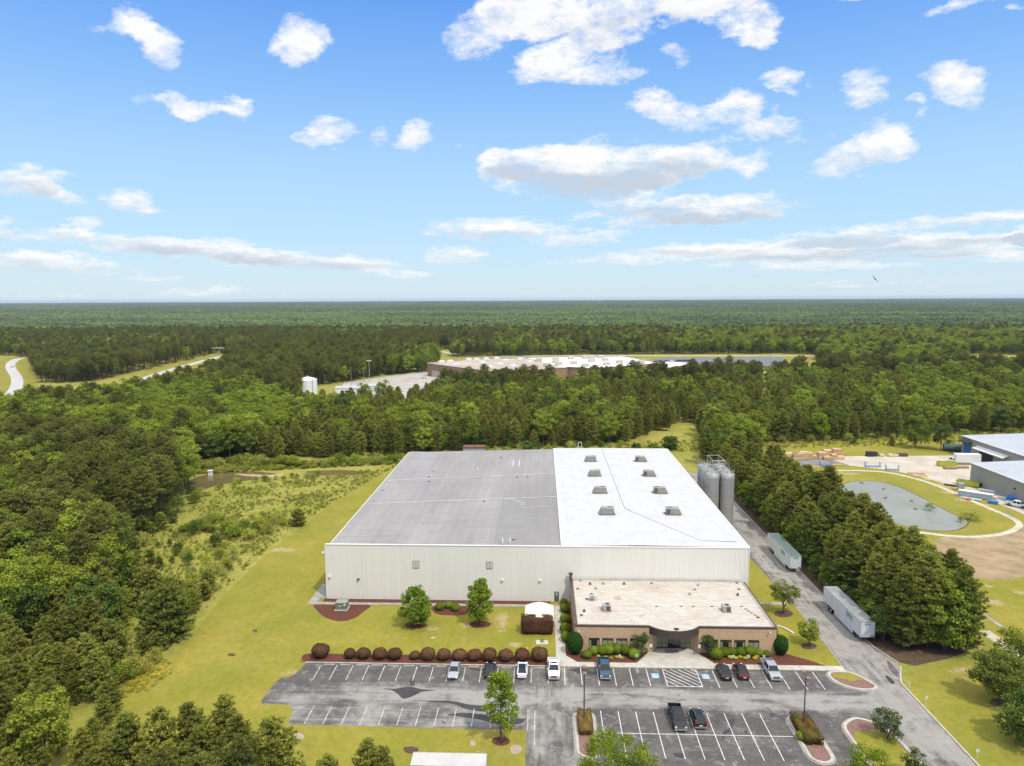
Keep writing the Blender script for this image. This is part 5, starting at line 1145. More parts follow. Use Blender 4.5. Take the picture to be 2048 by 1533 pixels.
for (px, py, side) in ((1301.5, 1313.5, 'left'), (1398.5, 1315, 'right')):
    r = sign('parking_sign', f'blue and white accessible parking sign on a grey post {side} of the office entrance', px, py, 2.35, .42, .62, MATS['sign_white'], 'accessible parking signs', deco=hc)
    if side == 'left': MB().box(-.2, .2, -.05, -.03, 1.38, 1.66).build('sign_plate', MATS['sign_green'], r)
for (px, py, lab) in ((1239.5, 1323, 'in front of the yellow flowers left of the entrance'), (1273, 1322.5, 'before the rounded shrubs nearest the entrance on its left'), (1434, 1323, 'before the largest ball shrub right of the entrance'),
                      (1466, 1324, 'second from the left among the flowers right of the entrance'), (1496.5, 1324, 'third from the left among the flowers right of the entrance'), (1527.5, 1324, 'behind the bed of the silver pickup')):
    sign('parking_sign', 'small white reserved parking sign ' + lab, px, py, 1.25, .38, .48, MATS['sign_white'], 'small white reserved signs', deco=rsv)
for (px, py, lab) in ((1851.5, 1410, 'midway down the right lawn by the curb'), (1954, 1518, 'at the bottom of the right lawn by the curb')):
    sign('lawn_sign', 'small white square sign ' + lab, px, py, 1.4, .42, .40, MATS['sign_white'], deco=rsv, pole=MATS['white_metal'])
x, y = G(1818.5, 1375); r = empty('marker_post', (x, y, 0), 0, 'white utility marker post with orange tip at the lawn corner', 'marker post')
MB().tube([(0, 0, 0), (0, 0, 1.15)], .06, 8).build('post', MATS['white_metal'], r); MB().tube([(0, 0, 1.15), (0, 0, 1.5)], .065, 8).build('cap', mat('orange', (.65, .16, .03), .5), r)
# wheel stops at the left row
ws0 = None
ts = [643, 675, 707, 738.5, 770.5, 803, 835.5, 868, 900, 932, 964, 997, 1030, 1063]
for i, t in enumerate(ts):
    x = (G(t, 1330)[0] + G(t + 32, 1330)[0]) / 2
    if ws0 is None: o = ws0 = MB().frustum((-.92, .92, -.08, .08), (-.88, .88, -.05, .05), 0, .13).build('wheel_stop', MATS['kerb'])
    else: o = ws0.copy(); COL.objects.link(o)
    o.location = (x, 115.25, .01); tag(o, 'low pale concrete wheel stop at the head of a bay in the left row', 'wheel stop', 'wheel stops along the purple shrub bed')
tag(MB().strip(smoothline([(0, 0), (.5, -.3), (1.4, -1.6), (2.0, -3.0)], 4), .25, .05, .3).build('drain_pipe', MATS['white_metal'], loc=(*G(1555, 1254), 0)), 'short curved white drain pipe on the lawn right of the office', 'pipe')
# ---- right yard
def lumber(px, py, rows_, lab, rz=0, grp='stacks of pale lumber'):
    x, y = G(px, py); r = empty('lumber_stack', (x, y, .02), rz, lab, 'lumber stack', grp)
    z = 0; rl = random.Random(int(px * 7 + py))
    for i, (w_, hh) in enumerate(rows_):
        MB().box(-w_ / 2 + .1, w_ / 2 - .1, -1.1, 1.1, z, z + .12).build('runner', MATS['hvac_dark'], r)
        cc = rl.choice([(.62, .42, .22), (.66, .48, .29), (.58, .38, .2)]); nm_ = f'lumber{cc[0]}'
        MB().box(-w_ / 2, w_ / 2, -1.2, 1.2, z + .12, z + hh).build('board_bundle', mat(nm_, cc, .85, var=.35, vscale=1.4, stretch=(1, 1, 5)), r); z += hh
    return r
specs = [(1563, 922, [(5, 1.3), (5, 1.3)]), (1582, 919, [(4.5, 1.3), (4.5, 1.3)]), (1595, 920, [(4, 1.4), (4, 1.2)]), (1540, 920, [(3.5, 1.1)]), (1607, 918, [(3, 1.4), (3, 1.4)]), (1617, 918, [(2.6, 1.3), (2.6, 1.2)]),
         (1630, 917, [(3.4, 1.2)]), (1643, 917.5, [(3, 1.3), (3, 1.3)]), (1655, 919, [(3.5, 1.2)]), (1658, 914, [(4.5, 1.4), (4.3, 1.4)]), (1673, 915, [(4, 1.3), (4, 1.3), (3.4, .9)]), (1678, 918.5, [(3.2, 1.2)]), (1667, 918.5, [(2.2, 1.2), (2.2, .8)]), (1552, 926, [(2.6, .9)])]
ordn = ['tall pale lumber stack nearest the pine row', 'two-tier lumber stack second from the pine row', 'lumber stack with a narrow top left of the middle of the yard row', 'low single lumber bundle beside the pine branches', 'square lumber stack in the middle of the yard row', 'narrow double lumber stack in the middle of the yard row',
        'low lumber bundle between two tall stacks', 'tall lumber stack left of the highest stacks', 'low lumber bundle in front of the highest stacks', 'wide lumber stack at the back of the right group', 'highest three-tier lumber stack at the right end', 'small lumber bundle at the right end of the row', 'narrow lumber stack in front of the three-tier stack', 'small low bundle in front of the tall stack by the pines']
for (px, py, rs), lab in zip(specs, ordn): lumber(px, py, rs, lab)
# roll-off dumpsters
mat('lime', (.46, .56, .03), .5, var=.25, vscale=1.5)
def dumpster(label, px, py, rz):
    x, y = G(px, py); r = empty('dumpster', (x, y, .03), rz, label, 'dumpster', 'lime green roll-off dumpsters')
    b = MB(); L, Wd, h_ = 6.4, 2.3, 1.7
    b.box(-L / 2, L / 2, -Wd / 2, -Wd / 2 + .08, .2, h_); b.box(-L / 2, L / 2, Wd / 2 - .08, Wd / 2, .2, h_); b.box(-L / 2, -L / 2 + .08, -Wd / 2 + .08, Wd / 2 - .08, .2, h_); b.box(L / 2 - .08, L / 2, -Wd / 2 + .08, Wd / 2 - .08, .2, h_); b.box(-L / 2 + .08, L / 2 - .08, -Wd / 2 + .08, Wd / 2 - .08, .2, .3)
    q = -L / 2 + .4
    while q < L / 2: b.box(q, q + .1, -Wd / 2 - .08, -Wd / 2, .2, h_ - .05); b.box(q, q + .1, Wd / 2, Wd / 2 + .08, .2, h_ - .05); q += .75
    b.build('container', MATS['lime'], r)
    w = MB(); rl = random.Random(3)
    for i in range(26):
        a, c = rl.uniform(-L / 2 + .9, L / 2 - .9), rl.uniform(-.8, .8); an = rl.uniform(0, 3); w.tube([(a - .7 * math.cos(an), c - .3 * math.sin(an), rl.uniform(1.2, 1.7)), (a + .7 * math.cos(an), c + .3 * math.sin(an), rl.uniform(1.3, 2.0))], .09, 4)
    w.build('scrap_wood', mat('scrap', (.42, .27, .16), .9, var=.5, vscale=2), r)
    return r
dumpster('lime green roll-off dumpster in front of the white box truck', 1893, 932.5, R(2)); dumpster('lime green roll-off dumpster with scrap wood by the near tan building', 1936, 972, R(-42))
# box truck
x, y = G(1932, 929); r = empty('box_truck', (x, y, .03), R(-4), 'white box truck backed up to the tan building', 'truck')
MB().box(-4.2, 4.6, -1.25, 1.25, 1.1, 4.0).build('cargo_box', MATS['white_metal'], r); MB().box(-6.2, -4.3, -1.1, 1.1, .7, 1.7).frustum((-5.8, -4.3, -1.05, 1.05), (-5.1, -4.3, -.95, .95), 1.7, 2.5).build('cab', MATS['white_paint'], r)
MB().frustum((-5.86, -4.6, -.9, .9), (-5.2, -4.6, -.8, .8), 1.75, 2.4).box(-5.3, -4.6, -1.08, -1.03, 1.75, 2.35).build('window_glass', MATS['car_glass'], r)
for a in (-5.2, 2.8):
    for s in (-1, 1): MB().lathe([(.2, -.2), (.48, -.2), (.5, 0), (.48, .2), (.2, .2)], 14, axis='z').build('wheel', MATS['tyre'], r).matrix_local = Matrix.Translation((a, s * 1.0, .5)) @ Matrix.Rotation(R(90), 4, 'X')
# racks
def rack(px, py, c, lab, rz, w_=4.6, up_=True):
    x, y = G(px, py); r = empty('steel_rack', (x, y, .03), rz, lab, 'rack')
    b = MB()
    for s in (-.6, .6): b.box(-w_ / 2, w_ / 2, s - .07, s + .07, .25, .4)
    for q in (-w_ / 2, -w_ / 4, 0, w_ / 4, w_ / 2): b.box(q - .07, q + .07, -.75, .75, .12, .25)
    b.build('frame', c, r)
    if up_:
        u_ = MB()
        for q in (-w_ / 2, w_ / 2):
            for s in (-.6, .6): u_.box(q - .08, q + .08, s - .08, s + .08, 0, 1.9)
        u_.build('upright', c, r)
    return r
mat('rack_blue', (.04, .20, .55), .5); mat('rack_yellow', (.70, .50, .03), .5); mat('rack_orange', (.62, .24, .06), .5, var=.4)
rack(1651, 933, MATS['rack_blue'], 'blue steel rack beside the yellow frames near the pines', 0, 4.2)
rack(1630, 936, MATS['rack_yellow'], 'yellow steel frame nearest the pine row', R(8), 4.6, False); rack(1674, 931.5, MATS['rack_yellow'], 'pale yellow steel frame between two blue racks', R(-2), 4.6, False)
rack(1745, 934.5, MATS['rack_blue'], 'light blue and white rack in the middle of the yard edge', R(-4), 5.2); rack(1784, 941, MATS['rack_blue'], 'deep blue rack right of the light blue one', R(-10), 4.2)
rack(1833, 949, MATS['rack_orange'], 'low orange frame lying by the gravel path', R(-12), 5.5, False); rack(1846, 953, MATS['rack_yellow'], 'low yellow frame lying right of the orange frame', R(-20), 2.6, False)
def crate(px, py, s, m, lab, cat='crate', rz=0, name='crate'):
    x, y = G(px, py); r = empty(name, (x, y, .02), rz, lab, cat)
    MB().box(-s[0] / 2, s[0] / 2, -s[1] / 2, s[1] / 2, .12, s[2]).build('body', m, r, bevel=.03)
    MB().box(-s[0] / 2, s[0] / 2, -s[1] / 2 + .1, -s[1] / 2 + .25, 0, .12).box(-s[0] / 2, s[0] / 2, s[1] / 2 - .25, s[1] / 2 - .1, 0, .12).build('skid', MATS['hvac_dark'], r)
    return r
mat('crate_black', (.03, .03, .032), .7); mat('crate_cream', (.60, .48, .33), .8)
crate(1739, 913, (2.4, 2, 1.9), MATS['crate_black'], 'black square bin at the yard back edge, left one of two'); crate(1748, 912.5, (2.1, 2, 1.7), MATS['crate_black'], 'black bin with open top, right one of two')
crate(1763, 913.5, (1.6, 1.2, 1.0), MATS['crate_cream'], 'small cream crate right of the black bins'); crate(1782, 914, (2.4, 1.4, 1.1), MATS['crate_cream'], 'cream crate second from the black bins'); crate(1790.5, 914, (2.0, 1.4, 1.1), MATS['crate_cream'], 'cream crate beside the dark pallet pile')
crate(1802, 913, (4.6, 1.6, 1.2), MATS['hvac_dark'], 'dark low pile of pallets at the yard back edge', 'pallet pile', name='pallet_pile')
r = crate(1921.5, 982, (1.7, 1.9, 2.6), MATS['galv'], 'grey upright metal cabinet at the gravel path', 'cabinet', R(-20), 'metal_cabinet')
r = empty('storage_container', (*G(1951, 996), .03), R(-40), 'long pale grey-blue container lying beside the gravel path', 'container')
MB().box(-4.6, 4.6, -1.0, 1.0, .15, 1.7).build('body', mat('pale_blue', (.36, .44, .46), .6), r); MB().box(-4.7, 4.7, -1.05, 1.05, 1.7, 1.85).build('lid', MATS['trim_white'], r); MB().box(4.6, 5.6, -.9, .9, .1, 1.3).build('end_crate', MATS['crate_cream'], r)
crate(1944, 1000, (5, .8, .5), MATS['white_metal'], 'white flat bundle beside the long container', 'bundle', R(-40), 'pipe_bundle')
crate(1986, 1008, (2.6, 1.2, .9), MATS['rack_blue'], 'blue tarp-covered heap near the white pickup', 'heap', R(-40), 'covered_heap')
crate(2028, 1003, (4.0, 2.4, 1.5), MATS['rack_blue'], 'bright blue tarp-covered load behind the white pickup', 'heap', R(-40), 'covered_heap')
crate(1978, 984, (5.5, 1.6, .5), MATS['trim_white'], 'white flat sheets leaning by the tan wall', 'sheets', R(-42), 'sheet_stack'); crate(2007, 998, (4.5, 1.2, .5), MATS['trim_white'], 'white narrow sheets lying farther along the tan wall', 'sheets', R(-42), 'sheet_stack')
crate(1904, 973, (4.5, .7, .5), MATS['crate_black'], 'black pipes lying beside the grey cabinet', 'pipes', R(-40), 'pipe_bundle')
crate(1958, 974, (1.8, 1.6, 1.3), MATS['crate_black'], 'black bin standing behind the dumpster with scrap wood', 'bin', R(-42), 'waste_bin')
crate(1938, 1001, (.9, .8, .7), MATS['rack_orange'], 'small orange box at the gravel path', 'box', 0, 'box')
for (px, py, w_) in ((1900, 938, 4.5), (1921, 936.5, 5.5)): crate(px, py, (w_, 1.6, .7), MATS['scrap'], 'flat wooden scrap pile ' + ('left, in front of the first dumpster' if px < 1910 else 'right, between dumpster and tan building'), 'scrap pile', R(6), 'scrap_pile')
r = empty('culvert_pipe', (*G(1904, 903), .02), R(-20), 'dark green corrugated half-round tank beside the far tan building', 'tank')
MB().lathe([(1.7, -3.2), (1.7, 3.2), (1.5, 3.21), (1.5, -1)], 18, 0, 1.5, axis='x').build('shell', mat('dark_green', (.05, .085, .075), .6), r); MB().lathe([(.9, 3.22), (.9, 3.26)], 14, 0, 1.4, axis='x').build('opening', MATS['black'], r)
MB().box(-3.0, 3.0, -1.2, 1.2, 0, .2).build('cradle', MATS['hvac_dark'], r)
gr = MB(); P = [G(2008, 1025), G(2026, 1037)]; n_ = 5
r = empty('guard_rail', (0, 0, 0), 0, 'short grey pipe railing beside the path near the right edge', 'railing')
for i in range(n_): q = i / (n_ - 1); gr.tube([(P[0][0] + (P[1][0] - P[0][0]) * q, P[0][1] + (P[1][1] - P[0][1]) * q, 0), (P[0][0] + (P[1][0] - P[0][0]) * q, P[0][1] + (P[1][1] - P[0][1]) * q, 1.1)], .05, 5)
gr.build('post', MATS['galv'], r); MB().tube([(*P[0], 1.1), (*P[1], 1.1)], .05, 5).tube([(*P[0], .6), (*P[1], .6)], .04, 5).build('rail', MATS['galv'], r)
# things in the pond
for i, (px, py, lab) in enumerate([(1723, 967, 'near the far shore'), (1767, 979, 'left of the middle of the pond'), (1771, 997, 'in the left half of the pond'), (1823, 1003, 'in the middle of the pond'), (1831, 1019, 'nearest the grass tuft')]):
    x, y = G(px, py); r = MB(); rl = random.Random(i)
    for q in range(5): a = rl.uniform(0, 6.28); r.tube([(-.7 * math.cos(a), -.6 * math.sin(a), 0), (.7 * math.cos(a), .6 * math.sin(a), rl.uniform(.1, .7))], .06, 4, r2=.03)
    tag(r.build('driftwood', mat('drift', (.07, .06, .045), .9), loc=(x, y, .02)), 'dark driftwood snag sticking out of the water ' + lab, 'driftwood')
# swamp outlet
tag(MB().box(-.6, .6, -.6, .6, 0, 1.6).box(-.8, .8, -.8, .8, 1.6, 1.8).build('outlet_structure', MATS['trim_white'], loc=(*G(421, 951), 0)), 'small white concrete outlet box at the edge of the brown pool', 'outlet')
# tall poles
def upole(label, px, py, hh, arms=True, lamp=False, m='pole_wood'):
    mat('pole_wood', (.26, .20, .15), .9); x, y = G(px, py); r = empty('utility_pole' if not lamp else 'light_mast', (x, y, 0), 0, label, 'pole')
    MB().tube([(0, 0, 0), (0, 0, hh)], .22, 8, r2=.14).build('pole', MATS[m], r)
    if arms: MB().box(-1.3, 1.3, -.08, .08, hh - .9, hh - .7).build('crossarm', MATS[m], r)
    if lamp: MB().box(-1.8, 1.8, -.3, .3, hh, hh + .5).build('lamp_head', MATS['trim_white'], r)
upole('light mast with white lamp bar standing in the factory yard corner', 739, 764, 16, False, True, 'kerb'); upole('dark wooden pole beside the white sheds', 703, 783, 17); upole('pale wooden pole standing in the gap of the pine woods', 1537, 795, 20); upole('thin pole beside the light mast, left of the factory yard', 728, 765, 11)
upole('short wooden pole at the far end of the pine gap', 1540, 742, 14)
# bird
dd = ray(1750, 559); p = Vector((0, 0, H)) + dd * 170; r = empty('bird', p, R(40), 'dark bird gliding high against the pale sky at right', 'bird')
def birdm():
    vs = []; bm_ = bpy.data.meshes.new('body')
    mb = MB(); st = [(-.32, .01, .0), (-.26, .05, .01), (-.1, .085, .02), (.1, .07, .01), (.24, .05, .0), (.42, .10, -.01), (.50, .09, -.01)]
    rings_ = []
    for (x, w_, z) in st: rings_.append([(x, w_ * math.cos(a), z + w_ * .55 * math.sin(a)) for a in [i * math.pi / 4 for i in range(8)]])
    for r_ in rings_: vs += r_
    fs = [(i * 8 + j, i * 8 + (j + 1) % 8, (i + 1) * 8 + (j + 1) % 8, (i + 1) * 8 + j) for i in range(len(st) - 1) for j in range(8)] + [tuple(range(8)), tuple(range(48, 56))]
    mb.add(vs, fs)
    for s in (-1, 1):      # wings: thin tapering surfaces swept and raised
        P_ = [(-.12, .07, .02), (-.20, .40, .16), (-.10, .78, .24), (-.02, 1.0, .26)]; Q = [(.16, .07, .02), (.12, .40, .15), (.10, .78, .23), (.04, 1.0, .25)]
        v = [(x, s * y, z) for x, y, z in P_] + [(x, s * y, z) for x, y, z in Q] + [(x, s * y, z - .02) for x, y, z in P_] + [(x, s * y, z - .02) for x, y, z in Q]
        f = []
        for i in range(3): f += [(i, i + 1, 5 + i, 4 + i), (8 + i, 12 + i, 13 + i, 9 + i), (i, 8 + i, 9 + i, i + 1), (4 + i, 5 + i, 13 + i, 12 + i)]
        f.append((3, 11, 15, 7)); mb.add(v, f)
    o = mb.build('body', mat('feather', (.02, .018, .016), .8), r); o.rotation_euler = (R(48), R(-12), 0)
birdm()
# ============================================================ VEGETATION
foliage('pine_needles', (0.178, 0.200, 0.046), (0.138, 0.164, 0.040), (0.212, 0.215, 0.050), 0.22, 0.5)
foliage('young_pine_needles', (0.238, 0.262, 0.052), (0.175, 0.210, 0.044), (0.285, 0.288, 0.060), 0.22, 0.5)
foliage('oak_leaves', (0.200, 0.255, 0.036), (0.142, 0.200, 0.030), (0.275, 0.320, 0.044), 0.30, 0.5)
foliage('oak_leaves_dark', (0.108, 0.165, 0.034), (0.080, 0.132, 0.028), (0.135, 0.185, 0.036), 0.28, 0.5)
foliage('bright_leaves', (0.235, 0.315, 0.026), (0.175, 0.255, 0.024), (0.29, 0.35, 0.04), 0.35, 0.3)
foliage('purple_leaves', (0.150, 0.066, 0.042), (0.095, 0.048, 0.032), (0.140, 0.095, 0.040), 0.2, 0.25)
foliage('purple_green_leaves', (0.145, 0.065, 0.030), (0.120, 0.120, 0.028), (0.13, 0.09, 0.03), 0.2, 0.5)
foliage('box_leaves', (0.165, 0.235, 0.022), (0.115, 0.180, 0.020), (0.20, 0.26, 0.025), 0.25, 0.4)
foliage('camellia_leaves', (0.045, 0.110, 0.022), (0.032, 0.082, 0.018), None, 0.2, 0.2)
foliage('myrtle_leaves', (0.090, 0.135, 0.042), (0.070, 0.105, 0.036), (0.12, 0.12, 0.045), 0.25, 0.3)
foliage('amber_leaves', (0.175, 0.200, 0.036), (0.120, 0.175, 0.034), (0.24, 0.20, 0.05), 0.3, 0.2)
foliage('yellow_flowers', (0.58, 0.46, 0.05), (0.28, 0.30, 0.04), (0.6, 0.50, 0.10), 0.2, 0.3)
foliage('weed_leaves', (0.330, 0.380, 0.062), (0.400, 0.360, 0.095), (0.300, 0.325, 0.080), 0.25, 0.5)
foliage('autumn_needles', (0.20, 0.12, 0.05), (0.14, 0.09, 0.04), None, 0.2, 0.2)
mat('pine_bark', (0.105, 0.075, 0.055), 0.95, var=.35, vscale=2); mat('oak_bark', (0.15, 0.125, 0.10), 0.95, var=.35, vscale=2)

def cards(centers, normals, sizes, aspect=1.0, seedr=None, shape='leaf'):
    """numpy: one small pointed quad per centre, facing along normals with random spin. returns verts, faces"""
    g = seedr or rng; n_ = len(centers)
    a = g.normal(size=(n_, 3)); t = np.cross(normals, a); t /= np.linalg.norm(t, axis=1)[:, None] + 1e-9
    b = np.cross(normals, t); s = sizes[:, None]
    v = np.stack([centers - t * s, centers - b * s * aspect * .55, centers + t * s, centers + b * s * aspect * .55], 1).reshape(-1, 3)
    f = np.arange(n_ * 4).reshape(-1, 4); return v, f
def np_mesh(name, parts, mats, mis=None):
    vs = np.concatenate([p[0] for p in parts]); off = 0; fs = []; mi = []
    for i, (v, f) in enumerate(parts):
        fs.append(f + off); off += len(v); mi += [(mis[i] if mis else 0)] * len(f)
    me = bpy.data.meshes.new(name); F = np.concatenate(fs)
    me.vertices.add(len(vs)); me.vertices.foreach_set('co', vs.astype(np.float32).ravel())
    me.loops.add(F.size); me.loops.foreach_set('vertex_index', F.astype(np.int32).ravel())
    me.polygons.add(len(F)); me.polygons.foreach_set('loop_start', np.arange(0, F.size, F.shape[1], dtype=np.int32))
    for x in mats: me.materials.append(x)
    me.polygons.foreach_set('material_index', np.array(mi, dtype=np.int32)); me.update(); me.validate(); return me
def unit(v): return v / (np.linalg.norm(v, axis=-1, keepdims=True) + 1e-9)

def pine_parts(h=17.0, base=.35, spread=3.2, seed=1, young=False, tufts=None, needle=.42, dens=1.0):
    """loblolly-like pine: whorled upswept branches carrying tufts of needles"""
    g = np.random.default_rng(seed); T = MB(); lean = g.normal(size=2) * .25
    axis = lambda z: np.array([lean[0] * (z / h) ** 1.5, lean[1] * (z / h) ** 1.5, z])
    T.tube([axis(h * q) for q in (0, .25, .5, .75, .97)], .19 if not young else .12, 6, r2=.03)
    cen = []; nz = 0; lev = base * h; ga = g.uniform(0, 6)
    while lev < h * .985:
        f = (lev / h - base) / (1 - base)
        if young: rad = spread * (1 - f ** 2.3) ** .70 * (.62 + .38 * min(1, f * 4 + .2))
        else: rad = spread * (math.sin(math.pi * min(1, .18 + f * .80)) ** .75) * (1.06 - .35 * f)
        nb = max(3, int(round((6 if f < .8 else 4) * dens)))
        for q in range(nb):
            an = ga + 2 * math.pi * q / nb + g.normal() * .28; L = rad * g.uniform(.62, 1.15); rise = g.uniform(.12, .42) + f * .45
            if L < .3: L = .3
            p0 = axis(lev + g.normal() * .15); dirv = np.array([math.cos(an), math.sin(an), 0.0])
            pts = [p0 + dirv * L * t + np.array([0, 0, L * rise * t ** 1.4 - .10 * L * t]) for t in (0, .5, 1)]
            if L > .8: T.tube(pts, .045 if not young else .03, 3, r2=.012)
            m_ = max(2, int(L / .46))
            for i in range(m_):
                t = .30 + .70 * (i + .5) / m_; side = np.array([-dirv[1], dirv[0], 0])
                c = p0 + dirv * L * t + np.array([0, 0, L * rise * t ** 1.4 - .10 * L * t]) + side * g.normal() * .36 * L * .5 + np.array([0, 0, g.uniform(0, .22)])
                cen.append(c)
        lev += (.62 if not young else .50) * g.uniform(.8, 1.2) * (1.0 - .35 * f); ga += 2.4
    cen.append(axis(h) + np.array([0, 0, -.15]))
    cen = np.array(cen); k = 20
    C3 = np.repeat(cen, k, 0); out = C3 - np.array([0, 0, 1]) * 0 ; dv = g.normal(size=(len(C3), 3)); dv[:, 2] = np.abs(dv[:, 2]) * .9 + .15; dv = unit(dv)
    rad_out = C3 - np.stack([C3[:, 0] * 0, C3[:, 1] * 0, C3[:, 2]], 1); dv = unit(dv + unit(rad_out) * .35)
    ln = needle * g.uniform(.7, 1.25, len(C3)); mid = C3 + dv * ln[:, None] * .55
    sd = unit(np.cross(dv, g.normal(size=dv.shape))); wd = (ln * .165)[:, None]
    v = np.stack([C3, mid - sd * wd, C3 + dv * ln[:, None] * 1.15, mid + sd * wd], 1).reshape(-1, 3); f_ = np.arange(len(C3) * 4).reshape(-1, 4)
    return T, (v, f_)
def oak_parts(h=15.0, w=9.0, base=.22, seed=1, lobes=44, leaves=95, leaf=.22, lobe_r=1.25, cone=0.0, open_=0.0):
    g = np.random.default_rng(seed); T = MB(); cz = h * (base + (1 - base) * .5); rz_ = h * (1 - base) * .5; rw = w / 2
    T.tube([(0, 0, 0), (g.normal() * .1, g.normal() * .1, h * base), (g.normal() * .2, g.normal() * .2, cz)], .03 * h ** .9 * .6 + .05, 7, r2=.07)
    parts = []; L = []
    for i in range(lobes):
        u_ = g.uniform(-.92, 1.0); an = i * 2.399 + g.normal() * .4; rr_ = math.sqrt(max(0, 1 - u_ * u_)) ** .85; q = g.uniform(.62, .98) if i % 4 else g.uniform(.2, .6)
        fz = (u_ + 1) / 2; kk = 1 - cone * fz * .8
        c = np.array([rw * rr_ * q * kk * math.cos(an), rw * rr_ * q * kk * math.sin(an), cz + rz_ * u_ * (q ** .5) * .93]); L.append((c, lobe_r * g.uniform(.65, 1.25) * (1 - .35 * cone * fz)))
    for c, r in L:
        if g.random() < .5: T.tube([(0, 0, min(max(c[2] - abs(c[0]) - abs(c[1]), h * base * .7), c[2])), (c[0] * .5, c[1] * .5, c[2] * .8), tuple(c)], .05, 3, r2=.015)
        n_ = int(leaves * g.uniform(.7, 1.2)); d_ = unit(g.normal(size=(n_, 3))); d_[:, 2] = d_[:, 2] * .8 + .18; d_ = unit(d_)
        rad = r * (g.uniform(.55, 1.08, n_) + np.where(g.random(n_) < .08, .25, 0)); P_ = c + d_ * rad[:, None] * np.array([1, 1, .78])
        nn = unit(d_ + g.normal(size=d_.shape) * .55 + np.array([0, 0, .35])); parts.append(cards(P_, nn, leaf * g.uniform(.6, 1.3, n_), 1.5, g))
    vs = np.concatenate([p[0] for p in parts]); f_ = np.arange(len(vs)).reshape(-1, 4); return T, (vs, f_)
BX = .62
def ball_mesh(name, m, n_=1100, leaf=.075, rz_=.85, seed=1, lump=.05, flat=0.0, inner=True, box=False):
    """clipped shrub: unit-radius shell of small leaves over a solid heart"""
    global BX
    BX = .85 if seed == 58 else .62
    g = np.random.default_rng(seed); d_ = unit(g.normal(size=(n_, 3)))
    if box: d_ = np.sign(d_) * np.abs(d_) ** BX; d_ /= np.max(np.abs(d_), axis=1)[:, None] ** .8
    rr_ = 1 + lump * np.sin(d_[:, 0] * 5 + seed) * np.sin(d_[:, 1] * 4 + 1) + g.normal(size=n_) * .018
    P_ = d_ * rr_[:, None] * np.array([1, 1, rz_]); P_[:, 2] += rz_; nn = unit(d_ + g.normal(size=d_.shape) * .45)
    parts = [cards(P_, nn, leaf * g.uniform(.6, 1.3, n_), 1.6, g)]
    keep = P_[:, 2] > -.02
    if inner:
        ico = []; K2, J = 14, 9; vv = []; ff = []
        for j in range(J + 1):
            for i in range(K2):
                th_, ph = math.pi * j / J, 2 * math.pi * i / K2; dd_ = np.array([math.sin(th_) * math.cos(ph), math.sin(th_) * math.sin(ph), math.cos(th_)])
                if box: dd_ = np.sign(dd_) * np.abs(dd_) ** BX; dd_ /= max(np.max(np.abs(dd_)), .01) ** .8
                vv.append(dd_ * .95 * np.array([1, 1, rz_]) + np.array([0, 0, rz_]))
        for j in range(J):
            for i in range(K2): ff.append((j * K2 + i, (j + 1) * K2 + i, (j + 1) * K2 + (i + 1) % K2, j * K2 + (i + 1) % K2))
        parts.append((np.array(vv), np.array(ff)))
    return np_mesh(name, parts, [m])
def shrub_parts(h=2.4, w=2.4, seed=1, n_=1400, leaf=.09, stems=7):
    g = np.random.default_rng(seed); T = MB(); cen = []
    for i in range(stems * 5):
        an = g.uniform(0, 6.28); t = g.uniform(.2, 1); top = np.array([w / 2 * t * math.cos(an), w / 2 * t * math.sin(an), h * (1.0 - .38 * t * t) * g.uniform(.55, 1.05)]); cen.append(top)
        if i < stems: T.tube([(0, 0, 0), tuple(top * np.array([.5, .5, .55])), tuple(top)], .035, 4, r2=.012)
    cen = np.array(cen); idx = g.integers(0, len(cen), n_); P_ = cen[idx] + g.normal(size=(n_, 3)) * np.array([w * .10, w * .10, h * .10]); P_[:, 2] = np.maximum(P_[:, 2], .12)
    nn = unit(g.normal(size=(n_, 3)) + np.array([0, 0, .6])); return T, cards(P_, nn, leaf * g.uniform(.6, 1.3, n_), 1.6, g)

def tree_proto(name, label, cat, parts, leafm, barkm, group=None):
    T, (v, f) = parts; r = empty(name, (0, 0, 0), 0, label, cat, group)
    T.build('trunk', MATS[barkm], r); me = np_mesh('crown', [(v, f)], [MATS[leafm]]); o = bpy.data.objects.new('crown', me); COL.objects.link(o); o.parent = r; return r
def place(o, x, y, s=1.0, rz=None, lab=None, zs=None):
    o.location = (x, y, 0.0); o.rotation_euler.z = rng.uniform(0, 6.28) if rz is None else rz; o.scale = (s, s, zs or s)
    if lab: o['label'] = lab
    return o
class Proto:      # hands out the prototype itself first, then copies
    def __init__(s, o): s.o = o; s.used = False
    def get(s):
        if not s.used: s.used = True; return s.o
        return copy_tree(s.o)
PINES = [Proto(tree_proto('pine_tree', 'x', 'pine tree', pine_parts(h, b_, sp, sd, False), 'pine_needles', 'pine_bark')) for h, b_, sp, sd in ((16, .42, 3.8, 1), (17, .45, 4.2, 2), (15, .36, 3.6, 3), (17.5, .50, 4.4, 4), (14.5, .34, 3.9, 5))]

YPINES = [Proto(tree_proto('pine_tree', 'x', 'pine tree', pine_parts(h, .12, sp, sd, True), 'young_pine_needles', 'pine_bark')) for h, sp, sd in ((11.5, 2.7, 11), (10.5, 2.9, 12), (12.5, 2.8, 13), (9.5, 2.6, 14))]
YH = [11.5, 10.5, 12.5, 9.5]
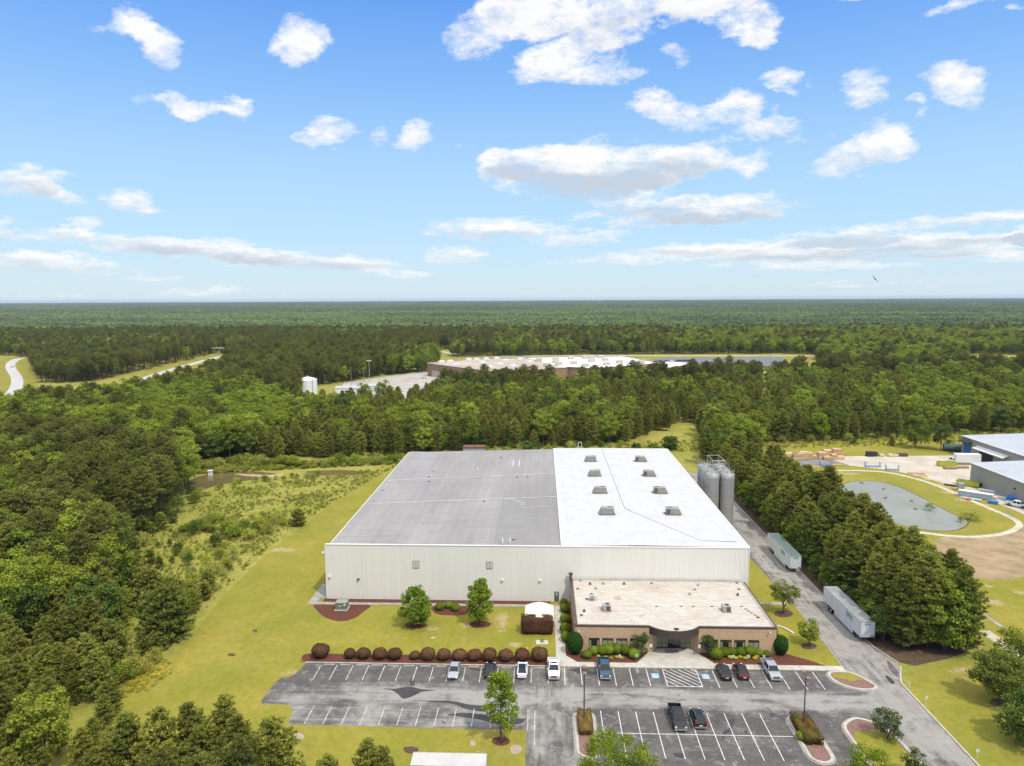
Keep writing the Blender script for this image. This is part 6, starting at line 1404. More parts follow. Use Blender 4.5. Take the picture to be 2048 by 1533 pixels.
# taller fuller pines of the row beside the driveway, limbs to the ground
RPINES = [Proto(tree_proto('pine_tree', 'x', 'pine tree', pine_parts(h, .08, sp, sd, False, needle=.50, dens=1.35), 'young_pine_needles', 'pine_bark')) for h, sp, sd in ((16.5, 4.2, 21), (18, 4.5, 22), (15.5, 4.0, 23))]
RH = [17, 18.5, 16]
OAKS = [Proto(tree_proto('broadleaf_tree', 'x', 'leafy tree', oak_parts(h, w, b_, sd, 50), lm, 'oak_bark')) for h, w, b_, sd, lm in ((14, 9, .2, 31, 'oak_leaves'), (15.5, 8, .2, 32, 'oak_leaves'), (13, 9.5, .18, 33, 'oak_leaves_dark'), (16, 9, .22, 34, 'oak_leaves'), (12, 7, .15, 35, 'bright_leaves'))]
OH2 = [14, 15.5, 13, 16, 12]

# ---- clearings (world outlines) and kinds of wood
def inpoly(x, y, poly):
    c = False; j = len(poly) - 1
    for i in range(len(poly)):
        xi, yi = poly[i]; xj, yj = poly[j]
        if (yi > y) != (yj > y) and x < (xj - xi) * (y - yi) / (yj - yi) + xi: c = not c
        j = i
    return c
def inpoly_np(X, Y, poly):
    c = np.zeros(len(X), bool); j = len(poly) - 1
    for i in range(len(poly)):
        xi, yi = poly[i]; xj, yj = poly[j]
        with np.errstate(divide='ignore', invalid='ignore'): hit = ((yi > Y) != (yj > Y)) & (X < (xj - xi) * (Y - yi) / (yj - yi + 1e-12) + xi)
        c ^= hit; j = i
    return c
CLEAR = []
CLEAR.append([(-18, 50), (-27, 72), (-44, 84), (-57, 90), (-62, 97)] + GP((200, 1400), (205, 1330), (225, 1240), (225, 1180), (262, 1105), (330, 1050), (392, 992), (372, 955), (395, 928), (480, 919), (800, 916), (950, 903), (1100, 898), (1250, 890), (1275, 878), (1335, 862), (1370, 850), (1395, 850), (1398, 880), (1420, 905)) +
             [(58.5, 262), (60.5, 240), (60.5, 130), (62, 119), (86, 120)] + [(88, 150), (86, 175), (84, 230), (82, 285)] + GP((1530, 885), (1600, 884), (1800, 876), (1900, 870), (2048, 866), (2400, 866)) + [(420, 60), (200, 40), (60, 40)])
CLEAR.append(GP((-200, 792, 15), (80, 780, 15), (200, 768, 15), (300, 752, 15), (420, 731, 15), (450, 714, 15), (462, 703), (440, 704), (400, 716), (290, 742), (180, 766), (75, 768), (58, 716), (20, 712), (-200, 712)))
CLEAR.append(GP((588, 779, 14), (680, 774, 14), (850, 765, 14), (930, 752, 14), (1000, 744, 14), (1060, 745, 14), (1130, 752, 14), (1190, 742, 14), (1330, 736, 14), (1500, 728, 14), (1640, 726, 14), (1640, 710), (1570, 708), (1180, 710), (950, 714), (880, 716), (864, 744), (760, 753), (690, 766), (604, 776)))
CLEAR.append(GP((1508, 850), (1528, 850), (1545, 735), (1532, 735)))
CLEAR.append(GP((1930, 716, 13), (2100, 722, 13), (2100, 712), (1930, 708)))
CLEAR.append(GP((880, 706, 12), (905, 716, 12), (905, 700), (870, 700)))
BROAD = [([(-300, 775), (60, 780), (300, 748), (440, 752), (500, 762), (590, 795), (640, 815), (560, 850), (470, 900), (300, 905), (200, 862), (100, 858), (0, 882), (-300, 905)], .78),
         ([(-300, 890), (80, 890), (130, 950), (80, 1010), (-300, 1020)], .75), ([(240, 860), (330, 860), (420, 880), (420, 940), (300, 940)], .65),
         ([(1330, 655), (2400, 650), (2400, 735), (1700, 725), (1560, 700), (1330, 690)], .85), ([(990, 662), (1330, 655), (1330, 712), (960, 712)], .55),
         ([(790, 690), (930, 690), (930, 760), (760, 765)], .65), ([(840, 850), (960, 850), (960, 915), (840, 915)], .75), ([(1800, 735), (2400, 725), (2400, 860), (1850, 860)], .30),
         ([(-300, 635), (700, 635), (700, 655), (-300, 668)], .85), ([(1600, 615), (2400, 615), (2400, 660), (1500, 660)], .45), ([(0, 1040), (260, 1040), (230, 1180), (0, 1180)], .30), ([(60, 1380), (180, 1380), (180, 1520), (60, 1520)], .30)]
YOUNG = [[(470, 790), (1700, 735), (2100, 735), (2100, 880), (1400, 890), (1250, 905), (960, 910), (620, 925), (470, 900)], [(-200, 1140), (420, 1140), (420, 1500), (-200, 1600)]]
from mathutils import noise as mnoise
def wood_kind(x, y):
    px, py = PX(x, y, 11.0); pb = .05
    for poly, pr in BROAD:
        if inpoly(px, py, poly): pb = max(pb, pr)
    if y > 780 and mnoise.noise(Vector((x * .004, y * .008, 5.5))) + (y - 780) * .0006 > .22: pb = max(pb, .6)
    nz = mnoise.noise(Vector((x * .022, y * .022, 3.3))); nz2 = mnoise.noise(Vector((x * .07, y * .07, 8.3)))
    pb = pb + (nz * .9 + nz2 * .5) * (.55 if .1 < pb < .9 else .25)
    if random.random() < pb: return 'o'
    return 'y' if any(inpoly(px, py, q) for q in YOUNG) else 'p'
pts = []
def scatter(y0, y1, sp):
    ny = int((y1 - y0) / (sp * .87)); out = []
    for j in range(ny):
        y = y0 + j * sp * .87; xm = .80 * y + 25; nx_ = int(2 * xm / sp)
        for i in range(nx_):
            out.append((-xm - .04 * y + (i + .5 * (j % 2)) * sp + random.uniform(-.42, .42) * sp, y + random.uniform(-.42, .42) * sp))
    return out
raw = [(random.uniform(-125, -52), random.uniform(60, 150)) for _ in range(190)] + scatter(58, 330, 4.7) + scatter(330, 640, 5.6) + scatter(640, 1250, 7.4)
X = np.array([p[0] for p in raw]); Y = np.array([p[1] for p in raw]); bad = np.zeros(len(X), bool)
for poly in CLEAR: bad |= inpoly_np(X, Y, poly)
bad |= (X > 55) & (Y < 262) & (X < 90) & (Y > 100)          # the driveway pine row is planted by hand
bad |= (Y < 120) & (X > -20)
raw = [raw[i] for i in range(len(raw)) if not bad[i]]
near = {'p': [], 'o': [], 'y': []}; far = []
for (x, y) in raw:
    k_ = wood_kind(x, y)
    if y < 640 and random.random() < .05: continue
    far.append((x, y, k_))
far.sort(key=lambda t: (t[0] ** 2 + t[1] ** 2))
def region_label(k_, x, y):
    px, py = PX(x, y, 10)
    kind = {'p': 'dark pine', 'y': 'young olive-green pine', 'o': 'bright leafy tree'}[k_]
    if y < 100: return f'{kind} at the bottom left ' + ('by the photo edge' if px < 100 else ('left of the yellow weeds' if px < 230 else 'just below the mown lawn'))
    edge = 'at the left edge' if px < 90 else ('deep in the left woods' if px < 210 else 'beside the meadow')
    lvl = 'level with the parking lot' if y < 118 else ('level with the office' if y < 142 else ('level with the warehouse front half' if y < 190 else 'level with the warehouse back half'))
    if px < 430 and y < 270: return f'{kind} {edge}, {lvl}'
    if px < 620: return f'{kind} ' + ('behind the left end of the brown pool' if px < 330 else ('behind the brown pool on the left' if px < 480 else 'in the woods between the pool and the warehouse'))
    if px < 1500: return f'{kind} in the woods behind the ' + ('left part of the grey roof' if px < 900 else ('right part of the grey roof' if px < 1107 else 'white roof'))
    return f'{kind} in the woods behind the neighbouring yard'
def scale_for(k_, x, y, i):
    s = random.uniform(.82, 1.18)
    if k_ == 'p' and y > 330: s *= 1.0
    if y < 105: s *= (.62 + .0035 * (y - 58)) if x > -62 else .85
    if 395 < y < 520 and 600 < PX(x, y, 10)[0] < 980: s *= 1.12
    if k_ == 'p' and y < 330 and x < -60: s *= .98
    return s
cnt = {'p': 0, 'o': 0}; stuff = []
for (x, y, k_) in far:
    c = 'o' if k_ == 'o' else 'p'; s = scale_for(k_, x, y, 0)
    px, py = PX(x, y, 8)
    if k_ == 'y' and x < -55 and y < 140: s *= random.uniform(.55, .95)
    inview = -60 < px < 2110 and y < 640
    if inview and cnt[c] < (225 if c == 'p' else 255):
        cnt[c] += 1
        if k_ == 'o': i = random.choices(range(5), (3, 3, 3, 3, .8))[0]; o = OAKS[i].get(); lab = region_label('o', x, y).replace('bright leafy', 'dark green leafy' if i == 2 else ('lime green leafy' if i == 4 else 'mid green leafy'))
        elif k_ == 'p': i = random.randrange(5); o = PINES[i].get(); lab = region_label('p', x, y)
        else: i = random.randrange(4); o = YPINES[i].get(); lab = region_label('y', x, y)
        place(o, x, y, s, lab=lab); o['group'] = ('leafy trees' if c == 'o' else 'pines') + lab.split(' tree' if c == 'o' else ' pine')[1]
    else: stuff.append((x, y, k_, s))
# ---- rest of the wood: one instanced object per kind of tree
def gn_forest(name, protos, pts_, heights_idx, label):
    """points carrying idx/scale/rotation; geometry nodes put a tree on each"""
    me = bpy.data.meshes.new(name); me.vertices.add(len(pts_)); me.vertices.foreach_set('co', np.array([(p[0], p[1], 0) for p in pts_], dtype=np.float32).ravel())
    for nm_, vals, typ in (('idx', [p[2] for p in pts_], 'INT'), ('scl', [p[3] for p in pts_], 'FLOAT'), ('rot', [random.uniform(0, 6.28) for p in pts_], 'FLOAT')):
        at_ = me.attributes.new(nm_, typ, 'POINT'); at_.data.foreach_set('value', vals)
    o = bpy.data.objects.new(name, me); COL.objects.link(o); tag(o, label, kind='stuff')
    ng = bpy.data.node_groups.new(name, 'GeometryNodeTree'); ng.interface.new_socket('Geometry', in_out='INPUT', socket_type='NodeSocketGeometry'); ng.interface.new_socket('Geometry', in_out='OUTPUT', socket_type='NodeSocketGeometry')
    nd = ng.nodes; L = ng.links; gi = nd.new('NodeGroupInput'); go = nd.new('NodeGroupOutput'); iop = nd.new('GeometryNodeInstanceOnPoints'); L.new(gi.outputs[0], iop.inputs['Points'])
    gti = nd.new('GeometryNodeJoinGeometry'); insts = []
    for pr in protos:
        j = nd.new('GeometryNodeJoinGeometry')
        for ch in pr:
            oi = nd.new('GeometryNodeObjectInfo'); oi.inputs['Object'].default_value = ch; oi.transform_space = 'ORIGINAL'; L.new(oi.outputs['Geometry'], j.inputs[0])
        t = nd.new('GeometryNodeGeometryToInstance'); L.new(j.outputs[0], t.inputs[0]); insts.append(t)
    for t in reversed(insts): L.new(t.outputs[0], gti.inputs[0])
    L.new(gti.outputs[0], iop.inputs['Instance']); iop.inputs['Pick Instance'].default_value = True
    def attr(nm_, typ):
        a = nd.new('GeometryNodeInputNamedAttribute'); a.data_type = typ; a.inputs['Name'].default_value = nm_; return [s_ for s_ in a.outputs if s_.enabled][0]
    L.new(attr('idx', 'INT'), iop.inputs['Instance Index'])
    cmb = nd.new('ShaderNodeCombineXYZ'); L.new(attr('rot', 'FLOAT'), cmb.inputs[2]); L.new(cmb.outputs[0], iop.inputs['Rotation'])
    L.new(attr('scl', 'FLOAT'), iop.inputs['Scale']); L.new(iop.outputs[0], go.inputs[0])
    md = o.modifiers.new('trees', 'NODES'); md.node_group = ng; return o
for P_ in (PINES, YPINES, OAKS, RPINES):
    for p_ in P_: p_.kids = list(p_.o.children)
gn_forest('pine_forest', [p_.kids for p_ in PINES], [(x, y, random.randrange(5), s) for x, y, k_, s in stuff if k_ == 'p'], 0, 'dark pine woods stretching back to the horizon')
gn_forest('young_pine_forest', [p_.kids for p_ in YPINES], [(x, y, random.randrange(4), s) for x, y, k_, s in stuff if k_ == 'y'], 0, 'dense young pine woods behind the warehouse')
gn_forest('broadleaf_forest', [p_.kids for p_ in OAKS], [(x, y, random.choices(range(5), (3, 3, 3, 3, .9))[0], s) for x, y, k_, s in stuff if k_ == 'o'], 0, 'bright green leafy woods among the pines')
# ---- far woods: patches of crowns out to the horizon
def far_mat(k, b):
    g = k.new('ShaderNodeNewGeometry'); oi = k.new('ShaderNodeObjectInfo'); p = g.outputs['Position']
    # stands of pine and of hardwood; bands lie across the view
    s1 = k.noise(k.stretch(p, .0010, .0026, 0), 1.0, 6, 0.62); s2 = k.noise(p, .012, 3); x, y, z = k.sep(p)
    band = k.math('MULTIPLY', k.maprange(k.math('ADD', y, k.math('MULTIPLY', k.math('SUBTRACT', k.noise(p, .004, 4), .5), 1400.0)), 1400, 1900, 0, 1, True), k.maprange(y, 2500, 3400, 1, 0, True))
    band = k.math('MULTIPLY', band, k.maprange(x, -300, 900, .07, .02))
    f = k.maprange(k.math('ADD', k.math('ADD', s1, band), k.math('MULTIPLY', k.math('SUBTRACT', s2, .5), .35)), .47, .58)
    c = k.mix(f, k.mix(g.outputs['Random Per Island'], (0.062, 0.082, 0.040), (0.096, 0.120, 0.050)), k.mix(g.outputs['Random Per Island'], (0.085, 0.125, 0.044), (0.150, 0.200, 0.066)))
    k.put(b.inputs['Base Color'], c)
custom('far_canopy', far_mat, 1.0, 0.0)
mat('far_floor', (0.02, 0.028, 0.01), 1.0)
def far_patch(seed, size=130.0, n_=150, hi=True):
    g = np.random.default_rng(seed); V = []; F = []; off = 0; K2, J = (9, 4) if hi else (6, 3)
    q = int(math.sqrt(n_)); cell = size / q
    for i in range(q):
        for j in range(q):
            cx_, cy_ = (i + .5 + g.uniform(-.4, .4)) * cell - size / 2, (j + .5 + g.uniform(-.4, .4)) * cell - size / 2; r = g.uniform(.52, .80) * cell; hh = g.uniform(8.5, 19); rr2 = g.uniform(.7, 1.2) * r
            v = []
            for a in range(J + 1):
                th_ = math.pi * .62 * a / J
                for b_ in range(K2):
                    ph = 2 * math.pi * (b_ + .5 * (a % 2)) / K2; k_ = 1 + g.normal() * .13
                    v.append((cx_ + r * math.sin(th_) * math.cos(ph) * k_, cy_ + r * math.sin(th_) * math.sin(ph) * k_, hh - rr2 + rr2 * math.cos(th_) * k_))
            for a in range(J):
                for b_ in range(K2): F.append((off + a * K2 + b_, off + (a + 1) * K2 + b_, off + (a + 1) * K2 + (b_ + 1) % K2, off + a * K2 + (b_ + 1) % K2))
            V += v; off += len(v)
    m_ = 1.0; b0 = len(V); V += [(-size / 2, -size / 2, 6.5), (size / 2, -size / 2, 6.5), (size / 2, size / 2, 6.5), (-size / 2, size / 2, 6.5)]; F.append((b0, b0 + 1, b0 + 2, b0 + 3))
    me = bpy.data.meshes.new('canopy'); me.from_pydata(V, [], F); me.materials.append(MATS['far_canopy']); return me
tf = bpy.data.objects.new('far_woods', far_patch(91, 130, 220)); COL.objects.link(tf); tf.location = (-1150, 1318, 0); tag(tf, 'unbroken far woodland reaching the horizon', kind='stuff')
pp2 = []
yy = 1318
while yy < 2800:
    xm = .82 * yy + 100; k_ = int(2 * xm / 130)
    for i in range(k_ + 1): pp2.append((-xm + i * 130 - .04 * yy, yy, 0, random.uniform(.80, 1.12)))
    yy += 130
tfB = bpy.data.objects.new('distant_woods', far_patch(92, 300, 700, False)); COL.objects.link(tfB); tfB.location = (-2500, 2960, 0); tag(tfB, 'distant woodland at the horizon', kind='stuff')
pp3 = []; yy = 2885
while yy < 16500:
    xm = .82 * yy + 200; k_ = int(2 * xm / 300)
    for i in range(k_ + 1): pp3.append((-xm + i * 300 - .04 * yy, yy + 75, 0, random.uniform(.85, 1.15)))
    yy += 300
def gn_patches(o_name, src, pts_, label):
    o = gn_forest(o_name, [[src]], pts_, 0, label)
    at_ = o.data.attributes['rot']; at_.data.foreach_set('value', [random.randrange(4) * math.pi / 2 for _ in pts_]); return o
gn_patches('far_forest', tf, pp2, 'unbroken far woodland beyond the highway and factory'); gn_patches('distant_forest', tfB, pp3, 'distant woodland fading to the horizon')

# ---- the driveway pine row
rl = random.Random(11); yy = 124
while yy < 262:
    for k_ in range(3):
        x = 65.4 + 5.0 * k_ + rl.uniform(-1.0, 1.0); y = yy + rl.uniform(-1.5, 1.5)
        if k_ == 0 and rl.random() < .10: continue
        if y > 235 and k_ == 2: continue
        i = rl.randrange(3); s = rl.uniform(.82, 1.05) * (.86 if k_ == 0 else 1.0) * (1.0 if y < 205 else .88)
        o = RPINES[i].get(); place(o, x, y, s, rl.uniform(0, 6.28), ('tall dense pine in the front line' if k_ == 0 else ('tall dense pine in the middle line' if k_ == 1 else 'tall dense pine on the pond side')) + ' of the driveway row, ' + ('at its near end' if y < 138 else ('beside the nearer trailer' if y < 152 else ('between the two trailers' if y < 162 else ('beside the farther trailer' if y < 182 else ('across from the silos' if y < 212 else 'at its far end')))))); o['group'] = 'pines of the row along the driveway'
    yy += 5.6
RB = [Proto(tree_proto('broadleaf_tree', 'x', 'leafy tree', oak_parts(9, 5.5, .06, 61, 34, 95, .21, 1.0), 'oak_leaves', 'oak_bark')), Proto(tree_proto('broadleaf_tree', 'x', 'leafy tree', oak_parts(7, 5, .05, 62, 30, 95, .21, .95), 'oak_leaves_dark', 'oak_bark'))]
yy = 127
while yy < 255:
    o = RB[rl.randrange(2)].get(); place(o, 62.6 + rl.uniform(-.3, .9), yy, rl.uniform(.5, .95), rl.uniform(0, 6), 'leafy understorey tree at the foot of the pine row by the driveway'); o['group'] = 'leafy understorey along the driveway'; yy += rl.uniform(3.6, 7.5)
# trees behind the warehouse right corner (group merging with the row)
for (px, py, s) in ((1420, 905, .62), (1440, 895, .72), (1470, 898, .8), (1500, 900, .8), (1415, 885, .66), (1450, 875, .8), (1490, 880, .8), (1510, 915, .7), (1430, 868, .6)):
    o = RPINES[rl.randrange(3)].get(); x, y = G(px, py); place(o, x, y, s, rl.uniform(0, 6), 'pine in the clump behind the silos'); o['group'] = 'pines of the clump behind the silos'
# ---- single trees
def single(label, px, py, parts, leafm, bark='oak_bark', s=1.0, name='broadleaf_tree', cat='leafy tree', rz=0.0):
    x, y = G(px, py); o = tree_proto(name, label, cat, parts, leafm, bark); return place(o, x, y, s, rz)
single('spreading young green tree with drooping twigs in front of the half hidden door', 832, 1251, oak_parts(7.9, 7.2, .02, 71, 84, 120, .15, .80, cone=.35), 'box_leaves')
single('upright oval young green tree on the lawn before the warehouse', 960, 1249, oak_parts(9.6, 5.8, .03, 72, 76, 120, .15, .85, cone=.42), 'box_leaves')
single('bright yellow-green ragged young tree at the lower edge of the left lot', 1003, 1480, oak_parts(11.3, 7.0, .06, 73, 62, 95, .14, .82, cone=.6), 'bright_leaves')
single('big lime green willow-like tree crown at the bottom edge of the photo', 1232, 1625, oak_parts(10.5, 10.0, .10, 74, 90, 150, .11, 1.0), 'bright_leaves')
single('lime green tree crown at the bottom edge by the right planted island', 1735, 1620, oak_parts(8.6, 6.0, .10, 75, 50, 130, .10, .85), 'bright_leaves')
single('small dark tree with reddish tips at the bottom edge beside the driveway', 1826, 1555, oak_parts(4.2, 2.8, .15, 76, 26, 70, .10, .5), 'myrtle_leaves')
single('compact dark round tree on the grassy island beside the driveway', 1774, 1479, oak_parts(4.4, 4.2, .10, 77, 40, 85, .10, .62), 'myrtle_leaves')
single('thin-stemmed young tree with amber top beside the driveway', 1567, 1227, oak_parts(6.8, 5.4, .25, 78, 40, 85, .14, .7), 'amber_leaves')
single('smallest thin-stemmed young tree between office and driveway', 1618, 1291, oak_parts(4.9, 3.8, .22, 79, 32, 90, .13, .6), 'oak_leaves')
single('large rounded amber-green tree on the right lawn', 1999, 1404, oak_parts(8.2, 8.0, .12, 80, 90, 130, .16, 1.0), 'amber_leaves')
single('dark low-branched tree at the lower right edge', 2062, 1492, oak_parts(8.0, 8.0, .05, 81, 80, 120, .17, 1.0), 'oak_leaves_dark')
single('broad green tree with drooping limbs at the near end of the pine row', 1888, 1300, oak_parts(15.2, 10.5, .04, 82, 130, 120, .22, 1.2, cone=.5), 'oak_leaves')
single('dark green tree standing behind the amber-green tree at right edge', 2040, 1335, oak_parts(7, 7.5, .05, 83, 50, 90, .16, .95), 'oak_leaves')
single('large bright green round tree in the field behind the yard', 1831, 896, oak_parts(14.5, 11, .03, 84, 80, 100, .24, 1.4, cone=.3), 'oak_leaves')
single('smaller dark round tree with bare trunk in the field behind the yard', 1881, 900, oak_parts(11, 8.5, .22, 85, 50, 90, .22, 1.2), 'oak_leaves_dark')
single('small conical pine alone in the field behind the yard', 1784, 893, pine_parts(4.2, .05, 1.2, 86, True), 'young_pine_needles', 'pine_bark', 1, 'pine_tree', 'pine tree')
single('tiny round tree in the field left of the yard', 1705, 889, oak_parts(3.2, 2.6, .1, 87, 14, 60, .2, .5), 'oak_leaves_dark')
single('green bushy tree alone behind the back right corner of the warehouse', 1340, 900, oak_parts(5.8, 7.2, .02, 88, 50, 90, .2, 1.0), 'oak_leaves_dark')
single('low green bush at the field edge behind the white roof, left one', 1272, 898, oak_parts(2.6, 4.2, .02, 89, 22, 70, .18, .7), 'oak_leaves_dark', name='shrub', cat='shrub')
single('low green bush at the field edge behind the white roof, right one', 1306, 899, oak_parts(2.6, 4.2, .02, 90, 22, 70, .18, .7), 'oak_leaves_dark', name='shrub', cat='shrub')
single('low round tree right behind the middle of the warehouse roof', 1057, 906, oak_parts(5.0, 6.2, .02, 91, 36, 80, .2, .9), 'oak_leaves_dark', name='shrub', cat='shrub')
for (px, py, s, lab) in ((1590, 955, .75, 'bright leafy tree among the pines behind the lumber stacks'), (1650, 1010, .7, 'bright leafy tree in the pine row level with the pond'), (1555, 1000, .7, 'bright leafy tree at the driveway side level with the silos'), (1530, 962, .75, 'bright leafy tree just right of the silos'), (1745, 1100, .7, 'leafy tree rising among the pines left of the dirt field')):
    o = OAKS[random.choice((0, 1, 3))].get(); x, y = G(px, py, 9.0); place(o, x, y, s, None, lab)
for (px, py, s, lab) in ((1035, 842, 9, 'rust-tinged pine in the woods behind the seam of grey and white roof'), (1185, 850, 8, 'rust-brown pine in the young woods behind the white roof'), (640, 838, 9, 'brownish pine in the woods below the white tank'), (1500, 812, 9, 'brownish pine left of the pale wooden pole'), (150, 990, 10, 'brownish pine deep in the left woods')):
    x, y = G(px, py, s * .8); place(tree_proto('pine_tree', lab, 'pine tree', pine_parts(s + 2, .2, 2.6, int(px), True), 'autumn_needles', 'pine_bark'), x, y)
single('rust-coloured dying pine in the woods left of the factory', 737, 742, pine_parts(17, .4, 2.8, 92), 'autumn_needles', 'pine_bark', 1, 'pine_tree', 'dead pine')
# pines at the bottom edge of the photo
for i, (px, py, zt, lab) in enumerate(((452, 1395, 13, 'dark pine top breaking the lawn edge at the bottom, leftmost of three'), (545, 1440, 12.5, 'pine top with light tips at the bottom, middle of three'), (480, 1425, 12, 'pine top at the bottom right of the tallest one'), (735, 1487, 9, 'small pine top at the bottom edge left of the pale trailer roof'), (762, 1497, 8.4, 'lower pine top beside the trailer roof at the bottom edge'), (655, 1515, 8.0, 'tiny pine tip at the bottom edge'),
                                      (385, 1400, 12.5, 'dark pine top by the yellow flowering weeds'), (310, 1425, 12, 'dark pine top left of the flowering weeds'), (250, 1430, 11, 'olive pine top below the flowering weeds'), (400, 1460, 10.5, 'pine between the lawn tip pines'), (330, 1490, 9.5, 'pine low at the bottom left'), (470, 1490, 9.5, 'pine low at the bottom right of the group'), (540, 1510, 8.8, 'pine at the very bottom right of the group'))):
    x, y = G(px, py, zt); k_ = i % 4; o = YPINES[k_].get(); place(o, x, y, zt / YH[k_] * 1.0, None, lab)
# ---- shrubs of the meadow
SH = [Proto(tree_proto('shrub', 'x', 'shrub', shrub_parts(2.4, 2.6, 41), 'weed_leaves', 'oak_bark')), Proto(tree_proto('shrub', 'x', 'shrub', shrub_parts(2.6, 2.2, 42), 'oak_leaves_dark', 'oak_bark')), Proto(tree_proto('shrub', 'x', 'shrub', shrub_parts(2.2, 2.8, 43), 'oak_leaves', 'oak_bark')),
      Proto(tree_proto('shrub', 'x', 'shrub', pine_parts(3.2, .02, 1.25, 44, True), 'young_pine_needles', 'pine_bark'))]
BIGSH = Proto(tree_proto('shrub', 'x', 'shrub', pine_parts(6.2, .01, 3.3, 45, True, needle=.46, dens=1.4), 'young_pine_needles', 'pine_bark'))
MS = [(597, 1052, 2.1, 3, 'roundest dark evergreen shrub near the lawn edge'), (432, 1096, 1.3, 1, 'rounded dark green shrub below the bright thicket'), (375, 1133, 1.2, 1, 'small rounded dark shrub left of the bright thicket'), (419, 1172, 1.1, 3, 'dark pointed shrub at the lawn side of the meadow'), (316, 1095, .5, 1, 'tiny dark shrub in the open meadow'),
      (270, 1140, 1.35, 3, 'wispy evergreen shrub near the woods edge'), (302, 1130, 1.1, 3, 'wispy evergreen shrub right of a taller one'), (320, 1137, .9, 3, 'small wispy shrub beside two taller ones'), (345, 1127, .6, 3, 'tiny seedling tree in the open meadow'), (352, 1112, .6, 3, 'tiny seedling tree behind another seedling'), (340, 1093, .6, 3, 'thin seedling near the woods edge'),
      (470, 1078, 1.7, 2, 'bright green bush in the middle of the meadow'), (490, 1068, 1.6, 2, 'bright green bush right in the thicket'), (452, 1070, 1.5, 2, 'bright green bush left in the thicket'), (500, 1080, 1.3, 0, 'olive bush at the lower right of the thicket'), (520, 1062, 1.5, 2, 'bright bush toward the dark round shrub'), (545, 1050, 1.3, 0, 'olive bush just left of the dark round shrub'), (535, 1070, 1.2, 0, 'olive low bush before the dark round shrub'),
      (400, 1062, 1.5, 2, 'green bush at the left of the thicket'), (415, 1052, 1.4, 0, 'olive bush behind the left of the thicket'), (385, 1072, 1.4, 1, 'dark bush at the foot of the woods'), (430, 1045, 1.3, 2, 'green bush at the back of the thicket'), (375, 1120, .8, 0, 'low olive bush near the rounded dark shrub'), (357, 1107, 1.1, 1, 'dark low bush in the open meadow'), (375, 1116, 1.0, 0, 'olive scrub in the open meadow'),
      (335, 1280, 4.4, 3, 'largest rounded pine shrub where meadow meets lawn'), (300, 1210, 3.2, 3, 'tall wispy pine shrub above the largest rounded one'), (275, 1200, 3.0, 3, 'tall pine shrub at the woods side'), (345, 1205, 2.4, 3, 'dark pine shrub with narrow tip beside a taller one'), (382, 1222, 2.0, 3, 'dark bush at the lawn edge of the meadow'), (367, 1235, 1.9, 1, 'green bush at the lawn edge'),
      (400, 1190, 1.6, 0, 'olive bush at the lawn edge of the meadow'), (425, 1150, 1.3, 0, 'olive bush up the lawn edge'), (450, 1140, 1.2, 0, 'small olive bush up the lawn edge'), (465, 1120, 1.1, 0, 'small olive bush farther up the lawn edge'), (440, 1120, 1.1, 2, 'small green bush in the upper meadow'), (415, 1130, .9, 2, 'small green bush in the middle of the meadow'),
      (290, 1310, 1.0, 3, 'small dark seedling on the grass left of the lawn'), (315, 1305, 1.0, 3, 'small seedling pine beside another on the grass'), (330, 1300, .8, 3, 'smallest seedling pine on the grass'), (275, 1350, 1.4, 0, 'yellow-tinged weed bush on the lower grass'), (250, 1370, 1.5, 2, 'green weed bush at the lower grass'), (310, 1325, 1.0, 0, 'weed bush on the lower grass'),
      (235, 1150, 2.0, 2, 'green bush at the foot of the left woods'), (210, 1175, 2.2, 0, 'olive bush at the foot of the left woods'), (250, 1125, 1.8, 1, 'dark green bush at the foot of the left woods'), (225, 1260, 2.8, 3, 'pine bush in front of the left woods'), (245, 1235, 2.6, 3, 'bushy pine in front of the left woods'), (215, 1320, 3.0, 3, 'dark bushy pine at the lower woods edge'), (180, 1370, 3.0, 3, 'dark bushy pine lowest at the woods edge')]
for (px, py, s, k_, lab) in MS:
    x, y = G(px, py); o = (BIGSH if k_ == 3 and s > 1.7 else SH[k_]).get(); place(o, x, y, (s * .36 if k_ == 3 and s > 1.7 else s * (.95 if k_ == 3 else 1.0)), None, lab)
# thickets along the far meadow edge and the pool
rl = random.Random(21)
def hedge_run(line, n_, s0, s1, kinds, lab, grp):
    L = smoothline(GP(*line), 8)
    for i in range(n_):
        p = L[min(len(L) - 1, int(len(L) * (i + .5) / n_))]; o = SH[rl.choice(kinds)].get(); place(o, p[0] + rl.uniform(-2, 2), p[1] + rl.uniform(-2.5, 2.5), rl.uniform(s0, s1), None, lab); o['group'] = grp
hedge_run([(385, 945), (440, 935), (520, 933), (600, 934), (700, 930), (790, 925)], 46, .9, 1.9, (0, 2, 2), 'green waterside bush between the brown pool and the woods', 'bushes behind the brown pool')
hedge_run([(400, 986), (470, 972), (540, 962), (600, 958), (640, 956)], 20, .45, .9, (0, 2), 'low green bush on the near bank of the brown pool', 'bushes on the near bank of the brown pool')
hedge_run([(345, 1075), (395, 1062), (440, 1062), (490, 1070), (560, 1052)], 26, .55, 1.15, (2, 2, 0, 1), 'green bush of the thicket in the middle of the meadow', 'bushes of the meadow thicket')
hedge_run([(400, 1048), (450, 1040), (520, 1042), (580, 1036)], 14, .35, .75, (0, 2), 'low bush behind the thicket in the middle of the meadow', 'bushes behind the meadow thicket')
hedge_run([(290, 1175), (350, 1180), (400, 1165), (450, 1140)], 22, .4, .9, (0, 0, 2, 3), 'scrubby bush between the small seedlings and the lawn edge', 'scrub at the lawn edge of the meadow')
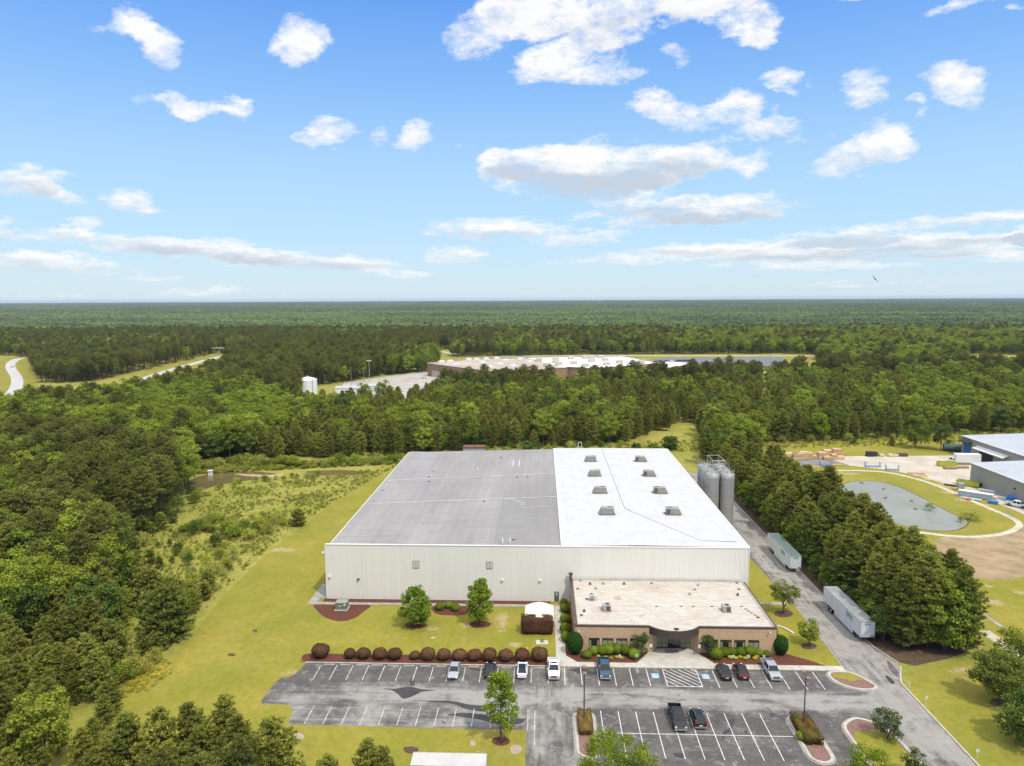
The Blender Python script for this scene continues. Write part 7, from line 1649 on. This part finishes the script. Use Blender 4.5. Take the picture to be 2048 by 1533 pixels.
hedge_run([(270, 1225), (330, 1225), (390, 1205), (430, 1180)], 26, .6, 1.3, (0, 2, 3, 3), 'thick scrub behind the largest rounded pine shrub', 'scrub behind the largest pine shrub')
hedge_run([(960, 906), (1050, 903), (1150, 900), (1260, 896)], 26, .7, 1.4, (0, 1, 2), 'green bush at the foot of the woods behind the warehouse', 'bushes behind the warehouse')
hedge_run([(1530, 884), (1650, 882), (1800, 875), (2040, 868)], 34, .7, 1.5, (0, 1, 2), 'green bush at the foot of the woods behind the field', 'bushes behind the field')
# weeds and tufts of the meadow: nobody could count them
wp = []
meadow = GP((385, 990), (480, 975), (640, 958), (800, 930), (770, 945), (700, 985), (600, 1050), (520, 1110), (440, 1190), (400, 1240), (330, 1290), (300, 1330), (230, 1390), (210, 1330), (235, 1240), (240, 1180), (270, 1110), (330, 1055))
xs = [p[0] for p in meadow]; ys = [p[1] for p in meadow]
for _ in range(160000):
    x, y = random.uniform(min(xs), max(xs)), random.uniform(min(ys), max(ys))
    if len(wp) > 5200: break
    if inpoly(x, y, meadow) and mnoise.noise(Vector((x * .09, y * .09, 1))) + random.uniform(-.5, .5) > .08: wp.append((x, y, random.choices((0, 1, 2), (14, 0, 2))[0], random.choice((.06, .09, .12, .16, .3)) * random.uniform(.8, 1.2)))
strip_ = GP((380, 950), (480, 932), (800, 920), (800, 930), (560, 940), (400, 948))
for _ in range(900):
    q = random.random(); x, y = G(385 + 410 * q, 944 - 20 * q + random.uniform(-7, 5)); wp.append((x, y, random.choice((0, 2)), random.uniform(.25, .6)))
for _ in range(1400):
    px = random.uniform(1270, 2048); x, y = G(px, 897 - (px - 1270) * .03 + random.uniform(-12, 10)); 
    if y > 288: wp.append((x, y, 0, random.uniform(.15, .4)))
gn_forest('meadow_weeds', [p_ for p_ in [list(SH[0].o.children), list(SH[1].o.children), list(SH[2].o.children)]], wp, 0, 'rough weeds and tall grass of the meadow left of the lawn')
fp = []
for _ in range(230):
    t = random.random(); x, y = G(215 + 110 * t + random.uniform(-30, 30), 1395 - 62 * t + random.uniform(-18, 18)); fp.append((x, y, 0, random.uniform(.25, .6)))
yf_ = tree_proto('flower_clump', 'yellow flowering weed clump at the lower edge of the meadow', 'flowers', shrub_parts(1.1, 1.3, 47, 260, .07, 4), 'yellow_flowers', 'oak_bark'); place(yf_, *G(262, 1372), .8)
gn_forest('yellow_weeds', [list(yf_.children)], fp, 0, 'scattered yellow flowering weeds on the lower meadow')
# ---- clipped shrubs
PB = [ball_mesh('shrub', MATS['purple_leaves'], 1500, .07, .84, 51), ball_mesh('shrub', MATS['purple_leaves'], 1500, .07, .84, 52)]
first = {}
def ball(meshes, px, py, w_, zr, lab, grp=None, cat='shrub', name='clipped_shrub', wy=None):
    """px,py = where the shrub meets the ground in front; w_ = width in metres"""
    me = meshes[rl.randrange(len(meshes))]; x, y = G(px, py); o = bpy.data.objects.new(name, me); COL.objects.link(o); o.location = (x, y + (wy or w_) / 2, .03); j_ = (1, 1, 1) if wy or 'oval' in lab else (rl.uniform(.93, 1.07), rl.uniform(.93, 1.07), rl.uniform(.88, 1.06)); o.scale = (w_ / 2 * j_[0], (wy or w_) / 2 * j_[1], w_ / 2 * zr * j_[2]); o.rotation_euler.z = 0 if wy else rl.uniform(0, 6)
    return tag(o, lab, cat, grp)
# low growth at the foot of the left woods
hedge_run([(395, 995), (330, 1052), (262, 1108), (228, 1180), (225, 1240), (205, 1330), (200, 1400)], 44, .9, 2.0, (0, 1, 2, 3), 'bushy undergrowth where the left woods meet the meadow', 'undergrowth along the left woods')
pl = [(636, 1323, 3.1, 'largest one at the left end of the row'), (697, 1322, 2.1, 'second from the left end'), (724, 1323, 2.5, 'third from the left end'), (757, 1324, 2.5, 'fourth from the left'), (787, 1325, 2.6, 'fifth from the left'), (828, 1323, 1.9, 'smaller one in the middle of the row'), (854, 1326, 2.6, 'left of the bay with the silver sedan, two away'),
      (886, 1326, 2.4, 'just left of the silver sedan'), (917.5, 1327, 2.6, 'right behind the silver sedan'), (948, 1327, 2.6, 'between the silver and the black sedan'), (978, 1328, 2.7, 'right behind the black sedan'), (1011, 1328, 2.6, 'left of the white hatchback'), (1044, 1328.5, 2.7, 'right behind the white hatchback'), (1078.5, 1329, 3.0, 'darkest one at the right end beside the walkway')]
for px, py, w_, lab in pl: ball(PB, px, py, w_ * .98, .92, 'round reddish-purple clipped shrub, ' + lab, 'round purple shrubs in the row')
hb_ = ball_mesh('hedge', MATS['purple_leaves'], 6000, .035, .80, 53, .03, box=True)
ball([hb_], 1074.5, 1271, 5.9, .62, 'purple box-shaped hedge in front of the small shelter', None, 'hedge', 'clipped_hedge', 2.9)
GB = [ball_mesh('shrub', MATS['box_leaves'], 1300, .085, .85, 54), ball_mesh('shrub', MATS['box_leaves'], 1300, .085, .85, 55)]
for px, py, w_, lab in ((878, 1224, 1.9, 'left one of three between the lawn trees'), (896, 1219.5, 1.6, 'middle one of three between the lawn trees'), (910, 1226, 1.9, 'right one of three between the lawn trees')): ball(GB, px, py, w_, .95, 'round bright green clipped shrub, ' + lab, 'green shrubs between the lawn trees')
for px, py, w_, lab in ((1175, 1321, 1.75, 'lowest one beside the tall dark shrub'), (1187.5, 1314, 1.9, 'second in the row left of the entrance'), (1204, 1314, 2.0, 'third in the row left of the entrance'), (1218.5, 1313, 2.1, 'fourth in the row left of the entrance'), (1234, 1313, 2.1, 'fifth in the row left of the entrance'), (1252, 1313.5, 2.1, 'darker one sixth in the row left of the entrance'), (1270, 1323, 2.2, 'nearest to the small tree left of the entrance')): ball(GB, px, py, w_, .92, 'round green clipped shrub, ' + lab, 'green ball shrubs left of the entrance')
for px, py, w_, lab in ((1435.5, 1324, 2.4, 'largest one nearest the entrance on its right'), (1452, 1317, 1.9, 'second right of the entrance'), (1467, 1316, 1.9, 'third right of the entrance'), (1484, 1317, 1.9, 'fourth right of the entrance'), (1503, 1317, 2.0, 'fifth right of the entrance'), (1520.5, 1317, 1.6, 'sixth right of the entrance'), (1536, 1318, 1.5, 'smallest one at the right end by the silver pickup')): ball(GB, px, py, w_, .92, 'round green clipped shrub, ' + lab, 'green ball shrubs right of the entrance')
CB = [ball_mesh('shrub', MATS['camellia_leaves'], 2200, .075, 1.25, 56)]
ball(CB, 1150.5, 1315, 2.9, 1.05, 'tall dark green oval shrub at the left front corner of the office'); ball(CB, 1565.5, 1316, 2.6, 1.05, 'tall dark green oval shrub at the right front corner of the office')
for px, py, w_, lab in ((1132, 1288, 1.9, 'nearest the front'), (1131, 1272, 2.1, 'second from the front'), (1130.5, 1251, 2.0, 'third from the front'), (1129.5, 1229, 1.8, 'fourth from the front'), (1128.5, 1214, 1.5, 'farthest, beside the grey door')): ball(GB, px, py, w_, 1.15, 'bright green shrub along the left side of the office, ' + lab, 'green shrubs along the side of the office')
for px, py, w_, lab in ((1556, 1299, 1.6, 'darker one by the tall oval shrub'), (1553, 1283, 1.3, 'middle one at the right wall of the office'), (1551, 1272, 1.2, 'farthest one at the right wall of the office')): ball(GB, px, py, w_, 1.2, 'green side shrub, ' + lab, 'green shrubs at the right wall of the office')
single('vase-shaped dark crape myrtle left of the entrance', 1283, 1311, oak_parts(4.1, 3.0, .20, 93, 30, 80, .10, .5), 'myrtle_leaves', name='small_tree', cat='small tree')
single('vase-shaped dark crape myrtle right of the entrance', 1416, 1312, oak_parts(4.0, 2.9, .20, 94, 30, 80, .10, .5), 'myrtle_leaves', name='small_tree', cat='small tree')
YB = [ball_mesh('flower', MATS['yellow_flowers'], 260, .16, .7, 57)]
for i, (px, py, nm_) in enumerate(((1223, 1321, 'left of the white sign'), (1233.5, 1319, 'just behind the white sign'), (1244, 1321, 'right of the white sign'), (1197, 1317.5, 'behind the blue pickup bed'), (1212, 1320, 'beside the blue pickup bed'))): ball(YB, px, py, .75, .9, f'small yellow flowering clump left of the entrance, {nm_}', 'yellow flower clumps left of the entrance', 'flowers', 'flower_clump')
for i, (px, py, nm_) in enumerate(((1461, 1319.5, 'leftmost'), (1473, 1321.5, 'second from left'), (1481, 1319.5, 'third from left'), (1491, 1322, 'between two white signs'), (1497, 1318.5, 'behind the third white sign'), (1511, 1322, 'low one right of the third sign'), (1515, 1318.5, 'rightmost'))): ball(YB, px, py, .8, .9, f'small yellow flowering clump right of the entrance, {nm_}', 'yellow flower clumps right of the entrance', 'flowers', 'flower_clump')
IB = ball_mesh('hedge', MATS['purple_green_leaves'], 5200, .045, .8, 58, .16, box=True)
def bedshrub(x0, x1, y0, y1, h_, lab):
    o = bpy.data.objects.new('island_hedge', IB); COL.objects.link(o); o.location = ((x0 + x1) / 2, (y0 + y1) / 2, .1); o.scale = ((x1 - x0) / 2, (y1 - y0) / 2, h_ / 1.6); tag(o, lab, 'hedge')
bedshrub(5.4, 7.6, 96.4, 102.0, .85, 'low reddish-green hedge filling the left planted island'); bedshrub(37.2, 40.0, 95.2, 101.6, 1.1, 'low reddish-brown hedge filling the right planted island')
b_ = ball(GB, 1607, 1486, 1.6, .8, 'yellow-green shrub growing out of the hedge on the right planted island'); 
single('tuft of reeds standing in the pond', 1860, 1022, shrub_parts(2.2, 2.6, 95, 500, .12), 'weed_leaves', name='reed_tuft', cat='reeds')
single('low brown-green bush at the right end of the pond', 1940, 1040, shrub_parts(1.8, 5.0, 96, 900, .14), 'weed_leaves', name='shrub', cat='shrub'); single('small reed clump at the right shore of the pond', 1922, 1045, shrub_parts(1.8, 1.6, 97, 300, .12), 'weed_leaves', name='reed_tuft', cat='reeds')

# ---- air: thin haze so the far woods fade
hz = MB().box(-15500, 15500, -300, 17800, -1.0, 72.0).build('haze', mat('haze', (1, 1, 1))); tag(hz, 'thin summer haze over the woodland', kind='stuff')
k = N(MATS['haze'].node_tree); pv = k.new('ShaderNodeVolumePrincipled'); pv.inputs['Color'].default_value = (0.66, 0.80, 1.0, 1); pv.inputs['Density'].default_value = 0.000042; pv.inputs['Anisotropy'].default_value = 0.2
oo = k.new('ShaderNodeOutputMaterial'); k.link(pv.outputs[0], oo.inputs['Volume'])
